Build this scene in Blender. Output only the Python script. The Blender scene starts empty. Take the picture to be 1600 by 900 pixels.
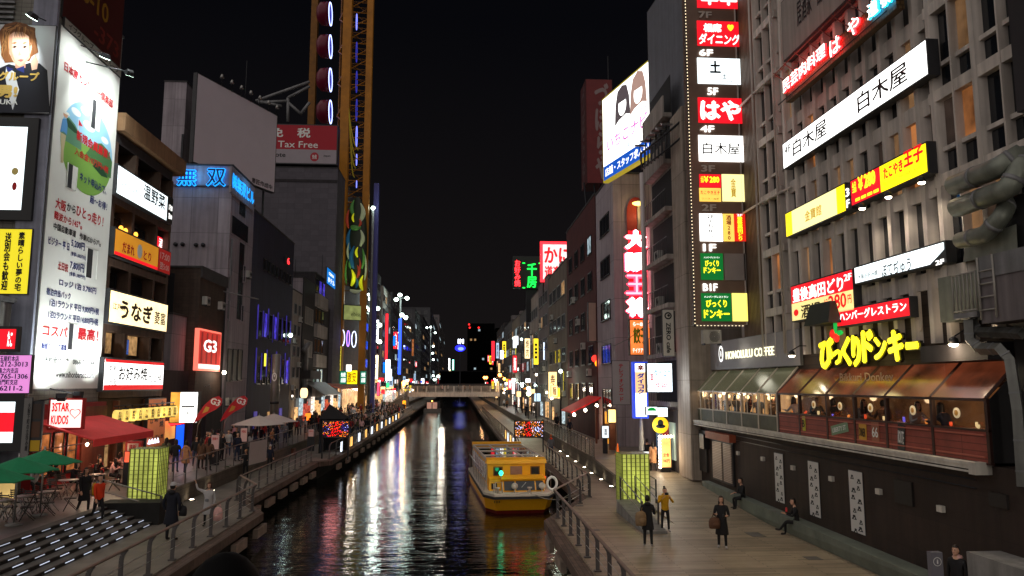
import bpy, math, random
import numpy as np
from mathutils import Vector, Matrix
from math import sin, cos, atan, radians, pi
random.seed(7)
sc = bpy.context.scene
COL = sc.collection

# ------------------------------------------------------------------ camera, world, light, exposure
EYE = 5.3                                   # metres above the lower boardwalk (z = 0); water lies at z = -1.3
FPX = 1180.0
PITCH = atan(150 / FPX); YAW = atan(85 / FPX * cos(PITCH))
cam = bpy.data.cameras.new('camera'); cam.lens = FPX / 1600 * 36; cam.sensor_width = 36; cam.clip_start = 0.2; cam.clip_end = 4000
cam_ob = bpy.data.objects.new('camera', cam); COL.objects.link(cam_ob)
cam_ob.location = (0, 0, EYE); cam_ob.rotation_euler = (pi / 2 + PITCH, 0, -YAW); sc.camera = cam_ob
SKY_UP = radians(-7)
world = bpy.data.worlds.new('World'); sc.world = world; world.use_nodes = True
wn = world.node_tree; bg = wn.nodes['Background']
sky = wn.nodes.new('ShaderNodeTexSky'); sky.sky_type = 'NISHITA'; sky.sun_disc = False
sky.sun_elevation = SKY_UP; sky.sun_rotation = radians(180)
mixc = wn.nodes.new('ShaderNodeMix'); mixc.data_type = 'RGBA'; mixc.blend_type = 'ADD'; mixc.inputs['Factor'].default_value = 1
wn.links.new(sky.outputs[0], mixc.inputs['A']); tcw = wn.nodes.new('ShaderNodeTexCoord'); spw = wn.nodes.new('ShaderNodeSeparateXYZ'); wn.links.new(tcw.outputs['Generated'], spw.inputs[0])
rmp = wn.nodes.new('ShaderNodeValToRGB'); wn.links.new(spw.outputs[2], rmp.inputs[0])        # city skyglow, warmer and stronger near the roofs
rmp.color_ramp.elements[0].position = 0.0; rmp.color_ramp.elements[0].color = (.085, .070, .070, 1); rmp.color_ramp.elements[1].position = .45; rmp.color_ramp.elements[1].color = (.020, .021, .031, 1)
wn.links.new(rmp.outputs[0], mixc.inputs['B'])
wn.links.new(mixc.outputs['Result'], bg.inputs['Color']); bg.inputs['Strength'].default_value = 0.10
sun = bpy.data.lights.new('skyglow', 'SUN'); sun.energy = 1.38; sun.angle = radians(140); sun.color = (1.0, 0.92, 0.86)
sun_ob = bpy.data.objects.new('skyglow', sun); COL.objects.link(sun_ob)
sun_ob.rotation_euler = (radians(54), 0, radians(-36))      # wide soft glow of the bright street behind and above the camera
sc.view_settings.view_transform = 'Standard'; sc.view_settings.look = 'None'
sc.view_settings.exposure = 0.0; sc.view_settings.gamma = 1.0
sc.render.engine = 'CYCLES'
cy = sc.cycles
cy.use_denoising = True; cy.max_bounces = 5; cy.diffuse_bounces = 2; cy.glossy_bounces = 3; cy.transmission_bounces = 3; cy.transparent_max_bounces = 6
cy.sample_clamp_indirect = 4.0; cy.caustics_reflective = False; cy.caustics_refractive = False
cy.use_light_tree = True

_fw = Vector((sin(YAW) * cos(PITCH), cos(YAW) * cos(PITCH), sin(PITCH)))
_rt = Vector((cos(YAW), -sin(YAW), 0)); _up = _rt.cross(_fw)
def at(px, py, X=None, Y=None, Z=None):
    """the real point that the 1600 x 900 photograph shows at a pixel, once its wall, distance or height is known"""
    d = _fw + _rt * ((px - 800) / FPX) + _up * ((450 - py) / FPX)
    t = X / d.x if X is not None else Y / d.y if Y is not None else (Z - EYE) / d.z
    return Vector((d.x * t, d.y * t, EYE + d.z * t))

# ------------------------------------------------------------------ materials
def lin(c):
    return tuple(((v / 255) / 12.92 if v / 255 <= .04045 else ((v / 255 + .055) / 1.055) ** 2.4) for v in c)
_M = {}
def mat(key, col=(.3, .3, .3), rough=.7, metal=0., em=0., emcol=None, var=.0, vscale=1.5, bump=0., bscale=20., tile=None, sample=True, spec=.4, streak=0., emvar=0., alpha=1., emscale=1.3):
    if key in _M: return _M[key]
    m = bpy.data.materials.new(key); m.use_nodes = True; nt = m.node_tree; N = nt.nodes; L = nt.links
    b = N['Principled BSDF']; col = tuple(col)[:3]
    b.inputs['Base Color'].default_value = (*col, 1); b.inputs['Roughness'].default_value = rough
    b.inputs['Metallic'].default_value = metal; b.inputs['Specular IOR Level'].default_value = spec
    if alpha < 1: b.inputs['Alpha'].default_value = alpha
    cur = None
    geo = None
    def coords():
        nonlocal geo
        if geo is None: geo = N.new('ShaderNodeNewGeometry')
        return geo.outputs['Position']
    if tile:                                        # (width, height, joint, darkness, axes) joint lines of panels, tiles, planks
        tw, th, tj, td, ax = tile
        sep = N.new('ShaderNodeSeparateXYZ'); L.new(coords(), sep.inputs[0])
        cmb = N.new('ShaderNodeCombineXYZ')
        if ax == 'wall':
            ad = N.new('ShaderNodeMath'); ad.operation = 'ADD'; L.new(sep.outputs[0], ad.inputs[0]); L.new(sep.outputs[1], ad.inputs[1])
            L.new(ad.outputs[0], cmb.inputs[0]); L.new(sep.outputs[2], cmb.inputs[1])
        else:
            i, j = {'xy': (0, 1), 'yx': (1, 0)}[ax]
            L.new(sep.outputs[i], cmb.inputs[0]); L.new(sep.outputs[j], cmb.inputs[1])
        br = N.new('ShaderNodeTexBrick'); L.new(cmb.outputs[0], br.inputs['Vector'])
        br.inputs['Scale'].default_value = 1; br.inputs['Brick Width'].default_value = tw; br.inputs['Row Height'].default_value = th
        br.inputs['Mortar Size'].default_value = tj; br.inputs['Mortar Smooth'].default_value = .2; br.inputs['Bias'].default_value = 0
        br.offset = .5 if ax != 'wall' or tw < .4 else 0
        v = .10 if td > .4 else .24
        br.inputs['Color1'].default_value = (*[min(1, c * (1 + v)) for c in col], 1); br.inputs['Color2'].default_value = (*[c * (1 - v) for c in col], 1)
        br.inputs['Mortar'].default_value = (*[c * td for c in col], 1)
        cur = br.outputs['Color']
    if var:
        nz = N.new('ShaderNodeTexNoise'); nz.inputs['Scale'].default_value = vscale; nz.inputs['Detail'].default_value = 6; nz.inputs['Roughness'].default_value = .65
        L.new(coords(), nz.inputs['Vector'])
        mr = N.new('ShaderNodeMapRange'); mr.inputs['From Min'].default_value = .3; mr.inputs['From Max'].default_value = .7
        mr.inputs['To Min'].default_value = 1 - var; mr.inputs['To Max'].default_value = 1 + var * .6
        L.new(nz.outputs[0], mr.inputs['Value'])
        mx = N.new('ShaderNodeMix'); mx.data_type = 'RGBA'; mx.blend_type = 'MULTIPLY'; mx.inputs['Factor'].default_value = 1
        if cur: L.new(cur, mx.inputs['A'])
        else: mx.inputs['A'].default_value = (*col, 1)
        L.new(mr.outputs[0], mx.inputs['B']); cur = mx.outputs['Result']
    if streak:                                      # rain streaks running down
        mp = N.new('ShaderNodeMapping'); mp.inputs['Scale'].default_value = (3.1, 3.1, .16); L.new(coords(), mp.inputs['Vector'])
        n2 = N.new('ShaderNodeTexNoise'); n2.inputs['Scale'].default_value = 1.2; n2.inputs['Detail'].default_value = 5; L.new(mp.outputs[0], n2.inputs['Vector'])
        m2 = N.new('ShaderNodeMapRange'); m2.inputs['From Min'].default_value = .35; m2.inputs['From Max'].default_value = .65
        m2.inputs['To Min'].default_value = 1 - streak; m2.inputs['To Max'].default_value = 1.05; L.new(n2.outputs[0], m2.inputs['Value'])
        mx = N.new('ShaderNodeMix'); mx.data_type = 'RGBA'; mx.blend_type = 'MULTIPLY'; mx.inputs['Factor'].default_value = 1
        if cur: L.new(cur, mx.inputs['A'])
        else: mx.inputs['A'].default_value = (*col, 1)
        L.new(m2.outputs[0], mx.inputs['B']); cur = mx.outputs['Result']
    if cur: L.new(cur, b.inputs['Base Color'])
    if bump:
        nb = N.new('ShaderNodeTexNoise'); nb.inputs['Scale'].default_value = bscale; nb.inputs['Detail'].default_value = 4; L.new(coords(), nb.inputs['Vector'])
        bp = N.new('ShaderNodeBump'); bp.inputs['Strength'].default_value = bump; bp.inputs['Distance'].default_value = .02
        L.new(nb.outputs[0], bp.inputs['Height']); L.new(bp.outputs[0], b.inputs['Normal'])
    if em:
        b.inputs['Emission Color'].default_value = (*(emcol or col), 1); b.inputs['Emission Strength'].default_value = em
        if emvar:
            ne = N.new('ShaderNodeTexNoise'); ne.inputs['Scale'].default_value = emscale; ne.inputs['Detail'].default_value = 4; L.new(coords(), ne.inputs['Vector'])
            me_ = N.new('ShaderNodeMapRange'); me_.inputs['From Min'].default_value = .3 if emvar < .985 else .47; me_.inputs['From Max'].default_value = .7
            me_.inputs['To Min'].default_value = em * (1 - emvar); me_.inputs['To Max'].default_value = em * (1 + emvar); L.new(ne.outputs[0], me_.inputs['Value'])
            L.new(me_.outputs[0], b.inputs['Emission Strength'])
        if not sample: m.cycles.emission_sampling = 'NONE'
    _M[key] = m
    return m
def lit(key, rgb, s=1.0, sample=True, emvar=0., emscale=1.3):    # a backlit sheet, lamp or neon tube
    c = lin(rgb); dim = key.split('_')[0] in ('window', 'slot', 'diner', 'cafe', 'shop')      # rooms behind panes: the pane itself is dark
    return mat('lit_' + key, (.015, .013, .012) if dim else tuple(min(.8, v) for v in c), .08 if dim else .5, em=s, emcol=c, sample=sample, emvar=emvar, emscale=emscale)
def paint(key, rgb, rough=.55, **k): return mat('paint_' + key, lin(rgb), rough, **k)

WHITE_L = lit('white', (250, 250, 246), 2.6, emvar=.12); COLD_L = lit('cold', (226, 240, 244), 2.0, emvar=.10)
WARM_L = lit('warm', (255, 226, 170), 1.9, emvar=.15); YEL_L = lit('yellow', (255, 226, 20), 1.5, emvar=.08)
RED_L = lit('red', (222, 18, 34), 1.25, emvar=.1); GRN_L = lit('green', (0, 140, 52), .9); ORG_L = lit('orange', (246, 140, 26), .8)
NEON_R = lit('neon_red', (255, 40, 46), 5.0, False); NEON_W = lit('neon_white', (255, 238, 225), 3.2, False)
NEON_C = lit('neon_cyan', (40, 200, 255), 4.0, False); NEON_B = lit('neon_blue', (0, 110, 255), 2.0); NEON_G = lit('neon_green', (20, 235, 70), 2.6, False)
NEON_PINK = lit('neon_pink', (255, 60, 90), 3.0)
BULB = lit('bulb', (255, 236, 205), 22., False); BULB_C = lit('bulb_cold', (226, 255, 240), 15., False); BULB_O = lit('bulb_orange', (255, 150, 60), 16., False)
INK = mat('ink_black', (.012, .012, .014), .6); INK_N = mat('ink_navy', lin((30, 42, 110)), .6); INK_R = mat('ink_red', lin((196, 20, 34)), .6)
INK_W = mat('ink_white', (.8, .8, .78), .6); INK_LW = lit('letter_white', (255, 255, 250), 1.5, False); INK_LY = lit('letter_yellow', (255, 236, 40), 1.5, False); INK_LR = lit('letter_red', (232, 22, 30), .9, False)
DARKMETAL = mat('dark_metal', (.035, .035, .04), .45, .6, var=.2); STEEL = mat('steel', (.33, .32, .31), .38, .8, var=.2, bump=.05)
CASING = mat('sign_casing', (.045, .045, .05), .5, .3, var=.2)
GREYM = mat('grey_metal', (.22, .22, .23), .5, .3, var=.25, streak=.25)
GLASS = mat('dark_glass', (.012, .014, .018), .06, spec=.6); BLIND = mat('window_blind', (.16, .15, .14), .5, var=.2)
RAIL = mat('handrail_paint', (.24, .17, .14), .45, .2, var=.25); POST = mat('post_paint', (.10, .09, .09), .55, .3, var=.3)
CONC = mat('concrete', (.26, .25, .24), .85, var=.25, vscale=.9, bump=.25, streak=.3)
def window_lit(key, rgb, s, v=.7): return lit('window_' + key, rgb, s, False, v, 2.2)
WIN_W = window_lit('warm', (255, 196, 130), .36); WIN_O = window_lit('orange', (255, 150, 80), .34); WIN_C = window_lit('cool', (200, 225, 235), .6); WIN_V = window_lit('violet', (88, 70, 240), .6)

# ------------------------------------------------------------------ objects
def tag(o, label=None, cat=None, group=None, kind=None):
    if label: o['label'] = label
    if cat: o['category'] = cat
    if group: o['group'] = group
    if kind: o['kind'] = kind
    return o
def thing(name, label, cat, loc=(0, 0, 0), group=None):
    o = bpy.data.objects.new(name, None); o.empty_display_size = .3; COL.objects.link(o); o.location = loc
    return tag(o, label, cat, group)
def wloc(o):
    v = Vector((0, 0, 0))
    while o is not None: v += o.location; o = o.parent
    return v
def copy_tree(o, parent=None):
    c = o.copy(); COL.objects.link(c); c.parent = parent
    for ch in list(o.children): copy_tree(ch, c)
    return c
def dup(root, loc, rz=0, label=None, group=None, s=None):
    c = copy_tree(root); c.location = loc; c.rotation_euler = (0, 0, rz)
    if s: c.scale = (s, s, s)
    if label: c['label'] = label
    if group: c['group'] = group
    return c

class MB:
    """collects boxes, tubes, sheets into ONE mesh object"""
    def __init__(s, T=None): s.v = []; s.f = []; s.m = []; s.sm = []; s.mats = []; s.T = T
    def mi(s, m):
        if m not in s.mats: s.mats.append(m)
        return s.mats.index(m)
    def add(s, vs, fs, m, smooth=False):
        k = len(s.v); T = s.T; i = s.mi(m)
        s.v += [tuple(T @ Vector(v)) if T else tuple(v) for v in vs]
        for f in fs: s.f.append([q + k for q in f]); s.m.append(i); s.sm.append(smooth)
        return s
    def hexa(s, p, m):    # p: 4 bottom points counterclockwise from above, then 4 top points
        return s.add(p, [(3, 2, 1, 0), (4, 5, 6, 7), (0, 1, 5, 4), (1, 2, 6, 5), (2, 3, 7, 6), (3, 0, 4, 7)], m)
    def box(s, x0, x1, y0, y1, z0, z1, m):
        x0, x1 = min(x0, x1), max(x0, x1); y0, y1 = min(y0, y1), max(y0, y1); z0, z1 = min(z0, z1), max(z0, z1)
        return s.hexa([(x0, y0, z0), (x1, y0, z0), (x1, y1, z0), (x0, y1, z0), (x0, y0, z1), (x1, y0, z1), (x1, y1, z1), (x0, y1, z1)], m)
    def cbox(s, c, d, m): return s.box(c[0] - d[0] / 2, c[0] + d[0] / 2, c[1] - d[1] / 2, c[1] + d[1] / 2, c[2] - d[2] / 2, c[2] + d[2] / 2, m)
    def quad(s, a, b, c, d, m): return s.add([a, b, c, d], [(0, 1, 2, 3)], m)
    def rb(s, R, a0, a1, b0, b1, d0, d1, m):   # box on a sign's rectangle, in fractions; d along its normal in metres
        p = [R.pt(a, b, d) for (a, b, d) in ((a0, b0, d0), (a1, b0, d0), (a1, b0, d1), (a0, b0, d1), (a0, b1, d0), (a1, b1, d0), (a1, b1, d1), (a0, b1, d1))]
        # u x up = -n, so go round the other way
        return s.hexa([p[3], p[2], p[1], p[0], p[7], p[6], p[5], p[4]], m)
    def tube(s, pts, r, m, n=8, caps=True, closed=False):
        pts = [Vector(p) for p in pts]; k = len(pts); rs = r if isinstance(r, (list, tuple)) else [r] * k
        vs = []; ref = None
        for i, p in enumerate(pts):
            if closed: t = pts[(i + 1) % k] - pts[i - 1]
            else: t = (pts[min(i + 1, k - 1)] - pts[max(i - 1, 0)])
            t.normalize()
            if ref is None: ref = Vector((0, 0, 1)) if abs(t.z) < .9 else Vector((1, 0, 0))
            a = t.cross(ref)
            if a.length < 1e-4: a = t.cross(Vector((0, 1, 0)))
            a.normalize(); b = a.cross(t); ref = b
            for j in range(n):
                q = 2 * pi * j / n; vs.append(p + (a * cos(q) + b * sin(q)) * rs[i])
        fs = []
        for i in range(k if closed else k - 1):
            for j in range(n):
                i2 = (i + 1) % k; fs.append((i * n + j, i * n + (j + 1) % n, i2 * n + (j + 1) % n, i2 * n + j))
        if caps and not closed: fs += [tuple(range(n))[::-1], tuple((k - 1) * n + j for j in range(n))]
        return s.add(vs, fs, m, n > 4)
    def bar(s, a, b, w, m): return s.tube([a, b], w * .7071, m, 4)
    def lathe(s, prof, c, m, n=14, sx=1, sy=1):
        vs = []; fs = []; k = len(prof)
        for (r, z) in prof:
            for j in range(n): q = 2 * pi * j / n; vs.append((c[0] + r * cos(q) * sx, c[1] + r * sin(q) * sy, c[2] + z))
        for i in range(k - 1):
            for j in range(n): fs.append((i * n + j, i * n + (j + 1) % n, (i + 1) * n + (j + 1) % n, (i + 1) * n + j))
        fs += [tuple(range(n))[::-1], tuple((k - 1) * n + j for j in range(n))]
        return s.add(vs, fs, m, True)
    def ell(s, c, r, m, nu=10, nv=7, keep=None):
        vs = []; fs = []
        for i in range(nv + 1):
            th = pi * i / nv
            for j in range(nu): q = 2 * pi * j / nu; vs.append((c[0] + r[0] * sin(th) * cos(q), c[1] + r[1] * sin(th) * sin(q), c[2] - r[2] * cos(th)))
        for i in range(nv):
            for j in range(nu):
                f = (i * nu + j, i * nu + (j + 1) % nu, (i + 1) * nu + (j + 1) % nu, (i + 1) * nu + j)
                if keep:
                    g = sum((Vector(vs[q]) for q in f), Vector()) / 4 - Vector(c)
                    if not keep(g.x / r[0], g.y / r[1], g.z / r[2]): continue
                fs.append(f)
        return s.add(vs, fs, m, True)
    def prism(s, poly, z0, z1, m):    # poly: counterclockwise seen from above
        n = len(poly); vs = [(x, y, z0) for x, y in poly] + [(x, y, z1) for x, y in poly]
        fs = [tuple(range(n))[::-1], tuple(range(n, 2 * n))] + [(i, (i + 1) % n, n + (i + 1) % n, n + i) for i in range(n)]
        return s.add(vs, fs, m)
    def build(s, name, parent=None, smooth=None, local=False):
        me = bpy.data.meshes.new(name)
        off = Vector((0, 0, 0)) if (local or parent is None) else wloc(parent)
        me.from_pydata([(x - off.x, y - off.y, z - off.z) for x, y, z in s.v] if off.length else s.v, [], s.f)
        for m in s.mats: me.materials.append(m)
        me.polygons.foreach_set('material_index', s.m); me.polygons.foreach_set('use_smooth', s.sm); me.update()
        o = bpy.data.objects.new(name, me); COL.objects.link(o); o.parent = parent
        return o
def B(name, parent, x0, x1, y0, y1, z0, z1, m, **k): return MB().box(x0, x1, y0, y1, z0, z1, m).build(name, parent, **k)

class Rect:
    def __init__(s, o, u, n, w, h): s.o = Vector(o); s.u = Vector(u); s.n = Vector(n); s.w = w; s.h = h
    def pt(s, a, b, d=0.): return s.o + s.u * ((a - .5) * s.w) + Vector((0, 0, 1)) * ((b - .5) * s.h) + s.n * d
    def sub(s, a0, a1, b0, b1, d=0.): return Rect(s.pt((a0 + a1) / 2, (b0 + b1) / 2, d), s.u, s.n, s.w * (a1 - a0), s.h * (b1 - b0))
def RX(X, pl, pr, tl, bl, tr=None, br=None):        # a sign parallel to the canal: pixel edges left, right, top and bottom at the left (and right)
    t = at(pl, tl, X=X); b = at(pl, bl, X=X); z1, z0, y0 = t.z, b.z, (t.y + b.y) / 2
    if tr is not None:
        t2 = at(pr, tr, X=X); b2 = at(pr, br, X=X); y1 = (t2.y + b2.y) / 2; z1 = (z1 + t2.z) / 2; z0 = (z0 + b2.z) / 2
    else: y1 = at(pr, 600 + (tl + bl - 1200) / 2 * (pr - 715) / (pl - 715), X=X).y
    sgn = 1 if X < 0 else -1
    return Rect((X, (y0 + y1) / 2, (z0 + z1) / 2), (0, sgn, 0), (sgn, 0, 0), abs(y1 - y0), z1 - z0)
def RY(Y, pl, pr, t, b):                            # a sign that faces the camera bridge
    a = at(pl, t, Y=Y); c = at(pr, b, Y=Y); a2 = at(pl, b, Y=Y); c2 = at(pr, t, Y=Y)
    x0 = (a.x + a2.x) / 2; x1 = (c.x + c2.x) / 2
    return Rect(((x0 + x1) / 2, Y, (a.z + c.z) / 2), (1, 0, 0), (0, -1, 0), x1 - x0, a.z - c.z)

# ---- lettering: Blender's own font turned into meshes
_ts = bpy.data.scenes.new('lettering_workshop'); _TC = {}
def glyphs(body, bold=.02, vert=False, shear=0.):
    key = (body, bold, vert, shear)
    if key not in _TC:
        c = bpy.data.curves.new('t', 'FONT'); c.body = '\n'.join(body) if vert else body; c.size = 1; c.offset = 0; c.resolution_u = 2; c.shear = shear
        c.align_x = 'CENTER' if (vert or '\n' in body) else 'LEFT'; c.space_line = .95
        o = bpy.data.objects.new('t', c); _ts.collection.objects.link(o)
        vl = _ts.view_layers[0]; vl.update(); dg = vl.depsgraph; dg.update()
        me = bpy.data.meshes.new_from_object(o.evaluated_get(dg))
        co = np.empty(len(me.vertices) * 3, np.float32); me.vertices.foreach_get('co', co); co = co.reshape(-1, 3)[:, :2]
        fs = [tuple(p.vertices) for p in me.polygons]; n0 = len(co); zz = np.zeros(n0); f0 = list(fs)
        if bold > 0:                                # heavier strokes: the same sheet laid again, nudged, a hair in front
            c0 = co
            for q, (ox, oy) in enumerate(((bold, 0), (-bold, 0), (0, bold * .8), (0, -bold * .8))):
                co = np.concatenate([co, c0 + np.array([[ox, oy]])]); zz = np.concatenate([zz, np.full(n0, .0012 * (q + 1))])
                fs = fs + [tuple(v + n0 * (q + 1) for v in f) for f in f0]
        lo, hi = co.min(0), co.max(0)
        _TC[key] = ((co - (lo + hi) / 2) / (hi - lo), fs, (hi - lo)[0] / (hi - lo)[1], zz)
        bpy.data.objects.remove(o); bpy.data.curves.remove(c); bpy.data.meshes.remove(me)
    return _TC[key]
def letter(R, parent, body, a, b, w, h, m, d=.012, bold=.02, vert=False, shear=0., name='lettering', rot=0., keep=False, thick=0.):
    co, fs, asp, zz = glyphs(body, bold, vert, shear)
    W, Hh = R.w * w, R.h * h
    if keep:
        if W / Hh > asp: W = Hh * asp
        else: Hh = W / asp
    off = wloc(parent) if parent else Vector()
    c0 = R.pt(a, b, d) - off; P = co * np.array([W, Hh])
    if rot: P = P @ np.array([[cos(rot), sin(rot)], [-sin(rot), cos(rot)]])
    V = np.array(c0)[None] + P[:, :1] * np.array(R.u)[None] + P[:, 1:] * np.array((0, 0, 1.))[None]
    V = V + zz[:, None] * np.array(R.n)[None]
    me = bpy.data.meshes.new(name); V2 = V; F2 = fs
    if thick:
        n = len(V); V2 = np.concatenate([V, V - np.array(R.n)[None] * thick])
        cnt = {}
        for f in fs:
            for i in range(len(f)): e = (f[i], f[(i + 1) % len(f)]); cnt[e] = 1
        F2 = list(fs) + [(e[0], e[0] + n, e[1] + n, e[1]) for e in cnt if (e[1], e[0]) not in cnt]
    me.from_pydata(V2.tolist(), [], F2); me.materials.append(m); me.update()
    o = bpy.data.objects.new(name, me); COL.objects.link(o); o.parent = parent
    return o

def sign(name, label, R, face, texts=(), casing=CASING, depth=.22, rim=.05, group=None, cat='sign', panels=None):
    """a box sign: casing, lit or painted face, lettering. texts: (body, a, b, w, h, material, options)"""
    t = thing(name, label, cat, R.pt(.5, 0), group)
    ra, rbm = rim / R.w, rim / R.h
    MB().rb(R, -ra, 1 + ra, -rbm, 1 + rbm, -depth, -.012, casing).build('casing', t)
    if panels:
        for (a0, a1, b0, b1, m) in panels: MB().rb(R, a0, a1, b0, b1, -.01, 0, m).build('face_panel', t)
    else: MB().rb(R, 0, 1, 0, 1, -.01, 0, face).build('face_panel', t)
    for tx in texts:
        k = tx[6] if len(tx) > 6 else {}
        letter(R, t, *tx[:6], **k)
    return t
def frame_bars(R, m, w=.05, d=.04):
    mb = MB(); a, b = w / R.w, w / R.h
    mb.rb(R, 0, 1, 0, b, 0, d, m); mb.rb(R, 0, 1, 1 - b, 1, 0, d, m); mb.rb(R, 0, a, b, 1 - b, 0, d, m); mb.rb(R, 1 - a, 1, b, 1 - b, 0, d, m)
    return mb
def point(name, loc, watts, col=(1, .85, .7), r=.08):
    l = bpy.data.lights.new(name, 'POINT'); l.energy = watts; l.color = col; l.shadow_soft_size = r
    o = bpy.data.objects.new(name, l); COL.objects.link(o); o.location = loc; return o
def spot(name, loc, to, watts, ang, col=(1, 1, 1), blend=.8, r=.1):
    l = bpy.data.lights.new(name, 'SPOT'); l.energy = watts; l.color = col; l.spot_size = radians(ang); l.spot_blend = blend; l.shadow_soft_size = r
    o = bpy.data.objects.new(name, l); COL.objects.link(o); o.location = loc
    o.rotation_euler = (Vector(to) - Vector(loc)).to_track_quat('-Z', 'Y').to_euler(); return o

# ---- windows: frame and glass on a wall; copies share their mesh, a lit one gets a lit pane
_WM = {}
def window_mesh(w, h, nx, ny, fm, gm, face, name):
    key = (round(w, 2), round(h, 2), nx, ny, fm.name, gm.name, face)
    if key not in _WM:
        R = Rect((0, 0, 0), {'E': (0, 1, 0), 'W': (0, -1, 0), 'S': (1, 0, 0)}[face], {'E': (1, 0, 0), 'W': (-1, 0, 0), 'S': (0, -1, 0)}[face], w, h)
        mb = frame_bars(R, fm, .07, .07); mb.mi(gm)
        for i in range(1, nx): mb.rb(R, i / nx - .02 / w, i / nx + .02 / w, .07 / h, 1 - .07 / h, 0, .05, fm)
        for j in range(1, ny): mb.rb(R, .07 / w, 1 - .07 / w, j / ny - .02 / h, j / ny + .02 / h, 0, .045, fm)
        mb.rb(R, .03 / w, 1 - .03 / w, .03 / h, 1 - .03 / h, .004, .02, gm)
        mb.rb(R, -.05 / w, 1 + .05 / w, -.06 / h, 0, 0, .12, fm)
        o = mb.build(name); _WM[key] = o.data; bpy.data.objects.remove(o)
    return _WM[key]
def put_window(parent, pos, w, h, nx=2, ny=1, fm=GREYM, gm=GLASS, face='E', lit_m=None, name='window'):
    me = window_mesh(w, h, nx, ny, fm, gm, face, name)
    o = bpy.data.objects.new(name, me); COL.objects.link(o); o.parent = parent; o.location = Vector(pos) - wloc(parent)
    if lit_m:
        i = [s.material for s in o.material_slots].index(gm)
        o.material_slots[i].link = 'OBJECT'; o.material_slots[i].material = lit_m
    return o
# ------------------------------------------------------------------ the setting: water, boardwalks, promenades, steps
WZ = -1.3; UL = 0.70; UR = 0.80
def water_mat():
    m = bpy.data.materials.new('canal_water'); m.use_nodes = True; N = m.node_tree.nodes; L = m.node_tree.links; b = N['Principled BSDF']
    b.inputs['Base Color'].default_value = (.006, .007, .005, 1); b.inputs['Roughness'].default_value = .035; b.inputs['IOR'].default_value = 1.45; b.inputs['Specular IOR Level'].default_value = .9
    g = N.new('ShaderNodeNewGeometry'); mp = N.new('ShaderNodeMapping'); mp.inputs['Scale'].default_value = (.55, 1.5, 1); L.new(g.outputs['Position'], mp.inputs['Vector'])
    n1 = N.new('ShaderNodeTexNoise'); n1.inputs['Scale'].default_value = 2.1; n1.inputs['Detail'].default_value = 4; n1.inputs['Roughness'].default_value = .6; n1.inputs['Distortion'].default_value = .6; L.new(mp.outputs[0], n1.inputs['Vector'])
    n2 = N.new('ShaderNodeTexNoise'); n2.inputs['Scale'].default_value = .35; n2.inputs['Detail'].default_value = 2; L.new(mp.outputs[0], n2.inputs['Vector'])
    ad = N.new('ShaderNodeMath'); ad.operation = 'MULTIPLY_ADD'; ad.inputs[1].default_value = 2.6; L.new(n2.outputs[0], ad.inputs[0]); L.new(n1.outputs[0], ad.inputs[2])
    bp = N.new('ShaderNodeBump'); bp.inputs['Strength'].default_value = .25; bp.inputs['Distance'].default_value = .085; L.new(ad.outputs[0], bp.inputs['Height']); L.new(bp.outputs[0], b.inputs['Normal'])
    return m
WATER = water_mat()
tag(MB().quad((-60, -30, WZ), (60, -30, WZ), (60, 1500, WZ), (-60, 1500, WZ), WATER).build('canal_water'), kind='structure')
tag(MB().quad((-1500, -200, WZ - 1.2), (1500, -200, WZ - 1.2), (1500, 3000, WZ - 1.2), (-1500, 3000, WZ - 1.2), mat('canal_bed', (.05, .05, .045), .9)).build('ground'), kind='structure')
DECK = mat('deck_boards', lin((150, 135, 114)), .5, var=.36, vscale=.45, tile=(2.6, .145, .011, .30, 'xy'), bump=.15, bscale=30)
DECKL = mat('deck_stone', lin((120, 112, 102)), .6, var=.34, vscale=.6, tile=(.9, .45, .006, .6, 'yx'), bump=.15)
KERB = mat('quay_kerb_wood', lin((104, 86, 76)), .8, var=.4, vscale=2.5, tile=(.9, .14, .01, .4, 'yx'), bump=.3)
PAVE = mat('promenade_paving', lin((112, 106, 102)), .45, var=.36, vscale=.5, tile=(.6, .3, .006, .6, 'xy'), bump=.12)
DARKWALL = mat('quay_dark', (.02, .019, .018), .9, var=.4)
STONE = mat('wall_stone', lin((88, 80, 70)), .85, var=.3, vscale=1.2, tile=(.6, .3, .012, .5, 'wall'), bump=.3)
def deck(name, edge, outer, z0, z1, m):      # edge: list of (x, y); outer: far x
    poly = edge + [(outer, edge[-1][1]), (outer, edge[0][1])]
    if outer < edge[0][0]: pass
    else: poly = poly[::-1]
    return tag(MB().prism(poly, z0, z1, m).build(name), kind='structure')
LE = [(-8.05, 3), (-8.05, 33.2), (-9.55, 36.4), (-9.55, 54), (-8.75, 55), (-8.4, 150), (-8.0, 420)]
RE = [(3.45, 3), (3.45, 30.6), (5.75, 36.2), (5.75, 54.5), (4.25, 56.5), (4.25, 150), (5.2, 420)]
deck('left_boardwalk', [(x - .42, y) for x, y in LE], -13.6, -.32, 0, DECKL)
deck('right_boardwalk', [(x + .42, y) for x, y in RE], 9.0, -.32, 0, DECK)
for nm, ed, sg in (('left_quay_kerb', LE, -1), ('right_quay_kerb', RE, 1)):
    poly = ed + [(x + sg * .415, y) for x, y in ed[::-1]]
    if sg > 0: poly = poly[::-1]
    tag(MB().prism(poly, -.36, -.05, KERB).build(nm), kind='structure')
    pw = [(x + sg * 1.0, y) for x, y in ed] + [(x + sg * 3.0, y) for x, y in ed[::-1]]
    if sg > 0: pw = pw[::-1]
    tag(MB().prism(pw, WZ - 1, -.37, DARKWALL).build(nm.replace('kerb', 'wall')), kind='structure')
RB = tag(MB().prism([(9.0, 3), (14, 3), (14, 29), (9.0, 29)], -.32, 0, DECK).build('right_boardwalk'), kind='structure')
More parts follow.
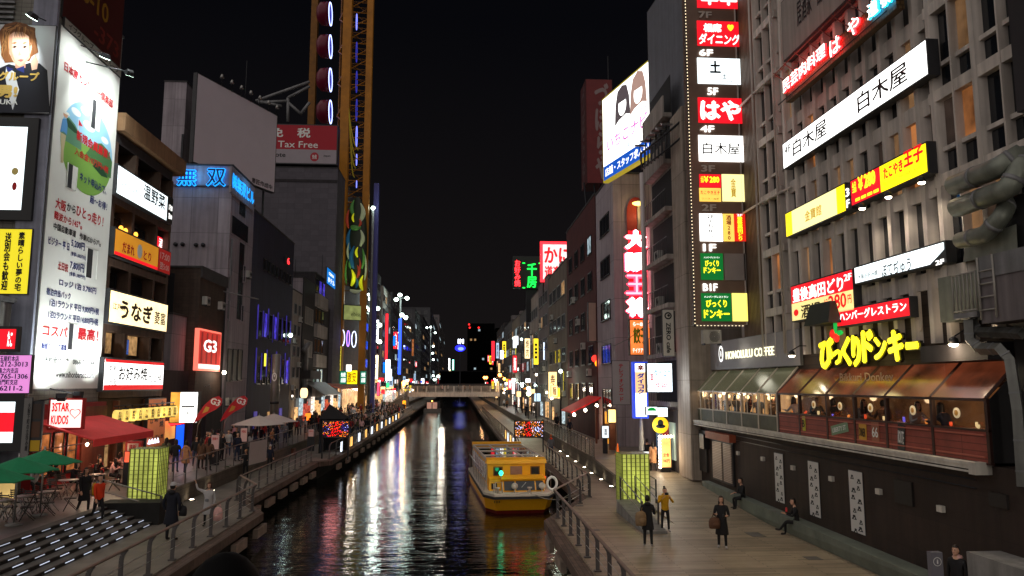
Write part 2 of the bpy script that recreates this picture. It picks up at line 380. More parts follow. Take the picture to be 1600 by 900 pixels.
# ramp up to the right promenade, then the promenade
tag(MB().add([(8.3, 29, 0), (14, 29, 0), (14, 46, UR), (8.3, 46, UR), (8.3, 29, -.3), (14, 29, -.3), (14, 46, -.3), (8.3, 46, -.3)],
             [(0, 1, 2, 3), (4, 7, 6, 5), (0, 3, 7, 4), (1, 0, 4, 5), (2, 1, 5, 6), (3, 2, 6, 7)], DECK).build('right_ramp'), kind='structure')
tag(MB().box(8.4, 40, 46, 420, -.3, UR, PAVE).build('right_promenade'), kind='structure')
tag(MB().prism([(-40, 20), (-13.52, 20), (-13.52, 31.5), (-12.5, 31.5), (-12.5, 420), (-40, 420)], -.3, UL, PAVE).build('left_promenade'), kind='structure')
tag(MB().box(-40, -13.52, -5, 20, -.3, UL, PAVE).build('left_promenade_near'), kind='structure')
# retaining walls face the lower walks
tag(MB().box(-12.497, -12.35, 33.76, 420, 0.003, UL + .05, STONE).build('left_retaining_wall'), kind='structure')
tag(MB().add([(8.15, 33, 0.003), (8.298, 33, 0.003), (8.298, 46.5, 0.003), (8.15, 46.5, 0.003), (8.15, 33, .28), (8.298, 33, .28), (8.298, 46.5, UR + .05), (8.15, 46.5, UR + .05)],
             [(3, 2, 1, 0), (4, 5, 6, 7), (0, 1, 5, 4), (1, 2, 6, 5), (2, 3, 7, 6), (3, 0, 4, 7)], STONE).build('right_retaining_wall'), kind='structure')
tag(MB().box(8.25, 8.398, 46.5, 420, 0.003, UR + .05, STONE).build('far_right_retaining_wall'), kind='structure')
# steps with lights let into the risers
st = tag(MB().build('promenade_steps'), kind='structure')
NS = 6; STEP_M = mat('step_stone', lin((96, 92, 88)), .7, var=.25, bump=.15); RISER_M = mat('step_riser', lin((28, 26, 26)), .7)
mb = MB(); rm = MB()
for i in range(NS):
    xa = -11.5 - i * .335; z1 = UL * (i + 1) / NS - .002
    mb.box(-13.519, xa, 6, 30.4, (0.004 if i == 0 else UL * i / NS - .002), z1, STEP_M)
    rm.box(xa, xa + .012, 6, 30.4, (0.004 if i == 0 else UL * i / NS - .002), z1 - .025, RISER_M)
mb.build('tread', st); rm.build('riser', st)
STEPS_ = [lit('step_light%d' % k, (215, 225, 250), (.75, .35, .5)[k], False) for k in range(3)]
for i in range(NS):
    xa = -11.5 - i * .335; zc = UL * (i + .55) / NS
    y = 19.5 + (i * .37) % 1.12
    while y < 30.0:
        B('step_light', st, xa + .012, xa + .03, y, y + .5, zc - .011, zc + .011, random.choice(STEPS_)); y += 1.12
tag(MB().box(-13.519, -11.25, 30.4, 31.4, .003, UL + .12, DARKWALL).build('steps_cheek_wall'), kind='structure')
tag(MB().box(-13.4, -12.0, 31.41, 33.75, .003, .45, STONE).build('lantern_plinth'), kind='structure')

# ---- quay fender blocks under the edge, dark piles
FB = mat('fender_timber', lin((150, 132, 118)), .85, var=.35, bump=.3)
blk = B('fender_block', None, -.10, .10, -.75, .75, -.30, .06, FB, local=True)
tag(blk, 'pale timber fender block under the left boardwalk edge', 'fender', 'fender blocks under the left boardwalk edge')
blk.location = (-8.12, 18, -.62)
for k in range(1, 6): dup(blk, (-8.12, 18 + 3.0 * k, -.62))
for k in range(6): dup(blk, (-9.62, 38 + 2.9 * k, -.62))
for k in range(18): dup(blk, (-8.72 + k * .011, 58 + 4.6 * k, -.62))
blk2 = B('fender_block', None, -.10, .10, -.75, .75, -.30, .06, FB, local=True); blk2.location = (3.55, 17.2, -.62)
tag(blk2, 'pale timber fender block under the right boardwalk edge', 'fender', 'fender blocks under the right boardwalk edge')
for k in range(1, 5): dup(blk2, (3.55, 17.2 + 3.1 * k, -.62))

# ---- railings
def railing(name, label, pts, zt, zb, pitch, railr=.045, post=(.04, .11), cat='railing', group=None, curve=True, bars=2, glass=None):
    t = thing(name, label, cat, (pts[0][0], pts[0][1], zb), group)
    MB().tube([(x, y, zt) for x, y in pts], railr, RAIL, 8).build('handrail', t)
    for (a, c) in zip(pts, pts[1:]):
        a = Vector((*a, 0)); c = Vector((*c, 0)); d = (c - a); n = max(1, round(d.length / pitch)); d.normalize(); nrm = Vector((-d.y, d.x, 0))
        inw = nrm if nrm.x * a.x > 0 else -nrm        # away from the canal's middle
        for k in range(n + (1 if (c.xy - Vector(pts[-1])).length < .01 else 0)):
            q = a + (c - a) * (k / n)
            mb = MB()
            if curve:
                prof = [q + inw * .13 + Vector((0, 0, zb)), q + inw * .13 + Vector((0, 0, zt - .30)), q + inw * .11 + Vector((0, 0, zt - .18)), q + inw * .06 + Vector((0, 0, zt - .08)), q + Vector((0, 0, zt - .02))]
                for s_, e_ in zip(prof, prof[1:]):
                    w = post[1] / 2; hd = d * (post[0] / 2); u = (e_ - s_).normalized(); side = (u.cross(d)).normalized() * w
                    mb.hexa([s_ - hd - side, s_ + hd - side, s_ + hd + side, s_ - hd + side, e_ - hd - side, e_ + hd - side, e_ + hd + side, e_ - hd + side], POST)
                mb.cbox(q + inw * .13 + Vector((0, 0, zb + .02)), (.2, .16, .04), POST)
            else: mb.box(q.x - post[0] / 2, q.x + post[0] / 2, q.y - post[1] / 2, q.y + post[1] / 2, zb, zt - .02, POST)
            mb.build('post', t)
        for j in range(bars):
            z = zb + (zt - zb) * (j + 1) / (bars + 2) + .1
            MB().tube([a + inw * .10 * curve + Vector((0, 0, z)), c + inw * .10 * curve + Vector((0, 0, z))], .011, STEEL, 5).build('wire', t)
        if glass:
            MB().hexa([a + nrm * -.006 + Vector((0, 0, zb + .1)), c + nrm * -.006 + Vector((0, 0, zb + .1)), c + nrm * .006 + Vector((0, 0, zb + .1)), a + nrm * .006 + Vector((0, 0, zb + .1)),
                       a + nrm * -.006 + Vector((0, 0, zt - .1)), c + nrm * -.006 + Vector((0, 0, zt - .1)), c + nrm * .006 + Vector((0, 0, zt - .1)), a + nrm * .006 + Vector((0, 0, zt - .1))], glass).build('glass_pane', t)
    return t
RGLASS = mat('railing_glass', (.10, .10, .10), .12, alpha=.45, spec=.6)
railing('canal_railing', 'brown handrail with curved flat posts along the near left boardwalk edge', [(-8.45, 10), (-8.45, 33.4), (-9.95, 36.5)], 1.1, 0, 1.75)
railing('canal_railing', 'slim railing along the left boardwalk between the jog and the illuminated panel', [(-9.95, 36.9), (-9.9, 54)], 1.1, 0, 1.7, .03, (.04, .06))
railing('canal_railing', 'long railing along the far left quay past the illuminated panel', [(-9.0, 56), (-8.75, 150)], 1.1, 0, 3.0, .035, (.06, .08), bars=1)
railing('canal_railing', 'brown handrail with curved perforated posts along the near right boardwalk edge', [(3.9, 10), (3.9, 30.8), (6.15, 36.3)], 1.1, 0, 1.7)
railing('canal_railing', 'railing beside the moored yellow boat on the right boardwalk', [(6.15, 36.6), (6.15, 54)], 1.1, 0, 1.75, .035, (.04, .07))
railing('canal_railing', 'long dim railing along the far right quay past the illuminated panel', [(4.7, 60), (4.7, 150)], 1.1, 0, 3.0, .03, (.05, .06), bars=1)
railing('glass_railing', 'glass panel railing along the raised right promenade', [(8.35, 46.5), (8.45, 76)], UR + 1.12, UR, 1.6, .03, (.04, .05), curve=False, bars=0, glass=RGLASS)
railing('promenade_railing', 'slim steel railing on top of the left retaining wall', [(-12.6, 33.9), (-12.6, 60)], UL + 1.12, UL, 1.55, .028, (.04, .05), curve=False, bars=1)
railing('promenade_railing', 'slim steel railing in front of the crowd on the left bank', [(-12.6, 62), (-12.2, 120)], UL + 1.1, UL, 2.4, .028, (.04, .05), curve=False, bars=1)
# stair rails: steps left, ramp right
def stair_rail(label, a, b, za, zb_, h=.95, two=True):
    t = thing('stair_rail', label, 'handrail', (a[0], a[1], za)); mb = MB()
    for hh in ([h, h * .55] if two else [h]): mb.tube([(a[0], a[1], za + hh), (b[0], b[1], zb_ + hh)], .025, STEEL, 6)
    mb.build('handrail', t)
    for k in (0, 1):
        x, y = (a, b)[k][:2]; z = (za, zb_)[k]; MB().box(x - .03, x + .03, y - .03, y + .03, z, z + h, POST).build('post', t)
stair_rail('sloping steel handrail at the far end of the lit steps', (-13.7, 30.9), (-11.4, 30.9), UL, 0.05)
stair_rail('sloping handrail on the canal side of the small stone wedge', (6.75, 27.9), (6.75, 31.6), .1, .55)
stair_rail('sloping handrail on the wall side of the small stone wedge', (7.42, 28.2), (7.42, 31.8), .1, .55)
stair_rail('level steel handrail beside the green glowing column on the ramp', (8.5, 32.6), (8.5, 38.5), .25, .42, 1.0)
wed = MB().add([(6.65, 27.3, .003), (7.5, 27.3, .003), (7.5, 32.0, .003), (6.65, 32.0, .003), (6.65, 27.3, .10), (7.5, 27.3, .10), (7.5, 32.0, .52), (6.65, 32.0, .52)],
               [(3, 2, 1, 0), (4, 5, 6, 7), (0, 1, 5, 4), (1, 2, 6, 5), (2, 3, 7, 6), (3, 0, 4, 7)], CONC).build('ramp_wedge'); tag(wed, kind='structure')

# ---- glowing glass-block columns
GB = lit('glass_block', (192, 200, 96), .58, True, .6, 1.4); GBF = mat('glass_block_joint', lin((112, 120, 56)), .5, em=.04, emcol=lin((140, 150, 50)))
def block_column(label, x0, x1, y0, y1, z0, z1, nx, nz):
    t = thing('glass_block_column', label, 'light column', ((x0 + x1) / 2, (y0 + y1) / 2, z0), 'glowing glass-block columns')
    MB().box(x0, x1, y0, y1, z0, z1, GB).build('glass_blocks', t)
    mb = MB(); dx = (x1 - x0) / nx; ny = max(2, round((y1 - y0) / dx))
    for i in range(nx + 1):
        for y in (y0 - .016, y1): mb.box(x0 + i * dx - .026, x0 + i * dx + .026, y, y + .016, z0, z1 + .02, GBF)
    for j in range(ny + 1):
        y = y0 + (y1 - y0) * j / ny
        for x in (x0 - .016, x1): mb.box(x, x + .016, y - .034, y + .034, z0, z1 + .02, GBF)
    for k in range(nz + 1): z = z0 + (z1 - z0) * k / nz; mb.box(x0 - .010, x1 + .010, y0 - .010, y1 + .010, z - .007, z + .007, GBF)
    mb.build('joint_grid', t)
    return t
block_column('glowing green glass-block column at the end of the lit steps', -13.30, -12.17, 32.45, 33.5, .45, 2.66, 6, 13)
block_column('glowing green glass-block column on the right boardwalk ramp', 6.95, 8.1, 32.1, 33.3, .0, 2.35, 6, 14)
for x, y, z in ((-11.8, 31.9, 1.8), (7.5, 31.6, 1.3)): point('column_glow', (x, y, z), 6, (.75, .85, .25), .3)

# ---- lights at the foot of the retaining walls
fl = thing('wall_light', 'x', 'light', (0, 0, 0), 'floor lights along the right retaining wall')
MB().lathe([(.16, 0), (.16, .03), (.11, .05)], (0, 0, 0.004), DARKMETAL, 12).lathe([(.10, .05), (.06, .065), (0.005, .07)], (0, 0, .004), BULB, 12).build('lamp', fl)
fl['label'] = 'round floor light at the foot of the right retaining wall'; fl.location = (7.95, 34.6, 0)
spots_r = [37, 39.6, 42.4, 45.4, 48.6, 52.2, 56, 60]
for y in spots_r: dup(fl, (7.98 if y < 46 else 8.08, y, 0))
for y in [34.6] + spots_r: spot('wall_light_beam', (7.9 if y < 46 else 8.0, y, .08), (8.4, y + .15, 1.2), 5, 75, (1, .85, .45))
for k, y in enumerate([36.5, 39.5]):
    o = dup(fl, (-12.1, y, 0)); o['label'] = 'round floor light at the foot of the left retaining wall'; o['group'] = 'floor lights along the left retaining wall'
for y in (36.5, 39.5, 47, 53): spot('wall_light_beam', (-12.0, y, .08), (-12.6, y + .1, 1.2), 6, 75, (1, .8, .45))
# ------------------------------------------------------------------ pixel-placed lettering on a sign's own plane
def ab(R, px, py):
    d = _fw + _rt * ((px - 800) / FPX) + _up * ((450 - py) / FPX); o = Vector((0, 0, EYE))
    t = (R.o - o).dot(R.n) / d.dot(R.n); q = o + d * t - R.o
    return q.dot(R.u) / R.w + .5, q.z / R.h + .5
def pt_text(R, parent, body, xl, yl, xr, yr, h, m, **k):
    a0, b0 = ab(R, xl, yl); a1, b1 = ab(R, xr, yr); xc, yc = (xl + xr) / 2, (yl + yr) / 2
    hh = ab(R, xc, yc - h / 2)[1] - ab(R, xc, yc + h / 2)[1]
    return letter(R, parent, body, (a0 + a1) / 2, (b0 + b1) / 2, a1 - a0, hh, m, **k)
def flat(R, parent, pts, m, d=.006, name='picture'):
    return MB().add([R.pt(a, b, d) for a, b in pts], [tuple(range(len(pts)))], m).build(name, parent)
def oval(a, b, ra, rb_, n=28, q0=0, q1=2 * pi): return [(a + ra * cos(q0 + (q1 - q0) * i / n), b + rb_ * sin(q0 + (q1 - q0) * i / n)) for i in range(n if q1 - q0 > 6 else n + 1)]
def R2(p0, p1, z0, z1):
    p0 = Vector((p0[0], p0[1], 0)); p1 = Vector((p1[0], p1[1], 0)); u = (p1 - p0); w = u.length; u.normalize()
    c = (p0 + p1) / 2; return Rect((c.x, c.y, (z0 + z1) / 2), u, (u.y, -u.x, 0), w, z1 - z0)

# ------------------------------------------------------------------ building kit
W_LILAC = mat('wall_lilac', lin((166, 156, 164)), .8, var=.18, vscale=.5, streak=.25, tile=(2.1, 2.9, .02, .55, 'wall'), bump=.1)
W_GREY = mat('wall_grey', lin((120, 112, 114)), .85, var=.2, vscale=.5, streak=.35, bump=.1)
W_PALE = mat('wall_pale', lin((165, 156, 150)), .85, var=.2, vscale=.5, streak=.35, tile=(2.4, 2.7, .012, .7, 'wall'), bump=.1)
W_DARK = mat('wall_dark', lin((52, 48, 52)), .8, var=.25, vscale=.6, streak=.3)
W_NAVY = mat('wall_navy', lin((44, 46, 72)), .7, var=.2, vscale=.6, streak=.3, tile=(1.8, 3.2, .01, .6, 'wall'))
W_BROWN = mat('wall_brown', lin((104, 78, 62)), .75, var=.25, vscale=.8, streak=.2)
W_MAROON = mat('wall_maroon', lin((84, 38, 40)), .8, var=.2, streak=.3)
W_BEIGE = mat('wall_beige', lin((118, 108, 98)), .85, var=.22, vscale=.5, streak=.4, bump=.1)
W_BRICK = mat('wall_brick', lin((140, 136, 128)), .85, var=.2, tile=(.42, .2, .014, .55, 'wall'), bump=.2)
W_FARGREY = mat('wall_far_grey', lin((84, 84, 88)), .9, var=.25, vscale=.15, streak=.25)
ROOF = mat('roof_dark', (.06, .058, .06), .9, var=.3)
def building(name, label, x0, x1, y0, y1, z1, wm, z0=UL, parapet=.6, group=None, cat='building'):
    t = thing(name, label, cat, ((x0 + x1) / 2, y0, z0), group)
    MB().box(x0, x1, y0, y1, z0, z1, wm).build('wall', t)
    mb = MB()
    mb.box(x0 - .06, x1 + .06, y0 - .06, y1 + .06, z1, z1 + .14, ROOF)
    mb.build('roof', t)
    return t
def face_windows(t, side, x, y0, y1, z0, z1, rows, cols, w, h, nx=2, ny=1, fm=GREYM, gm=GLASS, lit_p=0., lits=(WIN_W, WIN_C), skip=(), seed=1):
    r = random.Random(seed)
    for j in range(rows):
        for i in range(cols):
            if (i, j) in skip: continue
            y = y0 + (y1 - y0) * (i + .5) / cols; z = z0 + (z1 - z0) * (j + .5) / rows
            L = r.choice(lits) if r.random() < lit_p else None
            if side in 'EW': put_window(t, (x + (.012 if side == 'E' else -.012), y, z), w, h, nx, ny, fm, gm, side, L)
            else: put_window(t, (y, x - .012, z), w, h, nx, ny, fm, gm, 'S', L)
_ac = None
def aircon(pos, face='E', label='white air conditioner unit on a bracket', group='air conditioner units on the walls'):
    global _ac
    if _ac is None:
        _ac = thing('air_conditioner', label, 'air conditioner', (0, 0, 0), group)
        MB().box(-.16, .16, -.42, .42, 0, .6, mat('ac_body', (.5, .49, .46), .6, var=.2, streak=.3)).build('case', _ac)
        mb = MB()
        for i in range(5): r = .05 + .045 * i; mb.tube([(.17, .1 + r * cos(q), .3 + r * sin(q)) for q in [2 * pi * k / 12 for k in range(12)]], .008, DARKMETAL, 4, closed=True)
        mb.build('fan_grille', _ac)
        MB().box(-.2, .2, -.38, -.34, -.08, 0, DARKMETAL).box(-.2, .2, .34, .38, -.08, 0, DARKMETAL).build('bracket', _ac)
        o = _ac
    else: o = copy_tree(_ac)
    o.location = pos; o.rotation_euler = (0, 0, {'E': 0, 'W': pi, 'S': -pi / 2}[face]); o['label'] = label; o['group'] = group
    return o
def pipe(name, label, pts, r, m=GREYM, cat='pipe', group=None, n=8):
    o = MB().tube(pts, r, m, n).build(name); return tag(o, label, cat, group)

# ------------------------------------------------------------------ LEFT BANK, from near to far
# the tall corner building with the country club banner
XL = -18.5
t = building('corner_building', 'tall grey corner building carrying the big white price banner', -40, XL - .09, 34.55, 41.0, 24.2, W_BRICK)
MB().box(XL - 1.15, XL - .07, 34.38, 34.548, UL, 23.2, mat('pillar_paint', lin((150, 152, 170)), .6, var=.15, streak=.3)).build('corner_pillar', t)
mb = MB()
for i in range(9): mb.box(-33, -20.5, 34.36, 34.5, 21.2 + .25 * i, 21.3 + .25 * i, GREYM)
mb.build('louver', t)
MB().box(-33, -20.2, 34.3, 34.54, 23.5, 24.6, W_GREY).build('ledge', t)
R = Rect((XL, (34.68 + 40.8) / 2, (5.08 + 21.85) / 2), (0, 1, 0), (1, 0, 0), 40.8 - 34.68, 21.85 - 5.08)
BAN = mat('banner_sheet', lin((240, 240, 236)), .6, var=.05, vscale=.4)
g = thing('price_banner', 'huge white banner with a golf course picture and red and navy price lettering', 'banner', R.pt(.5, 0))
MB().rb(R, -.012, 1.012, -.004, 1.004, -.08, -.02, GREYM).build('frame', g); MB().rb(R, 0, 1, 0, 1, -.02, 0, BAN).build('sheet', g)
SKYP = paint('print_sky', (150, 200, 232)); HILL = paint('print_hill', (70, 118, 70)); GRAS = paint('print_grass', (130, 176, 80)); HILL2 = paint('print_hill_far', (92, 140, 112)); DKG = paint('print_tree', (30, 72, 46)); CLD = paint('print_cloud', (240, 244, 246))
FLESH_P = paint('print_flesh', (220, 170, 140)); BLU_P = paint('print_shirt', (90, 150, 210))
ca, cb = .53, .705
def inoval(pts, k=1.0): return [p for p in pts]
flat(R, g, oval(ca, cb, .43, .135, 40), SKYP, .004)
flat(R, g, oval(ca, cb, .43, .135, 30, pi * .98, pi * 2.02), GRAS, .006)
flat(R, g, [(.11, .735), (.20, .762), (.30, .752), (.42, .725), (.42, .69), (.105, .69)], HILL2, .007)
flat(R, g, [(.5, .69), (.62, .735), (.75, .75), (.86, .742), (.955, .715), (.955, .66), (.75, .655)], HILL, .008)
flat(R, g, [(.13, .74), (.18, .757), (.24, .752), (.3, .745), (.38, .732), (.3, .728), (.2, .732)], DKG, .009)
flat(R, g, [(.62, .665), (.68, .682), (.76, .680), (.84, .668), (.9, .655), (.78, .65)], DKG, .009)
for a, b, s in ((.3, .79, 1), (.52, .775, 1.3), (.44, .812, 1), (.8, .765, .9)): flat(R, g, oval(a, b, .075 * s, .011 * s, 16), CLD, .0095)
flat(R, g, [(.345, .735), (.352, .735), (.352, .775), (.345, .775)], INK_W, .010); flat(R, g, [(.352, .775), (.352, .757), (.42, .762)], INK_R, .010)
flat(R, g, [(.09, .705), (.14, .712), (.19, .708), (.19, .735), (.17, .752), (.11, .745)], BLU_P, .011)
flat(R, g, [(.1, .705), (.18, .705), (.16, .66), (.17, .625), (.13, .622), (.12, .66)], paint('print_trousers', (205, 190, 150)), .011)
flat(R, g, oval(.15, .762, .035, .009, 12), FLESH_P, .011); flat(R, g, [(.12, .77), (.19, .772), (.215, .766), (.12, .763)], INK_W, .012)
for tx in [('日本原カンツリー倶楽部', 100, 104, 176, 162, 15, INK_R), ('新規会員募集！', 119, 213, 171, 241, 16, INK_R), ('入会金10万円+税', 116, 238, 169, 264, 12, INK_R),
           ('ネット申込みで、', 124, 277, 166, 296, 14, INK_N), ('超～お得！', 140, 312, 167, 322, 13, INK_N), ('大阪', 86, 318, 103, 322, 18, INK_R), ('から', 104, 324, 118, 327, 13, INK), ('ひとっ走り！', 119, 327, 161, 348, 18, INK_R),
           ('難波から145㌔', 84, 338, 128, 351, 13, INK_R), ('中国自動車道　作東ICから7㌔', 83, 354, 157, 380, 11, INK), ('ビジター 平 日', 75, 375, 108, 386, 13, INK_N), ('5,200円', 111, 379, 132, 387, 13, INK_N), ('(食事1,080円付)', 110, 397, 134, 403, 8, INK_N),
           ('土日祝', 90, 415, 106, 419, 13, INK_R), ('7,800円', 109, 413, 131, 421, 14, INK_N), ('(食事1,080円付)', 108, 428, 133, 434, 8, INK_N), ('ロッジ 1泊 3,780円', 92, 442, 150, 454, 11, INK_N), ('宿泊弁当パック', 72, 455, 110, 463, 11, INK_N),
           ('1泊1ラウンド 平日 9,800円+税', 77, 472, 154, 488, 12, INK_N), ('1泊2ラウンド 平日14,800円+税', 75, 490, 153, 505, 12, INK_N), ('コスパ', 66, 514, 105, 521, 17, INK_R), ('最高！', 121, 520, 153, 526, 19, INK_R), ('幹部スタッフ募集', 64, 540, 104, 544, 11, INK_N),
           ('予約受付　℡　0868-75-1144', 68, 562, 147, 567, 11, INK), ('www.nihonbaracc.com', 86, 585, 146, 586, 10, INK)]:
    pt_text(R, g, *tx, bold=.03, d=.014)
for (x0, x1, y0, y1) in ((144, 153, 153, 206), (106, 117, 254, 298), (136, 149, 387, 437), (107, 118, 505, 547)):
    a0, b1 = ab(R, x0, y0); a1, b0 = ab(R, x1, y1)
    mb = MB().rb(R, a0, a1, b0, b1, .015, .02, mat('banner_slot', (.03, .03, .035), .6)); mb.rb(R, a0 + (a1 - a0) * .55, a1, b0, b1, .021, .024, BAN)
    mb.rb(R, a0 - .008, a0, b0, b1, .016, .05, BAN); mb.rb(R, a1, a1 + .008, b0, b1, .016, .05, BAN); mb.build('window_slot', g)
# its floodlights
_fl = None
def floodlight(label, pos, aim, arm, group='floodlights over the white banner', watts=560, col=(.92, 1, .96), ang=95, bulb=BULB_C):
    t = thing('floodlight', label, 'floodlight', pos, group); p = Vector(pos); d = (Vector(aim) - p).normalized()
    MB().tube([p, p + Vector(arm)], .03, DARKMETAL, 6).build('arm', t)
    q = d.to_track_quat('-Z', 'Y').to_matrix().to_4x4(); T = Matrix.Translation(p) @ q
    MB(T).hexa([(-.22, -.16, -.12), (.22, -.16, -.12), (.22, .16, -.12), (-.22, .16, -.12), (-.14, -.1, .1), (.14, -.1, .1), (.14, .1, .1), (-.14, .1, .1)], DARKMETAL).build('housing', t)
    MB(T).box(-.2, .2, -.14, .14, -.135, -.122, bulb).build('lens', t)
    spot('floodlight_beam', p + d * .2, aim, watts, ang, col, .9, .12); return t
P1 = at(165, 87, X=-17.3); P2 = at(203, 113, X=-16.4); P3 = at(96, 622, X=-16.9)
floodlight('floodlight on a short arm above the middle of the white banner', P1, (XL, 37.3, 18.5), (-1.2, 0, .5))
floodlight('glaring floodlight sticking out past the upper corner of the white banner', P2, (XL, 39.0, 18.6), (-2.0, -.3, .35), watts=1000)
floodlight('floodlight under the white banner pointing up at its web address', P3, (XL, 37.2, 8.0), (-1.6, 0, -.2), watts=1300)
for y in (35.6, 37.4, 39.6): spot('floodlight_beam', (-16.6, y, 22.4), (XL, y + .2, 18.0), 420, 110, (.92, 1, .96), .9, .12)  # extra beams without fixtures, added to whiten the banner's top
for y in (36.0, 39.6): spot('floodlight_beam', (-16.9, y, 4.9), (XL, y, 8.4), 1300, 100, (.92, 1, .96), .9, .12)  # likewise added without fixtures, brightening the banner's foot
aircon((-19.6, 33.9, 2.6), 'S', 'white air conditioner unit between the menu board and the red awning')
# roof sign above the banner
R = Rect((XL, 37.7, 24.9), (0, 1, 0), (1, 0, 0), 6.0, 5.2)
s = sign('roof_sign', 'dark red and yellow unlit roof sign with phone digits above the white banner', R, paint('sign_maroon', (74, 22, 16)), [
    ('TEL', .3, .8, .4, .16, paint('sign_mustard', (150, 110, 20)), {}), ('126-10', .38, .42, .68, .2, paint('sign_mustard', (150, 110, 20)), {}), ('-373', .72, .16, .46, .17, paint('sign_dull_red', (120, 40, 30)), {})], depth=.3)
for (a, b) in ((.18, .6), (.52, .72), (.82, .86)): flat(R, s, oval(a, b, .13, .10, 20), paint('sign_mustard', (150, 110, 20)), .005)
R = Rect((XL + .06, 37.8, 22.08), (0, 1, 0), (1, 0, 0), 5.9, .42)
sign('name_strip', 'narrow white strip with black lettering along the top of the banner', R, paint('strip_white', (170, 168, 160)), [('イブグループ　イブグループ', .5, .5, .9, .8, INK, {})], depth=.1)

# signs on its end wall, facing the bridge
YE = 34.2
R = RY(YE, -60, 82, 36, 177)
t = sign('portrait_poster', 'large lit poster of a person with brown hair and bow tie in dark suit', R, paint('poster_white', (214, 216, 222)), rim=.03, depth=.12)
HAIRP = paint('poster_hair', (126, 76, 40)); HAIRP2 = paint('poster_hair_light', (172, 116, 66)); SKINP = paint('poster_skin', (226, 178, 152)); SUITP = paint('poster_suit', (20, 22, 34)); SHADEP = paint('poster_skin_deep', (196, 140, 116))
def pxflat(pts, m, d): flat(R, t, [ab(R, x, y) for x, y in pts], m, d)
pxflat([(-4, 108), (14, 100), (30, 104), (46, 98), (62, 99), (74, 110), (78, 176), (-10, 176)], SUITP, .006)
pxflat([(10, 104), (22, 112), (30, 140), (20, 172), (14, 150), (8, 120)], paint('poster_shirt', (222, 224, 230)), .008)
pxflat([(2, 74), (-2, 50), (8, 38), (24, 34), (42, 38), (52, 50), (58, 70), (60, 82), (50, 88), (46, 96), (8, 98), (2, 86)], HAIRP, .008)
pxflat([(14, 56), (22, 50), (36, 50), (46, 58), (50, 74), (46, 90), (36, 102), (30, 104), (22, 98), (15, 84)], SKINP, .010)
pxflat([(24, 98), (40, 96), (40, 106), (24, 108)], SHADEP, .0095)
pxflat([(48, 96), (56, 86), (60, 96), (58, 108), (50, 110)], SKINP, .012)
pxflat([(14, 56), (20, 52), (19, 80), (24, 97), (17, 88), (14, 74)], SHADEP, .0105); pxflat([(40, 94), (47, 80), (47, 90), (38, 101), (32, 103)], paint('poster_cheek', (212, 160, 136)), .0105)
hr = random.Random(2); HT = [paint('poster_strand%d' % i, c) for i, c in enumerate(((96, 58, 30), (146, 92, 50), (186, 128, 76), (110, 66, 36)))]
for i in range(84):
    u = hr.random(); s_ = 1 if i % 2 else -1; x0 = 30 + 6 * (u - .5); y0 = 36 + 6 * hr.random(); x1 = 30 + s_ * (15 + 15 * hr.random()); y1 = 62 + 34 * hr.random(); xm = 30 + s_ * (14 + 10 * u); ym = 44 + 8 * hr.random(); w = s_ * (.5 + .5 * hr.random())
    pxflat([(x0, y0), (xm, ym), (xm + 2 * w, ym - 1.5), (x0 + w, y0 - 1)], HT[i % 4], .0121 + .00016 * i); pxflat([(xm, ym), (x1, y1), (xm + 2 * w, ym - 1.5)], HT[i % 4], .0121 + .00016 * i)
for i in range(7): x0 = 25 + 2.3 * i; pxflat([(x0 + 1, 42), (x0 - 3 + .3 * i, 60 + 3 * hr.random()), (x0 - 1 + .3 * i, 56), (x0 + 3, 42)], HT[i % 4], .0262 + .0003 * i)
for x in (23, 39): pxflat([(x - 4, 74), (x, 71.5), (x + 4, 73), (x, 75.5)], INK, .013); pxflat([(x - 5, 68), (x, 66), (x + 5, 67), (x, 68.5)], HAIRP, .013)
pxflat([(30, 78), (33, 86), (29, 87)], SHADEP, .013); pxflat([(27, 94), (33, 92.5), (38, 93.5), (33, 97)], paint('poster_lips', (190, 90, 90)), .013)
pxflat([(10, 104), (22, 108), (12, 114)], INK_N, .013); pxflat([(38, 103), (24, 108), (38, 114)], INK_N, .013); pxflat([(21, 106), (26, 106), (26, 111), (21, 111)], INK, .014)
GOLDP = paint('poster_gold', (214, 178, 92), .4)
pt_text(R, t, 'グループ', -2, 122, 62, 117, 15, GOLDP, bold=.05, d=.016); pt_text(R, t, '男!', -6, 144, 28, 142, 20, GOLDP, bold=.06, d=.016); pt_text(R, t, 'UKA', 0, 160, 28, 159, 8, INK_W, bold=.02, d=.016)
P = at(52, 24, Y=33.2)
floodlight('small floodlight glowing above the portrait poster', P, (-22, YE, 17.5), (0, 1.0, .25), 'poster floodlights', 900)
R = RY(YE, -70, 38, 196, 328)
t = sign('screen_box', 'bright white lit screen box in a thick black frame beside the banner', R, COLD_L, casing=mat('black_frame', (.02, .02, .022), .4), rim=.45, depth=.5)
flat(R, t, oval(.88, .28, .035, .05, 20), paint('print_red_dot', (200, 20, 30)), .006); flat(R, t, oval(.87, .46, .05, .045, 20), paint('print_cream', (238, 214, 130)), .006)
R = RY(YE + .1, -60, 46, 357, 459)
t = sign('yellow_sign', 'yellow sign with a column of black brush lettering beside the banner', R, lit('yellow_soft', (240, 220, 40), .85), rim=.04)
letter(R, t, '素晴らしい夢の宅', .86, .5, .10, .92, INK, vert=True, bold=.05); letter(R, t, '送別会も歓迎', .66, .5, .10, .9, INK, vert=True, bold=.05)
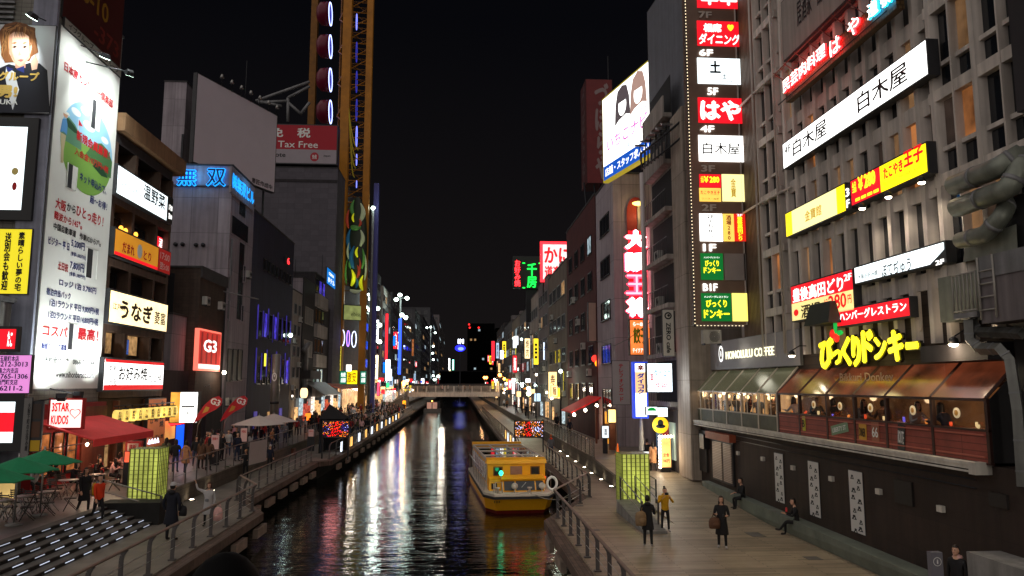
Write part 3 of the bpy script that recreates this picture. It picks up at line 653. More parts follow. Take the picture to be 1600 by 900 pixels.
# low building in front
t = building('low_building', 'low grey rendered building with a corrugated roof edge beside the banner', -40, -19.35, 33.0, 34.1, 8.75, CONC)
mb = MB()
for i in range(46): mb.lathe([(.14, 0), (.14, 1.4)], (-30 + .24 * i, 33.0, 0), GREYM, 6) if False else mb.box(-30 + .24 * i, -29.88 + .24 * i, 32.2, 34.0, 8.9, 8.99, GREYM)
mb.box(-31, -19.1, 32.2, 34.05, 8.8, 8.899, GREYM); mb.build('corrugated_roof', t)
MB().tube([(-19.2, 32.9, .8), (-19.2, 32.9, 8.8)], .09, GREYM).build('drain_pipe', t)
R = RY(32.9, -40, 24, 514, 545); sign('octopus_ball_sign', 'small red lit sign with white kana on the grey low building', R, RED_L, [('たこ', .87, .5, .12, .8, INK_LW, {'bold': .05})], rim=.12)
R = RY(32.88, -60, 47, 555, 614)
t = sign('branch_sign', 'lilac pink lit sign listing two branch phone numbers', R, lit('pink', (226, 140, 214), .9), rim=.03)
for tx in [('玉屋町本店', 0, 560, 30, 561, 9, INK_N), ('06-6212-3013', -20, 569, 44, 569, 8, INK_N), ('島之内支店', -2, 579, 29, 579, 9, INK_N), ('06-6765-1306', -20, 588, 44, 588, 8, INK_N), ('衛門町支店', -4, 597, 28, 597, 9, INK_N), ('06-6211-2', -18, 606, 36, 607, 8, INK_N)]: pt_text(R, t, *tx, bold=.03)
R = RY(32.86, -80, 28, 628, 712)
t = sign('video_screen', 'dark framed video screen showing a red band between white bands', R.sub(0, .93, .24, 1), COLD_L, casing=mat('black_frame', (.02, .02, .022), .4), rim=.35, panels=[(0, 1, 0, .26, COLD_L), (0, 1, .26, .74, RED_L), (0, 1, .74, 1, COLD_L)])
R = RY(32.84, 34, 46, 622, 735); sign('hanging_scroll_sign', 'tall narrow grey cloth sign with black lettering between the screen and the awning', R, paint('cloth_grey', (120, 118, 116)), [('大阪下町の立呑み屋', .72, .6, .38, .66, INK, {'vert': True})], rim=.02, depth=.06)
R = RY(32.9, 46, 64, 628, 705); t = sign('menu_board', 'menu board with food photos above a small air conditioner', R, paint('menu_grey', (120, 112, 104)), rim=.04, depth=.1, panels=[(0, 1, 0, .22, paint('menu_yellow', (200, 160, 30))), (.08, .92, .28, .6, paint('menu_brown', (88, 58, 42))), (.08, .92, .66, .96, paint('menu_dark', (66, 52, 46)))])
R = RY(32.8, -60, 22, 745, 800); sign('lit_shop_window', 'warm lit shop window under the green parasols', R, lit('shop_cream', (236, 196, 120), .75, emvar=.3), rim=.12)

# green ground floor shop with the red awning and the STAR sign, under the banner
RW = mat('shop_red_wall', lin((150, 30, 32)), .6, var=.25); WOODR = mat('shop_wood', lin((120, 70, 50)), .6, var=.3, streak=.2)
t = thing('street_restaurant', 'red walled street restaurant under the white banner', 'shop', (XL, 37, UL))
MB().box(XL - .08, XL + .35, 34.4, 41.0, UL, 4.4, RW).build('wall', t); MB().box(XL - .08, XL + .45, 38.5, 40.9, UL, 4.2, WOODR).build('wood_panel', t)
for y in (35.2, 36.4, 37.6): put_window(t, (XL + .36, y, 2.2), .95, 1.9, 1, 2, DARKMETAL, WIN_O, 'E')
R = RY(34.3, 78, 127, 625, 668)
s = sign('star_sign', 'white lit sign with red outlined capitals and a heart above the red awning', R, lit('pink_white', (255, 226, 220), 1.3), rim=.08, casing=paint('sign_red_rim', (190, 30, 30)))
letter(R, s, '3STAR', .33, .74, .56, .34, INK_LR, bold=.05); letter(R, s, 'KUDOS', .33, .28, .56, .34, INK_LR, bold=.05)
def heart(a, b, s_): return [(a + s_ * .9 * sin(q) ** 3, b + s_ * 1.05 * (.81 * cos(q) - .31 * cos(2 * q) - .125 * cos(3 * q) - .06 * cos(4 * q))) for q in [2 * pi * i / 26 for i in range(26)]]
flat(R, s, heart(.8, .52, .2), INK_LR, .004); flat(R, s, heart(.8, .52, .165), lit('pink_white', (255, 226, 220), 1.2), .007)
aw = thing('red_awning', 'red fabric awning sloping out over the restaurant tables', 'awning', (-17.5, 37.5, 3.0))
AWR = mat('awning_red', lin((226, 66, 66)), .75, var=.12, em=.05, emcol=lin((226, 60, 60)))  # slight glow put into the fabric for light from below
pA = [at(84, 672, Y=34.2), at(160, 663, X=-18.1), at(198, 680, X=-15.9), at(137, 692, Y=34.0)]
a0, a1, a2, a3 = Vector((-18.1, 34.0, 3.75)), Vector((-18.1, 40.4, 3.75)), Vector((-15.5, 40.4, 2.95)), Vector((-15.5, 34.0, 2.95))
MB().hexa([a3 - Vector((0, 0, .05)), a2 - Vector((0, 0, .05)), a1 - Vector((0, 0, .05)), a0 - Vector((0, 0, .05)), a3, a2, a1, a0], AWR).build('canopy', aw)
MB().hexa([a3 + Vector((0, 0, -.32)), a3 + Vector((.03, 0, -.32)), a2 + Vector((.03, 0, -.32)), a2 + Vector((0, 0, -.32)), a3, a3 + Vector((.03, 0, 0)), a2 + Vector((.03, 0, 0)), a2], AWR).build('valance', aw)
MB().tube([a3 + Vector((-2.5, .5, -.5)), a3 + Vector((-.2, .5, -.12))], .025, STEEL).build('arm', aw); MB().tube([a2 + Vector((-2.5, -.5, -.5)), a2 + Vector((-.2, -.5, -.12))], .025, STEEL).build('arm', aw)
for k, y in enumerate((35.0, 36.1, 37.6)):
    b = thing('hanging_bulb', 'bare bulb hanging under the red awning', 'lamp', (-16.2, y, 2.75), 'bulbs under the red awning')
    MB().ell((-16.2, y, 2.68), (.07, .07, .09), BULB, 8, 6).build('bulb', b); MB().tube([(-16.2, y, 2.76), (-16.2, y, 3.05)], .012, DARKMETAL, 5).build('cord', b)
    point('bulb_glow', (-16.2, y, 2.6), 45, (1, .75, .5))
point('awning_fill', (-17.3, 38.6, 2.3), 16, (1, .5, .35), .2)

# four storey restaurant building with stacked lit signs
t = building('restaurant_building', 'brown four storey restaurant building with stacked lit signs', -32, -19.7, 41.2, 49.6, 18.6, W_DARK)
PIER = mat('pier_brown', lin((96, 74, 62)), .7, var=.25, streak=.25)
for y in (41.3, 43.9, 47.3, 49.35): MB().box(-19.7, -18.62, y - .16, y + .16, 4.9, 18.4, PIER).build('pier', t)
for z in (4.75, 8.3, 11.8, 15.2): MB().box(-19.699, -18.6, 41.2, 49.5, z - .2, z + .2, PIER).build('floor_slab', t)
MB().box(-19.69, -18.7, 41.25, 49.5, 18.4, 19.0, W_DARK).build('eave', t)
MB().box(-22, -18.2, 41.1, 50.4, 19.0, 20.0, mat('cornice_tan', lin((140, 106, 76)), .7, var=.2, streak=.15, tile=(1.2, .9, .01, .8, 'wall'))).build('cornice', t)
for z0, z1, lm in ((5.0, 6.4, None), (6.9, 8.2, WIN_W), (10.5, 11.5, GLASS), (13.0, 14.6, GLASS)):
    for y0, y1 in ((41.5, 43.7), (44.1, 47.1), (47.5, 49.2)):
        w = put_window(t, (-19.3, (y0 + y1) / 2, (z0 + z1) / 2), y1 - y0, z1 - z0, 2, 1, DARKMETAL, GLASS, 'E', lm if (lm is WIN_W and y0 < 47) else None)
for (px, py) in ((189, 357), (196, 361), (212, 367)):
    p = at(px, py, X=-18.9); o = MB().ell(p, (.13, .13, .17), lit('bulb_amber', (255, 170, 60), 3, False), 8, 6).build('lamp'); tag(o, 'amber lamp glowing inside the third floor restaurant', 'lamp', 'amber lamps on the third floor')
sg = [
 ('hot_pot_sign', 'white lit sign with faint black brush writing, topmost on the brown restaurant building', RX(-18.3, 184, 261, 259, 303, 306, 344), COLD_L, [('しゃぶしゃぶ', 188, 285, 222, 303, 9, GREYM, dict(bold=.01)), ('温野菜', 224, 298, 258, 318, 24, INK, dict(bold=.03))]),
 ('orange_sign', 'orange sign with red brush kana and a white bird shape', RX(-18.3, 180, 247, 357, 399, 387, 421), lit('orange_soft', (226, 150, 40), .5, emvar=.2), [('だまれ', 191, 385, 210, 393, 17, INK_R, dict(bold=.04)), ('とり', 224, 398, 236, 403, 15, INK_R, dict(bold=.04))]),
 ('eel_sign', 'warm white lit sign with big brown brush kana', RX(-18.3, 172, 261, 453, 503, 477, 518), WARM_L, [('江戸焼', 176, 478, 196, 482, 10, mat('ink_brown', (.06, .03, .015), .6), {}), ('うなぎ', 187, 479, 238, 496, 30, mat('ink_brown', (.06, .03, .015), .6), dict(bold=.05)), ('菱富', 241, 496, 258, 499, 20, mat('ink_brown', (.06, .03, .015), .6), {})]),
 ('pancake_sign', 'white lit sign with red edges and black brush characters above the lantern row', RX(-18.25, 163, 255, 562, 609, 566, 608), WHITE_L, [('本場', 170, 574, 181, 576, 10, INK, {}), ('大阪', 170, 596, 182, 598, 11, INK, {}), ('お好み焼', 185, 584, 230, 584, 22, INK, dict(bold=.03)), ('たこ焼', 232, 589, 252, 594, 13, INK, {}), ('なにわ', 238, 574, 252, 575, 9, INK, {})]),
]
for nm, lb, R, face, txs in sg:
    s = sign(nm, lb, R, face, rim=.1, depth=.28)
    for tx in txs: pt_text(R, s, *tx[:7], **tx[7])
    if nm == 'pancake_sign':
        MB().rb(R, 0, 1, .90, 1, .001, .004, INK_LR).build('red_band', s); MB().rb(R, 0, 1, 0, .16, .001, .004, INK_LR).build('red_band', s)
    if nm == 'orange_sign':
        MB().rb(R, 0, 1, 0, .13, .001, .004, RED_L).build('red_band', s); flat(R, s, oval(.54, .5, .06, .3, 16), INK_W, .006)
R = RX(-18.3, 263, 269.5, 307, 346, 311, 351); sign('hours_sign', 'small black sign with white opening hours beside the topmost white sign', R, mat('sign_black', (.02, .025, .02), .5), [('17:00', .5, .6, .8, .22, INK_LW, {}), ('翌5:00', .5, .25, .8, .22, INK_LW, {})], rim=.06)
R = RX(-18.3, 248, 266, 387, 421, 394, 432); sign('hours_sign', 'small red sign with white opening hours beside the orange sign', R, lit('red_dim', (160, 28, 24), .5), [('17:00', .5, .7, .8, .3, INK_W, {}), ('翌5:00', .5, .26, .8, .3, INK_W, {})], rim=.05)
R = RX(-19.0, 240, 262, 368, 384, 374, 394); sign('red_window_sign', 'small red glowing sign inside the third floor window', R, lit('red_hot', (240, 24, 40), 1.6), [('酒', .5, .5, .3, .8, INK_LW, {})], rim=.05, depth=.1)
R = RX(-19.1, 190, 201, 530, 553); sign('blue_window_sign', 'small blue sign hanging inside the second floor window', R, lit('blue_dim', (60, 100, 190), .6), [('営業中', .5, .5, .5, .9, INK_W, {'vert': True})], rim=.03, depth=.05)
# lantern row
LAN = lit('lantern_paper', (255, 214, 110), .85, True, .35, 2.5)
def lantern(label, group, x, y, z, r, h, m, ch=None):
    t = thing('paper_lantern', label, 'lantern', (x, y, z), group)
    MB().lathe([(r * .55, -h / 2), (r * .85, -h * .4), (r, -h * .15), (r, h * .15), (r * .85, h * .4), (r * .55, h / 2)], (x, y, z), m, 12).build('paper_shade', t)
    MB().lathe([(r * .6, -h / 2 - .05), (r * .6, -h / 2)], (x, y, z), DARKMETAL, 12).build('rim', t); MB().lathe([(r * .6, h / 2), (r * .6, h / 2 + .05), (.02, h / 2 + .06), (.02, h / 2 + .2)], (x, y, z), DARKMETAL, 12).build('rim', t)
    if ch: R = Rect((x + r * .70, y - r * .78, z), (.745, .667, 0), (.667, -.745, 0), r * .8, h * .8); letter(R, t, ch, .5, .5, .8, .95, INK, vert=True, d=0.015, bold=.03)
    return t
for i in range(10):
    y = 41.5 + .86 * i; lantern('yellow paper lantern with black characters in the row under the white pancake sign', 'yellow lantern row', -17.75, y, 3.62, .27, .66, LAN, ['お好焼', 'たこ焼', '鉄板焼'][i % 3])
for y in (43, 47): point('lantern_glow', (-17.3, y, 3.3), 20, (1, .8, .45), .3)
pipe('lantern_rail', 'thin dark rail that carries the yellow lantern row', [(-17.75, 41, 4.15), (-17.75, 49.4, 4.15)], .03, DARKMETAL, 'rail')
ODOOR = mat('shop_interior', lin((70, 52, 42)), .8, var=.3)
t = thing('pancake_shop', 'ground floor pancake shop with a dark entrance behind the yellow lanterns', 'shop', (-19, 45, UL))
MB().box(-19.6, -18.75, 41.2, 49.5, UL, 4.5, ODOOR).build('back_wall', t)
for y in (41.25, 43.2, 47.2): MB().box(-18.749, -18.45, y - .1, y + .1, UL, 4.4, WOODR).build('post', t)
for y in (42.2, 45.2): put_window(t, (-18.74, y, 2.0), 1.4, 2.3, 2, 2, WOODR, WIN_W if y < 43 else WIN_O, 'E')
R = RX(-18.3, 231, 258, 625, 698, 622, 697)
s = sign('wood_panel_sign', 'tall orange brown panel with black brush characters at the pancake shop entrance', R, mat('panel_orange', lin((206, 116, 70)), .6, em=.12, emcol=lin((206, 116, 70)), var=.1), rim=.06)
letter(R, s, 'お好み焼', .78, .68, .24, .56, INK, vert=True, bold=.03); letter(R, s, 'たこ焼', .46, .72, .2, .4, INK, vert=True, bold=.03); letter(R, s, '焼そば', .2, .68, .18, .38, INK, vert=True); letter(R, s, 'てっぱん焼', .5, .2, .86, .09, INK, bold=.03)
for i in range(4):
    o = MB().lathe([(.0, .0), (.10, .02), (.02, .30)], (-18.2, 47.0 + .42 * i, 1.75), lit('cone_lamp', (220, 225, 255), 2.5, False), 8).build('cone_lamp'); tag(o, 'small white cone lamp under the orange brown panel', 'lamp', 'white cone lamps')
P = at(121, 616, X=-16.9)
floodlight('white floodlight at the left end of the yellow lantern row', P, (-18.4, 44.5, 2), (-1.2, 0, .25), 'shop floodlights', 60)
R = RY(36.6, 199, 216, 693, 705); s = sign('stand_sign', 'red framed stand sign with dark characters behind the glowing column', R, paint('cream', (220, 190, 170)), [('鉄板', .5, .5, .7, .8, INK_R, {})], rim=.1, casing=paint('sign_red_rim', (190, 30, 30)), depth=.3)
MB().box(R.o.x - .3, R.o.x + .3, 36.62, 36.85, UL, R.pt(.5, 0).z - .1, paint('sign_red_rim', (190, 30, 30))).build('stand', s)
R = RY(36.2, 195, 209, 706, 722); s = sign('menu_stand', 'glowing orange red menu stand behind the glowing column', R, lit('menu_red', (255, 90, 60), 1.0, emvar=.5), rim=.04, depth=.06)
MB().box(R.o.x - .25, R.o.x + .25, 36.22, 36.28, UL, R.pt(.5, 0).z, DARKMETAL).build('stand', s)
# white lit sign with noodle photo, red lantern strip, blue door
R = RY(50.2, 266, 308, 613, 660)
s = sign('noodle_sign', 'white lit box sign with a fried noodle photo at its left edge', R, WHITE_L, rim=.06, depth=.5, panels=[(0, .36, 0, 1, lit('noodle', (240, 170, 70), .9, emvar=.7)), (.36, 1, 0, 1, WHITE_L)])
letter(R, s, '一', .66, .52, .5, .06, INK); letter(R, s, '心', .66, .76, .12, .12, INK); letter(R, s, '亭', .66, .3, .12, .12, INK)
t = thing('noodle_shop', 'small dark shop front under the noodle sign with a blue glowing door', 'shop', (-19, 52, UL))
MB().box(-21, -18.9, 50.0, 55.0, UL, 6.2, W_DARK).build('wall', t)
MB().box(-18.899, -18.86, 53.2, 54.6, UL + .05, 3.1, lit('blue_door', (20, 90, 255), 1.3)).build('door', t)
MB().box(-18.898, -18.86, 50.3, 52.9, 1.7, 2.9, lit('counter', (230, 170, 90), .7, emvar=.4)).build('counter_window', t)
for i in range(7):
    lantern('small red lantern in the strip under the noodle sign', 'red lantern strip', -18.2, 50.5 + .6 * i, 2.85, .2, .34, lit('lantern_red', (255, 40, 50), 3.0, False, .3))
point('red_lantern_glow', (-18.0, 52, 3.2), 14, (1, .15, .2), .3)
# ------------------------------------------------------------------ LEFT BANK, farther on
# dark brown building with the red lit square sign
t = building('dark_brown_building', 'dark brown building with a red lit square sign between two pale buildings', -32, XL, 55.2, 61.4, 13.6, mat('wall_umber', lin((74, 58, 50)), .75, var=.25, streak=.25, tile=(.5, .25, .01, .6, 'wall')))
MB().box(XL, XL + .12, 55.2, 61.4, 12.9, 13.75, ROOF).build('coping', t)
MB().box(-19.6, XL + .3, 57, 60.8, UL, 3.8, W_DARK).build('shop_front', t)
t = building('lilac_annex', 'pale lilac blank walled annex with a black band in front of the brown building', -32, -19.3, 52.5, 55.19, 10.0, W_LILAC)
MB().box(-32, -19.29, 52.46, 52.499, 10.14, 12.8, mat('band_black', (.015, .015, .018), .6)).build('black_band', t)
MB().tube([(-21.3, 52.4, UL), (-21.3, 52.4, 10)], .06, W_LILAC).build('drain_pipe', t)
MB().tube([(-20.3, 52.44, 4.3), (-20.3, 52.30, 4.3)], .22, DARKMETAL, 12).build('vent', t)
R = RX(XL + .25, 311, 344, 517, 573, 521, 580)
s = sign('square_red_sign', 'red lit square sign with a white letter and digit on the dark brown wall', R, lit('red_warm', (196, 48, 40), .85, emvar=.25), rim=.14, casing=lit('rim_red', (255, 120, 100), 1.2), depth=.3)
letter(R, s, 'G3', .5, .62, .62, .34, INK_LW, bold=.03); MB().rb(R, 0, 1, 0, .12, .001, .004, lit('pink_white', (255, 226, 220), 1.2)).build('white_band', s)
for i in range(4): MB().rb(R, .08 + .23 * i, .16 + .23 * i, .14, .96, .001, .003, lit('red_deep', (150, 26, 22), .7)).build('stripe', s)
P = at(350, 582, X=-17.9); o = MB().ell(P, (.14, .14, .14), BULB, 8, 6).build('wall_lamp'); tag(o, 'bright warm wall lamp just below the red square sign', 'lamp'); point('wall_lamp_glow', P + Vector((.25, 0, -.1)), 70, (1, .8, .6))
P = at(320, 604, X=-18.2); o = MB().tube([P, P + Vector((.3, .1, .15)), P + Vector((.3, .3, -.2))], .03, GREYM).build('hook_lamp'); tag(o, 'small unlit hooked lamp under the red square sign', 'lamp')

# pale building with blue neon
z_top = at(330, 259, Y=61.5).z
t = building('pale_neon_building', 'pale building with blue neon characters around its parapet', -40, XL, 61.5, 68.4, z_top, W_LILAC)
MB().box(-40.1, XL + .12, 61.36, 68.5, z_top - 1.75, z_top - 1.63, W_GREY).build('ledge', t)
DW = mat('strip_window', (.02, .02, .026), .2)
for (x0, x1, y0, y1) in ((374, 383, 312, 338), (362, 387, 345, 372), (372, 379, 379, 500)):
    q0, q1 = at(x0, (y0 + y1) / 2, X=XL), at(x1, (y0 + y1) / 2, X=XL); zt, zb = at((x0 + x1) / 2, y0, X=XL).z, at((x0 + x1) / 2, y1, X=XL).z
    MB().box(XL + .004, XL + .05, q0.y, q1.y, zb, zt, DW).build('strip_window', t)
for (px, py, h) in ((360, 418, 30), (381, 428, 30), (356, 484, 32), (378, 490, 30)):
    p = at(px, py, X=XL); put_window(t, (XL + .01, p.y, p.z), .75, h / 1180 * 61 * .95, 1, 1, W_LILAC, GLASS, 'E')
for (px, py) in ((358, 570), (366, 570), (374, 570)):
    p = at(px, py, X=XL); put_window(t, (XL + .01, p.y, p.z), 1.25, 2.6, 1, 1, DARKMETAL, BLIND, 'E')
for (px, py) in ((275, 382), (286, 382), (307, 383), (318, 383)):
    p = at(px, py, Y=61.5); MB().tube([(p.x, 61.49, p.z), (p.x, 61.3, p.z)], .16, DARKMETAL, 10).build('vent', t)
MB().box(-25.5, -24.9, 61.44, 61.495, UL, z_top - 2, W_GREY).build('corner_strip', t)
s = thing('neon_sign', 'large blue neon two character sign on the parapet facing the bridge', 'neon sign', at(312, 290, Y=61.2))
R = RY(61.2, 276, 354, 260, 293)
for ch, a, in (('無', .2), ('双', .79)):
    letter(R, s, ch, a, .5, .40, .92, lit('neon_blue_core', (24, 150, 235), 1.8), bold=.045, thick=.12); letter(R, s, ch, a, .5, .37, .84, mat('neon_blue_trough', lin((20, 60, 120)), .5), bold=.012, d=.022)
s = thing('neon_sign', 'small blue neon lettering on the parapet facing the canal', 'neon sign', at(380, 300, X=XL + .2))
R = RX(XL + .2, 362, 398, 266, 297, 293, 328)
MB().rb(R, 0, 1, -.1, 1.1, -.19, -.03, W_LILAC).build('back_panel', s); letter(R, s, '㈱無双ビル', .5, .5, .94, .74, lit('neon_blue_core', (24, 150, 235), 1.8), bold=.03)
point('neon_blue_glow', (-21.5, 60.6, z_top - .9), 60, (.1, .5, 1), .4); point('neon_blue_glow', (XL + 1, 65, z_top - 1), 40, (.1, .5, 1), .4)
MB().box(-24.4, -23.9, 61.2, 61.4, z_top, z_top + .5, DARKMETAL).build('roof_box', t)
P = at(318, 422, Y=60.8); tag(MB().tube([P, P + Vector((0, 0, -.5)), P + Vector((1.2, -.2, -1.6)), P + Vector((4.4, -.1, -2.3))], .05, GREYM).build('bent_lamp_pole'), 'bent grey lamp arm on the roof of the dark brown building', 'lamp arm')

# rooftop billboard, blank
pl, pr = at(305, 200, Y=76), at(431, 230, Y=88)
R = R2((pl.x, pl.y), (pr.x, pr.y), (at(303, 268, Y=76).z + at(428, 287, Y=88).z) / 2, (at(307, 130, Y=76).z + at(433, 168, Y=88).z) / 2)
s = sign('blank_billboard', 'large blank off-white rooftop billboard with small black lettering in its lower corner', R, mat('billboard_sheet', lin((228, 216, 226)), .7, var=.05, vscale=.3), [('意匠作成中', .83, .05, .28, .065, INK, {})], depth=.5, rim=.1)
for i in range(8): q = R.pt(i / 7, 0, -1.5); MB().box(q.x - .1, q.x + .1, q.y - .1, q.y + .1, 19, q.z + 3, DARKMETAL).build('support', s)
for i in range(7):
    q = R.pt(.27 + .12 * i, 1, 0); l = thing('billboard_lamp', 'small unlit lamp on an arm above the blank billboard', 'lamp', q, 'lamps along the top of the blank billboard')
    MB().tube([q, q + Vector((.3, -1.0, .8))], .05, DARKMETAL, 5).build('arm', l); e = q + Vector((.3, -1.0, .7)); MB().lathe([(.25, -.2), (.1, .2)], e, STEEL, 8).build('shade', l)
tw = building('stair_tower', 'tall narrow windowless pale tower behind the neon building', at(253, 200, Y=78).x, at(288, 200, Y=78).x, 78, 82, at(270, 128, Y=78).z, W_LILAC)

# navy building with violet lit windows
t = building('navy_building', 'dark navy building with violet lit strips between its windows', -40, XL, 68.6, 85.4, 20.9, W_NAVY)
face_windows(t, 'E', XL, 72, 84.5, 15.9, 17.4, 1, 8, 1.0, 1.1, 1, 1, DARKMETAL, GLASS)
face_windows(t, 'E', XL, 71, 84.8, 9.6, 12.2, 1, 7, 1.3, 2.4, 1, 1, DARKMETAL, GLASS, .12, (WIN_V,), seed=4)
face_windows(t, 'E', XL, 71, 84.8, 5.2, 8.0, 1, 7, 1.3, 2.6, 1, 1, DARKMETAL, GLASS, .12, (WIN_V,), seed=5)
VIO = lit('violet_strip', (74, 62, 180), .34, True, .8, .5)
for z0, z1 in ((5.4, 8.6), (9.4, 12.6)):
    for i in range(8): MB().box(XL + .01, XL + .10, 71 + 1.95 * i - .045, 71 + 1.95 * i + .045, z0 + .3 * (i % 3), z1 - .4 * (i % 2), VIO).build('light_strip', t)
R = RX(XL + .3, 448, 453, 400, 412); sign('red_numeral_sign', 'tiny red neon numeral on the upper corner of the navy building', R, mat('sign_black', (.02, .025, .02), .5), [('6', .5, .5, .7, .9, NEON_R, {})], rim=.05)
R = RX(XL + .15, 413, 416, 552, 572); sign('yellow_strip_sign', 'thin glowing yellow vertical sign between the violet windows', R, lit('yellow_hot', (250, 240, 60), 1.3), rim=.03)
for k, (y, z) in enumerate(((71, 2.4), (76, 2.2), (81, 2.4))):
    MB().box(XL + .01, XL + .06, y, y + 1.2, 1.2, z + .4, VIO if k != 1 else WIN_W).build('entrance_glow', t)
# plain black building, then small narrow ones
t = building('narrow_white_building', 'narrow pale building squeezed after the navy building', -34, XL, 85.6, 90.6, 15.8, W_PALE)
face_windows(t, 'E', XL, 86, 90.3, 3, 15, 5, 2, 1.3, 1.2, 2, 1, lit_p=.0)
for i in range(4): aircon((XL + .25, 86.4 + (i % 2) * 2.6, 4.6 + 2.6 * i), 'E', 'white air conditioner unit on the narrow pale building after the navy one')
P = at(454, 524, X=XL + .3); tag(MB().ell(P, (.22, .22, .22), BULB_C, 8, 6).build('wall_lamp'), 'round greenish white wall lamp on the narrow pale building', 'lamp')
t = building('black_front_building', 'building with a black canal front and pale side wall', -36, XL, 90.8, 98.0, 17.9, W_LILAC)
MB().box(XL + .005, XL + .12, 90.8, 98.0, 3.5, 17.9, mat('wall_black', lin((34, 32, 36)), .7, var=.2)).build('black_front', t)
for z in (9.6, 13.6): put_window(t, (XL + .13, 94.4, z), 5, 2.0, 3, 1, W_PALE, BLIND, 'E')
MB().tube([(XL + .5, 91.5, 3), (XL + .5, 91.5, 9.5), (XL + .9, 90.9, 10), (XL + .5, 90.0, 9.2)], .3, GREYM).build('duct', t)
MB().box(XL + .13, XL + 1.2, 91, 97.8, 5.9, 6.9, W_DARK).build('balcony', t)
t = building('slim_office_building', 'slim building with stacked balcony bands and a blue rooftop sign', -36, XL, 98.2, 106, 19.6, W_DARK)
for k in range(4): MB().box(XL + .01, XL + .5, 98.3, 105.9, 3.6 + 3.9 * k, 5.2 + 3.9 * k, W_PALE).build('balcony_band', t)
for k in range(4):
    for y in (99.6, 102, 104.5): put_window(t, (XL + .02, y, 6.4 + 3.9 * k), 1.8, 1.8, 2, 1, DARKMETAL, GLASS, 'E', [WIN_C, None, None, WIN_V][k] if y > 100 else None)
R = RX(XL + .9, 511, 524, 421, 446, 425, 449); sign('blue_roof_sign', 'blue lit sign with white lettering beside the yellow wheel tower', R, lit('blue_sign', (0, 120, 215), 1.0), [('ホテル', .5, .3, .8, .35, INK_LW, {}), ('OSAKA', .5, .72, .6, .2, INK_LW, {})], rim=.1)
# tax free building behind
xa, xb = at(330, 400, Y=112).x, at(524, 400, Y=112).x; zr = at(470, 262, Y=112).z
t = building('grey_department_store', 'huge windowless grey store behind the billboard and navy building', xa - 20, xb, 112, 150, zr, mat('store_wall', lin((92, 88, 96)), .85, var=.12, tile=(1.2, .8, .02, .75, 'wall')))
MB().box(xa - 20, xb, 111.9, 111.99, zr - 2.2, zr - 1.8, W_DARK).build('ledge', t)
R = RY(111.6, 404, 526, 194, 256)
s = sign('tax_free_sign', 'red over white rooftop sign reading tax free', R, None, depth=2, rim=.15, panels=[(0, 1, .36, 1, mat('tax_red', lin((160, 20, 40)), .6, em=.02, emcol=lin((196, 24, 46)))), (0, 1, 0, .36, mat('tax_white', lin((160, 150, 158)), .6, var=.06))])
letter(R, s, '免　税', .40, .80, .52, .26, INK_W, bold=.03); letter(R, s, '. Tax Free', .47, .49, .58, .17, INK_W, bold=.01); letter(R, s, 'note', .26, .2, .18, .1, INK); flat(R, s, oval(.72, .17, .055, .12, 18), paint('tax_red_dot', (170, 30, 50)), .006); letter(R, s, '免税', .72, .17, .06, .12, INK_W, d=.016)
letter(R, s, 'Japan', .88, .2, .09, .06, INK)
mb = MB()
for (x0, y0, x1, y1) in ((400, 158, 484, 128), (404, 160, 450, 158), (450, 153, 450, 190), (450, 153, 484, 135), (450, 160, 470, 178), (470, 178, 484, 160), (404, 158, 440, 166)): mb.tube([at(x0, y0, Y=118), at(x1, y1, Y=118)], .25, GREYM, 5)
tag(mb.build('steel_gantry'), 'grey steel gantry on the store roof beside the yellow tower', 'gantry')

# the yellow wheel tower
YT = 120.0
TY = mat('tower_yellow', lin((160, 100, 18)), .5, .1, var=.35, vscale=.5, em=.05, emcol=lin((186, 124, 26))); TYD = mat('tower_yellow_dim', lin((130, 84, 20)), .55, .1, var=.3, em=.015, emcol=lin((130, 84, 20)))  # glow put into the paint to lift it, weaker on the dim copy
def col_at(px0, py0, px1, py1, Y): return at(px0, py0, Y=Y), at(px1, py1, Y=Y)
TX = [at(530, 500, Y=YT).x, at(566, 500, Y=YT).x, at(486, 200, Y=YT + 6).x]
t = thing('wheel_tower', 'tall yellow steel tower of an oval ferris wheel seen edge on', 'wheel tower', (TX[0], YT, UL))
ZT = 72
MB().box(TX[0] - .68, TX[0] + .68, YT - .7, YT + .9, UL, ZT, TY).build('column', t)
MB().box(TX[1] - .5, TX[1] + .5, YT + .3, YT + 1.5, UL, ZT, TY).build('column', t)
MB().box(TX[2] - .55, TX[2] + .55, YT + 5.5, YT + 6.7, UL, ZT, TYD).build('column', t)
MB().box(TX[1] + 1.0, TX[1] + 1.8, YT + 3, YT + 4.2, UL, at(580, 286, Y=YT + 3).z, mat('tower_blue', lin((74, 74, 140)), .5, em=.04, emcol=lin((74, 74, 140)))).build('blue_column', t)
mb = MB()
for k in range(60):
    z = 20 + k * .9; a, b_ = Vector((TX[0] + .6, YT + .6, z)), Vector((TX[1] - .4, YT + 1, z + (1.75 if k % 2 else 0)))
    mb.tube([a, b_], .075, TY if k % 3 else TYD, 4)
    mb.tube([Vector((TX[0] + .6, YT + .6, z + (0 if k % 2 else 1.7))), Vector((TX[1] - .4, YT + 1, z))], .055, TYD, 4)
mb.build('lattice', t)
mb = MB()
for k in range(9):
    z = at(500, 22 + 51 * k, Y=YT).z
    if z < 33: break
    for dz in (-1.3, 1.3): mb.tube([(TX[0] - .5, YT + .3, z + dz), (TX[0] - 1.6, YT + 1.8, z)], .12, TY, 5)
mb.tube([(TX[0] - 1.35, YT + 1.8, 30), (TX[0] - 1.35, YT + 1.8, ZT)], .14, TYD, 6); mb.build('wheel_rim', t)
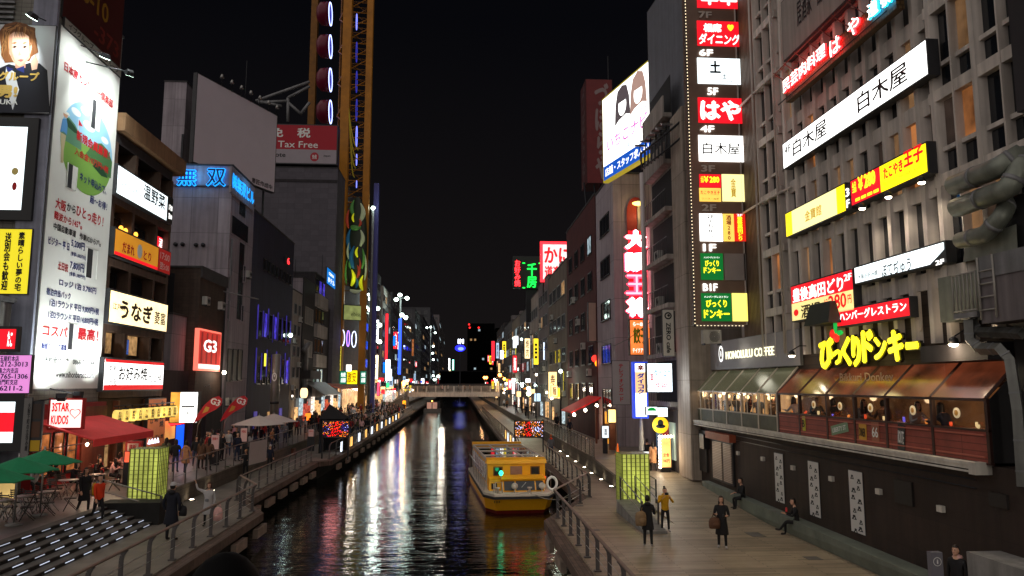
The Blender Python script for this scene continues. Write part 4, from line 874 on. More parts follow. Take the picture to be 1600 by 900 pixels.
GON = mat('gondola_red', lin((96, 10, 40)), .4, em=.03, emcol=lin((120, 16, 44))); LEDW = lit('led_white', (176, 190, 255), 3, False); LEDB = lit('led_blue', (60, 64, 200), .5, False)
def gondola(x, y, z, r, L, ring, disc):
    g_ = MB(); n = 20
    g_.tube([(x - L, y, z), (x - L * .7, y, z), (x, y, z)], [r * .55, r * .93, r], GON, n); o = g_.build('gondola', t)
    MB().tube([(x + .03, y + r * .82 * cos(2 * pi * i / 28), z + r * .95 * sin(2 * pi * i / 28)) for i in range(28)], .10, ring, 6, closed=True).build('light_ring', o)
    MB().tube([(x + .005, y, z), (x + .02, y, z)], r * .86, disc, n).build('window', o)
for py in (-30, 22, 73, 125, 175):
    p = at(516, py, Y=YT + 1.5); gondola(p.x, YT + 1.5, p.z, 2.0, 2.1, LEDW, LEDB)
for py, s_ in ((38, 1.2), (85, 1.5), (131, 1.6), (175, 1.6), (216, 1.5), (252, .8), (290, .5)):
    p = at(564, py, Y=YT + 1.0)
    MB().tube([(p.x - .6, YT + .2 + .45 * s_ * cos(2 * pi * i / 20), p.z + 1.15 * s_ * sin(2 * pi * i / 20)) for i in range(20)], .07, LEDB if py % 2 else lit('led_pale', (120, 130, 250), 1.6, False), 5, closed=True).build('light_ring', t)
mb = MB()
for k in range(4):
    a = at(541 + 2 * k, 130 + 20 * k, Y=YT - .6); b = at(560 - 2 * k, 235 + 14 * k, Y=YT - .6)
    mb.tube([a.lerp(b, i / 12) + Vector((0, 0, -4.5 * sin(pi * i / 12) * .6)) for i in range(13)], .10, mat('tower_cable', lin((170, 150, 30)), .5, em=.05, emcol=lin((170, 150, 30))), 5)
mb.build('cable', t)
# coloured relief low on the tower: loose glowing lobes
rl = thing('coloured_relief', 'lit relief of rounded green, yellow, teal and red shapes on the yellow tower', 'relief', at(556, 460, Y=YT - 1))
cr = random.Random(3); cols = {k: mat('relief_' + n, lin(c), .45, em=e, emcol=lin(c)) for k, n, c, e in (('g', 'green', (84, 140, 70), .10), ('y', 'yellow', (214, 214, 30), .42), ('t', 'teal', (30, 92, 130), .18), ('r', 'red', (170, 62, 44), .16), ('w', 'pale', (176, 184, 150), .14), ('d', 'dark', (36, 44, 32), .03))}
mb = MB(); p0 = at(556, 382, Y=YT - .9)
MB().ell((p0.x, YT - .3, p0.z), (1.7, .5, 7.9), cols['d'], 18, 14).build('back_plate', rl)
for k, (px, py, w, h, c) in enumerate(((553, 325, 7, 26, 'g'), (563, 332, 9, 30, 'w'), (545, 342, 6, 30, 'r'), (556, 354, 16, 10, 'g'), (547, 374, 7, 34, 't'), (563, 372, 8, 26, 'w'), (553, 402, 9, 36, 't'), (566, 404, 6, 32, 'g'), (559, 394, 5, 16, 'y'), (549, 434, 8, 26, 'y'), (567, 442, 7, 24, 'y'), (558, 424, 6, 20, 'r'), (542, 425, 4, 40, 'g'), (570, 418, 4, 40, 'w'), (556, 453, 18, 7, 'w'), (561, 348, 5, 12, 'r'), (548, 412, 4, 16, 'g'), (556, 442, 5, 16, 't'), (545, 392, 4, 26, 'w'), (561, 414, 4, 22, 'r'), (553, 340, 4, 14, 'y'))):
    q = at(px, py, Y=YT - .75 - .02 * k); sx = w / 1180 * 119; sz = h / 1180 * 119; bend = (.5 if k % 2 else -.5) * sx; n_ = 9
    if w > h: pts = [q + Vector((sx * .5 * (2 * i / n_ - 1), 0, -abs(bend) * .3 * cos(pi * (i / n_ - .5)))) for i in range(n_ + 1)]; r0 = sz * .5
    else: pts = [q + Vector((bend * cos(pi * (i / n_ - .5)), 0, sz * .5 * (2 * i / n_ - 1))) for i in range(n_ + 1)]; r0 = sx * .48
    mb.tube(pts, [max(.02, r0 * sin(pi * (.06 + .88 * i / n_)) ** .7 * (1.1 - .5 * i / n_)) for i in range(n_ + 1)], cols[c], 10)
mb.build('lobe', rl)
for dx in (-1.2, 1.2): spot('relief_beam', (p0.x + dx, YT - 4.5, p0.z - 9), (p0.x, YT - .5, p0.z - 1), 500, 60, (.8, 1, .45), .9, .2)
R = RX(TX[1] - .1, 0, 1, 0, 1) if False else R2((TX[0] + .9, YT - 1.2), (TX[1] + .2, YT + .6), at(552, 500, Y=YT).z, at(552, 478, Y=YT).z)
sign('tower_board', 'greenish lit board with a dark skyline drawing under the relief', R, lit('board_green', (150, 160, 96), .6, emvar=.4), [('ebisu', .6, .4, .5, .3, mat('ink_green', (.03, .05, .02), .6), {'bold': .0})], rim=.12)
P = at(545, 528, Y=YT - .5); mb = MB()
for k, (dx, c) in enumerate(((-1.0, 0), (-.1, 1), (.8, 0))):
    mb.tube([P + Vector((dx + .35 * cos(q) * (1 if k != 1 else .6), 0, 1.25 * sin(q) - .1 * k)) for q in [2 * pi * i / 18 for i in range(18)]], .07, lit('neon_lilac', (170, 120, 255), 3, False) if c else lit('neon_whiteblue', (210, 220, 255), 2.6, False), 5, closed=True)
tag(mb.build('neon_script'), 'looping violet and white neon tubes on the tower below the lit board', 'neon sign')
R = RY(YT - .75, 527.5, 532.5, 541, 606); sign('vertical_yellow_sign', 'thin tall yellow lit sign on the front column of the yellow tower', R, lit('yellow_tall', (226, 206, 60), .8), [('驚安の殿堂', .5, .5, .7, .94, INK, {'vert': True})], rim=.05, depth=.1)
R = RY(YT - 1.0, 541, 558, 579, 600); sign('yellow_store_sign', 'glowing yellow lit sign with characters at the foot of the yellow tower', R, YEL_L, [('激安', .5, .5, .85, .8, lit('ink_glow', (150, 80, 0), .6, False), {'bold': .02})], rim=.08)
for x0, x1 in ((531, 541.5), (563, 572)):
    R = RY(YT - 1.1, x0, x1, 580, 600); sign('green_store_sign', 'green lit box sign with white characters %s the yellow store sign' % ('just before' if x0 < 550 else 'just past'), R, lit('green_box', (16, 130, 100), .8), [('免税', .5, .72, .7, .35, INK_LW, {}), ('店舗', .5, .3, .7, .35, INK_LW, {})], rim=.06, depth=.8)
R = RY(YT - 1.1, 541, 549, 570, 580); sign('white_cube_lamp', 'plain white glowing box lamp above the yellow store sign', R, lit('white_hot', (255, 252, 240), 3), rim=.02, depth=.8)
t = building('tower_store', 'grey store base behind the yellow tower', -34, XL - .3, 106.5, 150, 16, W_DARK)
MB().box(XL - .28, XL + .3, 118, 148, UL, 4.6, lit('shop_bright', (255, 200, 140), 1.0, emvar=.6)).build('shop_windows', t)
o = thing('store_awning', 'reddish awning over the bright shops at the tower foot', 'awning', (XL + 1, 112, 4.7))
MB().hexa([(XL + 2.6, 106, 4.6), (XL + 2.6, 128, 4.6), (XL + .1, 128, 5.2), (XL + .1, 106, 5.2), (XL + 2.6, 106, 4.7), (XL + 2.6, 128, 4.7), (XL + .1, 128, 5.4), (XL + .1, 106, 5.4)], mat('awning_rust', lin((180, 90, 70)), .7, var=.2)).build('canopy', o)
o = thing('grey_awning', 'long grey slanted awning beside a pale wall lamp', 'awning', (XL + 1, 92, 5))
MB().hexa([(XL + 2.8, 92, 3.9), (XL + 2.8, 105, 3.9), (XL + .55, 105, 5.4), (XL + .55, 92, 5.4), (XL + 2.8, 92, 4.0), (XL + 2.8, 105, 4.0), (XL + .55, 105, 5.55), (XL + .55, 92, 5.55)], GREYM).build('canopy', o)
for k in range(14):
    y = 87 + 2.4 * k; c = [lit('shop_a', (255, 196, 130), 1.0, True, .9, 3), lit('shop_b', (255, 235, 215), 1.3, True, .8, 3), lit('shop_c', (225, 90, 70), .7, True, .9, 3), lit('shop_d', (200, 220, 225), .8, True, .9, 3)][(k * 7 + k // 3) % 4]
    o = MB().box(XL + .3, XL + .5, y, y + 1.1 + .35 * (k % 3), 1.0 + (k % 2) * .7, 2.7 + .5 * (k * 5 % 3), c).build('shop_window'); tag(o, 'bright shop window glowing behind the crowd on the left bank', 'shop window', 'bright shop windows behind the crowd', kind='thing')
P = at(475, 614, X=XL + 1.2); lantern('single large warm white lantern on the wall near the dark tent', None, P.x, P.y, P.z, .42, 1.1, lit('lantern_pale', (255, 214, 160), 2.0))
P = at(482, 651, X=-14.5); lantern('small orange lantern glowing low beside the dark tent', None, P.x, P.y, P.z, .35, .7, lit('lantern_orange', (255, 110, 30), 2.4))

# blocks farther along the left bank
far = [ # px0, px1, top px y, material, label, name
 (577, 592, 420, W_FARGREY, 'tall grey block with white lit signs past the yellow tower'), (592, 606, 455, W_PALE, 'pale mid-rise block after the tall grey one on the left bank'),
 (606, 622, 468, W_FARGREY, 'grey block beside the lamp mast with the blue column'), (622, 640, 500, W_GREY, 'low dim block behind the lamp mast on the left bank'),
 (640, 652, 492, W_FARGREY, 'far grey block with orange lit windows on the left bank'), (652, 664, 503, W_DARK, 'far dark block on the left bank before the second lamp mast'),
 (664, 683, 502, W_FARGREY, 'far pale block behind the second lamp mast'), (683, 700, 511, W_GREY, 'farthest grey block on the left bank with a long lit sign')]
fy = []
for i, (a, b, yt, m, lb) in enumerate(far):
    y0 = at(a, 600, X=XL).y if i else 151.; y1 = at(b, 600, X=XL).y
    y1 = min(y1, y0 + 75 + 20 * i)
    if fy: y0 = fy[-1][1] + .5; y1 = max(y1, y0 + 14)
    zt = at(b, yt, Y=(y0 + y1) / 2).z
    t = building('canal_building', lb, XL - 16, XL + .4 * i, y0, y1, zt, m)
    face_windows(t, 'E', XL + .4 * i, y0 + .6, y1 - .6, 4, zt - 1, int(zt / 4), 4, (y1 - y0) / 6, 1.8, 2, 1, GREYM, GLASS, .10, (WIN_W, WIN_C, WIN_C), seed=i)
    face_windows(t, 'S', y0, XL - 14, XL + .4 * i - .6, zt * .5, zt - 1, max(1, int(zt / 8)), 4, 2.0, 1.8, 2, 1, GREYM, GLASS, .06, seed=20 + i)
    fy.append((y0, y1, XL + .4 * i))
# vertical lit signs on them: px, top, bottom, half width px, colour
VS = [(583, 470, 500, 2.5, WHITE_L, 'white'), (588, 500, 535, 3.5, lit('white_cool', (230, 240, 255), 4), 'bluish white'), (585, 555, 592, 5.5, lit('cream_hot', (255, 236, 190), 6), 'cream'), (579, 515, 600, 1.2, lit('orange_strip', (255, 110, 40), 1.8), 'thin orange'), (582, 535, 555, 2, RED_L, 'small red'),
      (604, 490, 562, 2, lit('red_far', (220, 36, 46), 2.2), 'tall red'), (606, 562, 595, 3.5, lit('white_far', (240, 250, 255), 4), 'low white'), (600, 566, 582, 1.4, NEON_B, 'small blue'), (616, 525, 540, 1.6, NEON_B, 'blue and red'), (591, 598, 618, 1.6, NEON_PINK, 'pink'), (645, 530, 556, 1.5, WIN_O, 'dim orange'),
      (684, 585, 600, 1, RED_L, 'far red'), (702, 560, 578, 1.1, lit('white_far', (240, 250, 255), 4), 'farthest white'), (708, 562, 578, 1.1, lit('mint_far', (140, 255, 220), 5), 'farthest mint green'), (703, 577, 590, 1.2, WARM_L, 'farthest warm')]
for px, y0, y1, hw, m, nm in VS:
    Y = next((a - .8 for a, b, x in fy if at(px, 560, Y=a - .8).x > x - 1.0 and at(px, 560, Y=a - .8).x < x + 4.), None) or at(px, 560, X=XL + 2.5).y
    R = RY(Y, px - hw, px + hw, y0, y1); s = sign('vertical_sign', '%s vertical lit sign standing out from a wall on the far left bank' % nm, R, m, rim=.1, depth=.5)
    if hw > 2.2: letter(R, s, random.choice(['薬局', '寿司', '酒場', '時計']), .5, .5, .6, .8, INK if m is not RED_L else INK_LW, vert=True)
# lamp masts with clustered lamps
def mast(label, px, ytop, ybot, Y, lamps, blue=None, r=.3, glow=0):
    a = at(px, ybot, Y=Y); b = at(px, ytop, Y=Y); t = thing('lamp_mast', label, 'lamp mast', (a.x, Y, UL)); mb = MB(); mb.tube([(b.x, Y, UL), (b.x, Y, b.z)], .22, GREYM, 8); mb.build('pole', t)
    if blue:
        q0, q1 = at(px, blue[0], Y=Y).z, at(px, blue[1], Y=Y).z; MB().box(b.x - .35, b.x + .35, Y - .35, Y + .3, q1, q0, lit('mast_blue', (46, 84, 240), 2.6)).build('blue_column', t)
    for (lx, ly) in lamps:
        q = at(lx, ly, Y=Y - .2); MB().tube([(b.x, Y, q.z - .1), (q.x, Y - .1, q.z + .25)], .07, GREYM, 5).build('arm', t); MB().ell(q, (r * .8, r * .8, r * .7), BULB_C, 10, 7).build('lamp', t)
    if glow: point('mast_glow', (b.x + 2, Y - 1, b.z), glow, (.8, 1, .92), .4)
mast('lamp mast with four white lamps and a blue glowing column on the left bank', 626, 466, 590, 190, [(619, 468), (625, 461), (636, 466), (628, 492), (634, 496)], (498, 585), .65, 700)
mast('lamp mast with five greenish lamps in front of the tall grey block', 578, 470, 620, 150, [(571, 480), (578, 484), (579, 467), (590, 482), (593, 508), (593, 534)], None, .55, 900)
mast('far lamp mast with stacked greenish white lamps', 673, 512, 600, 330, [(667, 512), (673, 511), (680, 520), (677, 541), (676, 552), (677, 562), (677, 587)], None, .55, 500)
mast('green glowing lamp high on the yellow tower', 583, 322, 340, 122, [(583, 325)], None, .42, 60)
mast('low lamp mast beside the pedestrian bridge on the left', 682, 585, 610, 260, [(685, 588), (679, 593)], None, .6)
# ------------------------------------------------------------------ RIGHT BANK: the big ribbed building
XF = 13.0
CREAM = mat('concrete_cream', lin((208, 198, 190)), .75, var=.2, vscale=.7, streak=.35, bump=.1)
CREAM_SHADED = mat('concrete_shaded', lin((56, 50, 46)), .8, var=.2, streak=.2)  # shade between the ribs put into the concrete colour
t = building('ribbed_building', 'tall building with a ribbed concrete front full of lit restaurant signs', XF + .205, 40, 8, 33.6, 27, CREAM_SHADED, z0=0)
levels = [8.25, 10.75, 13.1, 15.6, 18.1, 20.6, 23.1, 25.6]
mb = MB()
def fin(y, w, d=.42, z0=6.4, z1=27):       # a concrete rib with chamfered edges, pointing at the canal
    c = min(.09, w * .3)
    mb.prism([(XF - .07, y - w / 2 + c), (XF + .20, y - w / 2), (XF + .20, y + w / 2), (XF - .07, y + w / 2 - c)][::-1], z0, z1, CREAM)
ys = []
y = 19.75
while y < 28.4: fin(y, .37); ys.append(y); y += .86
for y, w in ((29.05, .28), (30.05, .11), (31.0, .26)): fin(y, w)
for y, w in ((19.05, .36), (18.2, .13), (17.35, .36), (16.45, .13), (15.55, .36), (14.6, .13), (13.7, .36)): fin(y, w)
mb.build('mullion', t)
mb = MB()
for z in levels:
    mb.box(XF + .02, XF + .203, 19.3, 28.6, z - .35, z + .12, CREAM)
    for y0, y1 in ((28.85, 31.1), (13.5, 19.25)):
        mb.box(XF - .05, XF + .202, y0, y1, z - .16, z + .16, CREAM); mb.box(XF + .04, XF + .201, y0, y1, z + .78, z + .90, CREAM)
mb.build('spandrel', t)
r = random.Random(5)
warm = [lit('slot_warm', (255, 190, 130), .16, False, .8, .8), lit('slot_amber', (255, 160, 90), .30, False, .8, .8), lit('slot_dim', (150, 120, 104), .08, False, .8, .8)]
slots = [(ys[i] + ys[i + 1]) / 2 for i in range(len(ys) - 1)]
bays = [(29.6, .8), (30.5, .8), (18.62, .72), (17.8, .7), (16.9, .72), (16.0, .74)]
nwin = 0
for z in levels[:-1]:
    for yy, w in [(s_, .49) for s_ in slots] + bays:
        if nwin > 96: break
        grid = w > .55; zc, h = (z + 1.62, 1.40) if grid else (z + 1.20, 2.04)
        L = r.choice(warm) if r.random() < (.28 if z < 13 else .2) else None
        o = MB().box(XF + .15, XF + .2045, yy - w / 2, yy + w / 2, zc - h / 2, zc + h / 2, L or GLASS).build('window', t); nwin += 1
        if grid: MB().box(XF + .15, XF + .2045, yy - w / 2, yy + w / 2, z + .2, z + .76, GLASS).build('window', t); nwin += 1
MB().box(XF + .05, XF + .30, 31.15, 33.6, 6, 27, mat('corrugated', lin((122, 100, 84)), .6, .2, var=.2, streak=.3)).build('corrugated_strip', t)
mb = MB()
for i in range(16): y = 31.2 + .15 * i; mb.box(XF - .0, XF + .049, y, y + .07, 6, 27, _M['corrugated'])
mb.build('corrugation', t)
for y in (29.0, 31.12): MB().tube([(XF - .15, y, 6.5), (XF - .15, y, 27)], .045, CREAM).build('drain_pipe', t)
for z in (13.0, 18.0): MB().tube([(XF - .12, 27.8, z - .1), (XF - .12, 31.0, z), (XF - .12, 33.3, z + .0)], .05, CREAM).build('pipe', t)
# signs on the ribbed front
R = RX(XF - .35, 1224, 1447, 227, 265, 60, 115)
s = sign('white_sign', 'very long white lit sign with black characters twice over, above the yellow and red one', R, WHITE_L, depth=.35, rim=.04)
for tx in [('4F', 1226, 237, 1236, 229, 13, INK), ('白木屋', 1239, 233, 1292, 196, 27, INK), ('白木屋', 1340, 162, 1418, 110, 33, INK)]: pt_text(R, s, *tx, bold=.02)
flat(R, s, heart(.895, .55, .035), paint('sign_pink_mark', (200, 120, 130)), .006); flat(R, s, heart(.895, .555, .027), WHITE_L, .009)
R = RX(XF - .35, 1228, 1320, 332, 387, 290, 334)
R = RX(XF - .35, 1228, 1320, 332, 369, 290, 331)
s = sign('yellow_lit_sign', 'yellow and white glowing sign with thin yellow characters, left of the 3F panel', R, None, depth=.35, panels=[(0, .12, 0, 1, YEL_L), (.12, .88, 0, 1, lit('pale_yellow', (255, 244, 170), 1.2)), (.88, 1, 0, 1, YEL_L), ])
pt_text(R, s, '金寶館', 1258, 338, 1284, 328, 17, lit('ink_mustard', (190, 150, 10), .6, False), bold=.015)
R = RX(XF - .35, 1320.5, 1329.5, 290, 331, 286, 327); sign('floor_plate', 'narrow dark plate with a white 3 over F between the yellow and red signs', R, mat('sign_black2', (.03, .02, .018), .5), [('3', .5, .7, .7, .34, INK_LW, {'bold': .05}), ('F', .5, .26, .6, .32, INK_LW, {'bold': .05})], depth=.35, rim=.02)
R = RX(XF - .35, 1330, 1447, 286, 322, 220, 268)
s = sign('red_yellow_sign', 'red and yellow lit sign with a 280 yen price and red kana', R, None, depth=.35, panels=[(0, .43, 0, 1, RED_L), (.43, 1, 0, 1, YEL_L)])
for tx in [('￥280', 1341, 289, 1368, 274, 24, INK_LY, dict(bold=.05)), ('全品', 1332, 294, 1338, 291, 18, INK_LY, dict(bold=.02)), ('たこやき', 1381, 273, 1411, 256, 20, INK_LR, dict(bold=.05)), ('王子', 1412, 252, 1443, 235, 27, INK_LR, dict(bold=.05)), ('ソース　しょうゆ　ねぎ　チーズ', 1382, 287, 1440, 261, 5, INK, dict(bold=0))]: pt_text(R, s, *tx[:7], **tx[7])
for i in range(4): a, b = .06 + .09 * i, .08 + .02 * i * 0; MB().rb(R, a, a + .07, .08, .2, .002, .005, INK_LY).build('yellow_pill', s)
for px, py in ((1347, 323), (1388, 305), (1440, 282)):
    p = at(px, py, X=XF - .75); l = thing('sign_lamp', 'small downlight under the red and yellow price sign', 'lamp', p, 'downlights under the price sign')
    MB().lathe([(.12, -.05), (.08, .08), (.02, .12)], p, DARKMETAL, 10).build('housing', l); MB().ell(p - Vector((0, 0, .06)), (.09, .09, .05), BULB, 10, 6).build('bulb', l)
    spot('sign_lamp_beam', p - Vector((0, 0, .1)), (XF + .2, p.y, p.z - 3), 130, 110, (1, .85, .65))
R = RX(XF - .35, 1336, 1475, 420, 449, 377, 400)
s = sign('slanted_end_sign', 'white lit sign with black brush kana and one corner cut off slantwise', R, None, depth=.3, panels=[(0, .86, 0, 1, COLD_L)])
flat(R, s, [(.86, 0), (1, .62), (1, 1), (.86, 1)], COLD_L, 0.001)
for tx in [('大阪お好み焼', 1341, 434, 1372, 425, 9, GREYM), ('ぼてぢゅう', 1378, 424, 1424, 412, 22, INK)]: pt_text(R, s, *tx, bold=.02)
pt_text(R, s, '2F', 1462, 412, 1476, 407, 8, INK_LW, bold=.04, d=.01)
R = RX(XF - .35, 1237, 1332, 447, 507, 423, 478)
s = sign('red_over_yellow_sign', 'red over pale yellow lit sign with white kana and a red 280', R, None, depth=.35, panels=[(0, 1, .5, 1, RED_L), (0, 1, 0, .5, lit('sand', (255, 230, 150), 1.0))])
for tx in [('豊後高田どり', 1239, 464, 1318, 441, 23, INK_LW), ('2F', 1319, 435, 1331, 431, 11, INK_LW), ('酒場', 1252, 488, 1283, 481, 22, mat('ink_brown', (.06, .03, .015), .6)), ('全品', 1288, 475, 1294, 473, 15, INK_LR), ('280', 1295, 475, 1323, 467, 24, INK_LR), ('円', 1325, 468, 1331, 466, 14, INK_LR)]: pt_text(R, s, *tx, bold=.03)
flat(R, s, oval(.08, .22, .045, .1, 16), INK_LR, .006)
# neon board
R = RX(XF - .55, 1227, 1400, 122, 152, -16, 26)
NB = mat('neon_board', lin((108, 82, 48)), .5, .3, var=.3, tile=(.14, .14, .03, .4, 'wall'))
s = thing('neon_board', 'brown dotted board with red and cyan neon characters high on the ribbed front', 'neon sign', R.pt(.5, 0))
MB().rb(R, 0, 1, 0, .92, -.25, 0, NB).build('board', s)
for tx in [('民芸肉料理', 1228, 132, 1295, 82, 22, NEON_R), ('は', 1302, 79, 1318, 64, 26, NEON_R), ('や', 1330, 50, 1348, 32, 28, NEON_R), ('道', 1361, 20, 1378, 6, 26, NEON_C), ('頓', 1382, 4, 1397, -10, 26, NEON_C)]:
    pt_text(R, s, *tx, bold=.05, d=.10, thick=.05); pt_text(R, s, *tx[:-1], NEON_W, bold=.005, d=.13)
mb = MB()
for i in range(9): q0, q1 = R.pt(i / 8, .95, -.2), R.pt(i / 8, 1.55, .45); mb.tube([q0, q1], .02, mat('rust_red', (.16, .04, .03), .7), 4)
mb.tube([R.pt(0, 1.5, .4), R.pt(1, 1.5, .4)], .025, _M['rust_red'], 4); mb.tube([R.pt(0, -.12, .3), R.pt(1, -.12, .3)], .03, DARKMETAL, 4); mb.build('bracket', s)
point('neon_red_glow', R.pt(.25, .5, .8), 30, (1, .25, .2), .4)
R = RX(XF - .4, 1222, 1330, -8, 86, -110, 4)
s = sign('grey_sign', 'long grey unlit sign with thin black characters at the top of the ribbed front', R, mat('sign_grey', lin((150, 144, 138)), .7, var=.1, streak=.2), depth=.35)
letter(R, s, '居酒家　囲炉裏庵', .55, .52, .6, .42, INK, bold=.01)
# tall lit tower of floor signs, facing the bridge
YS = 32.85
x0, x1 = at(1090, 505, Y=YS).x, at(1166, 505, Y=YS).x
t = thing('sign_tower', 'tall brown tower of lit tenant signs at the corner of the ribbed building', 'sign tower', ((x0 + x1) / 2, YS, 8))
TB = mat('tower_brown', lin((122, 100, 88)), .45, .2, var=.15)
zb = at(1128, 507, Y=YS).z
MB().box(x0 - .06, x1 + .0, YS + .02, YS + .75, zb, 26, TB).build('casing', t)
MB().box(x1 + .001, x1 + .06, YS - .02, YS + .75, zb, 26, CREAM).build('side_trim', t)
DOT = lit('edge_bulb', (255, 230, 190), 1.6, False)
mb = MB(); z = zb + .05
while z < 26: mb.cbox((x0 - .10, YS + .05, z), (.035, .035, .045), DOT); z += .16
x = x0
while x < x1: mb.cbox((x, YS + .05, zb - .05), (.045, .035, .035), DOT); x += .16
mb.build('edge_bulb_string', t); MB().box(x0 - .13, x0 - .061, YS + .07, YS + .14, zb - .1, 26, DARKMETAL).build('edge_strip', t)
def tpanel(pl, pr, yt, yb, face, txs=(), rim_m=None):
    R = RY(YS - .02, pl, pr, yt, yb); 
    o = MB().rb(R, 0, 1, 0, 1, -.035, .0, face).build('lit_panel', t)
    for tx in txs: letter(R, o, *tx[:6], **(tx[6] if len(tx) > 6 else {}))
    return R, o
GBr = lit('panel_green', (0, 112, 44), .8)
tpanel(1089, 1157, -30, 14, RED_L, [('幸幸', .5, .5, .86, .8, INK_LW, {'bold': .04})])
tpanel(1089.5, 1158, 32, 73, RED_L, [('相席', .35, .72, .42, .36, INK_LW, {'bold': .05}), ('ダイニング', .5, .27, .94, .44, INK_LW, {'bold': .04, 'shear': .1}), ('♥', .76, .74, .14, .26, INK_LY)])
R_, o_ = tpanel(1090, 1159, 90, 132, COLD_L, [('土', .40, .66, .26, .5, INK, {'bold': .05}), ('土', .60, .30, .10, .2, INK, {'bold': .03}), ('DOMA', .66, .1, .24, .06, INK)])
tpanel(1091, 1160.5, 152, 193, RED_L, [('はや', .5, .5, .92, .82, INK_LW, {'bold': .06})])
tpanel(1092, 1162, 211, 253, WHITE_L, [('白木屋', .5, .5, .84, .46, INK, {'bold': .015})])
tpanel(1093, 1126.5, 272, 293, RED_L, [('￥280', .56, .6, .72, .5, INK_LY, {'bold': .05}), ('全品', .12, .6, .14, .5, INK_LY)])
tpanel(1093, 1126.5, 293.5, 315, lit('amber_panel', (255, 206, 90), 1.1), [('たこやき王子', .5, .66, .9, .3, INK_LR, {'bold': .03}), ('ソース・ねぎ', .5, .2, .8, .14, INK)])
tpanel(1128.5, 1163, 272, 315, lit('pale_yellow', (255, 244, 170), 1.2), [('金寶', .5, .5, .24, .7, lit('ink_mustard', (190, 150, 10), .6, False), {'vert': True})])
tpanel(1093.5, 1129, 333.5, 377, WHITE_L, [('ぼてぢゅう', .5, .55, .3, .84, INK, {'vert': True, 'bold': .03})])
tpanel(1130.5, 1147, 334, 377, lit('amber_panel', (255, 206, 90), 1.1), [('酒場280', .5, .5, .5, .9, INK_R, {'vert': True, 'bold': .03})])
tpanel(1147.5, 1165, 334, 377, lit('red_orange', (226, 40, 24), .95), [('豊後高田どり', .5, .46, .5, .88, INK_LY, {'vert': True, 'bold': .03}), ('2F', .5, .95, .5, .08, INK_LW)])
tpanel(1095, 1130, 395.5, 437.5, GBr, [('ハンバーグレストラン', .5, .84, .7, .07, INK_LW), ('びっくり', .5, .62, .62, .24, INK_LY, {'bold': .05}), ('ドンキー', .5, .36, .76, .24, INK_LY, {'bold': .05})])
tpanel(1132, 1166, 396, 438, mat('panel_blank', lin((150, 142, 140)), .6, var=.08))
tpanel(1096, 1143, 458, 502, GBr, [('ハンバーグレストラン', .5, .87, .8, .08, INK_LW), ('びっくり', .5, .63, .7, .28, INK_LY, {'bold': .05}), ('ドンキー', .5, .26, .86, .32, INK_LY, {'bold': .05})])
tpanel(1144.5, 1168, 458, 502, lit('pale_yellow2', (255, 240, 120), 1.2))
for body, pl, pr, yt, yb in (('7F', 1091, 1112, 18, 29), ('6F', 1092, 1114, 77, 88), ('5F', 1105, 1122, 137, 149), ('4F', 1094, 1116, 196, 207), ('3F', 1095, 1117, 258, 269), ('2F', 1096, 1119, 319, 330), ('1F', 1098, 1119, 381, 393), ('B1F', 1098, 1121, 443, 455)):
    R = RY(YS - .0, pl, pr, yt, yb); letter(R, t, body, .5, .5, 1, 1, INK_LW if body in ('6F', '5F', '1F', 'B1F', '4F') else mat('letter_dull', lin((190, 180, 172)), .5), bold=.035, thick=.02, d=.035)
# roof box lamp + air conditioner under the tower
aircon((x0 + .7, YS + .3, 7.1), 'S', 'white air conditioner unit under the tower of floor signs')
MB
vt = thing('roof_vent', 'cream curved roof vent lit yellow inside, above the grey coffee sign', 'vent', at(1225, 516, X=14.0))
p = at(1226, 518, X=13.9); R = Rect(p, (0, -1, 0), (-1, 0, 0), 2.2, 1.0)
mb = MB(); pts = [(-.5, -.5)] + [(-.5 + i / 10, -.5 + .95 * sin(pi * i / 20 + .2)) for i in range(11)] + [(.5, -.5)]
vs = [R.pt(.5 + a * .9, .5 + b, 0) for a, b in pts]; vb = [R.pt(.5 + a * .9, .5 + b, -1.1) for a, b in pts]; n = len(vs)
mb.add(vs + vb, [tuple(range(n)), tuple(range(n, 2 * n))[::-1]] + [(i, n + i, n + (i + 1) % n, (i + 1) % n) for i in range(n)], CREAM); mb.build('shell', vt)
flat(R, vt, [(.14, .1), (.5, .8), (.62, .1)], lit('vent_glow', (236, 180, 60), .7), .01, 'opening')
for px, py, nm in ((1180, 512, 'grey boxy duct left of the curved roof vent'), ):
    p = at(px, py, X=13.8); tag(MB().box(p.x - .3, p.x + .5, p.y - .9, p.y + .9, p.z - .4, p.z + .35, CREAM).box(p.x - .31, p.x + .2, p.y - .5, p.y + .3, p.z + .351, p.z + .6, GREYM).build('roof_duct'), nm, 'duct')

# lower restaurants: dark wall, ledge, glazed bays
YN = 16.75; YW = 39.4
LW = mat('lower_wall', lin((52, 38, 32)), .72, var=.25, vscale=.8, streak=.3, tile=(1.82, .9, .008, .6, 'wall'), bump=.12)
t = thing('ground_storey', 'dark brown ground storey wall under the glazed restaurant bays', 'building', (13, 28, 0))
MB().box(12.3, 13.3, YN - 2.9, 40.5, -.3, 3.42, LW).build('wall', t)
MB().box(12.15, 12.299, YN - 2.9, 40.5, 0.85, .90, DARKMETAL).build('skirting', t) if False else None
LEDGE = mat('ledge_white', lin((210, 204, 194)), .6, var=.2, streak=.25)
MB().box(11.92, 12.45, 17.2, 38.6, 3.42, 3.49, LEDGE).box(11.95, 12.1, 17.2, 38.6, 3.33, 3.419, LEDGE).build('ledge', t)
MB().box(11.9, 12.35, 16.95, 17.199, 3.22, 3.50, LEDGE).build('ledge_end', t)
MB().tube([(11.98, 17.3, 3.27), (11.98, 38.4, 3.27)], .03, LEDGE, 6).build('gutter', t)
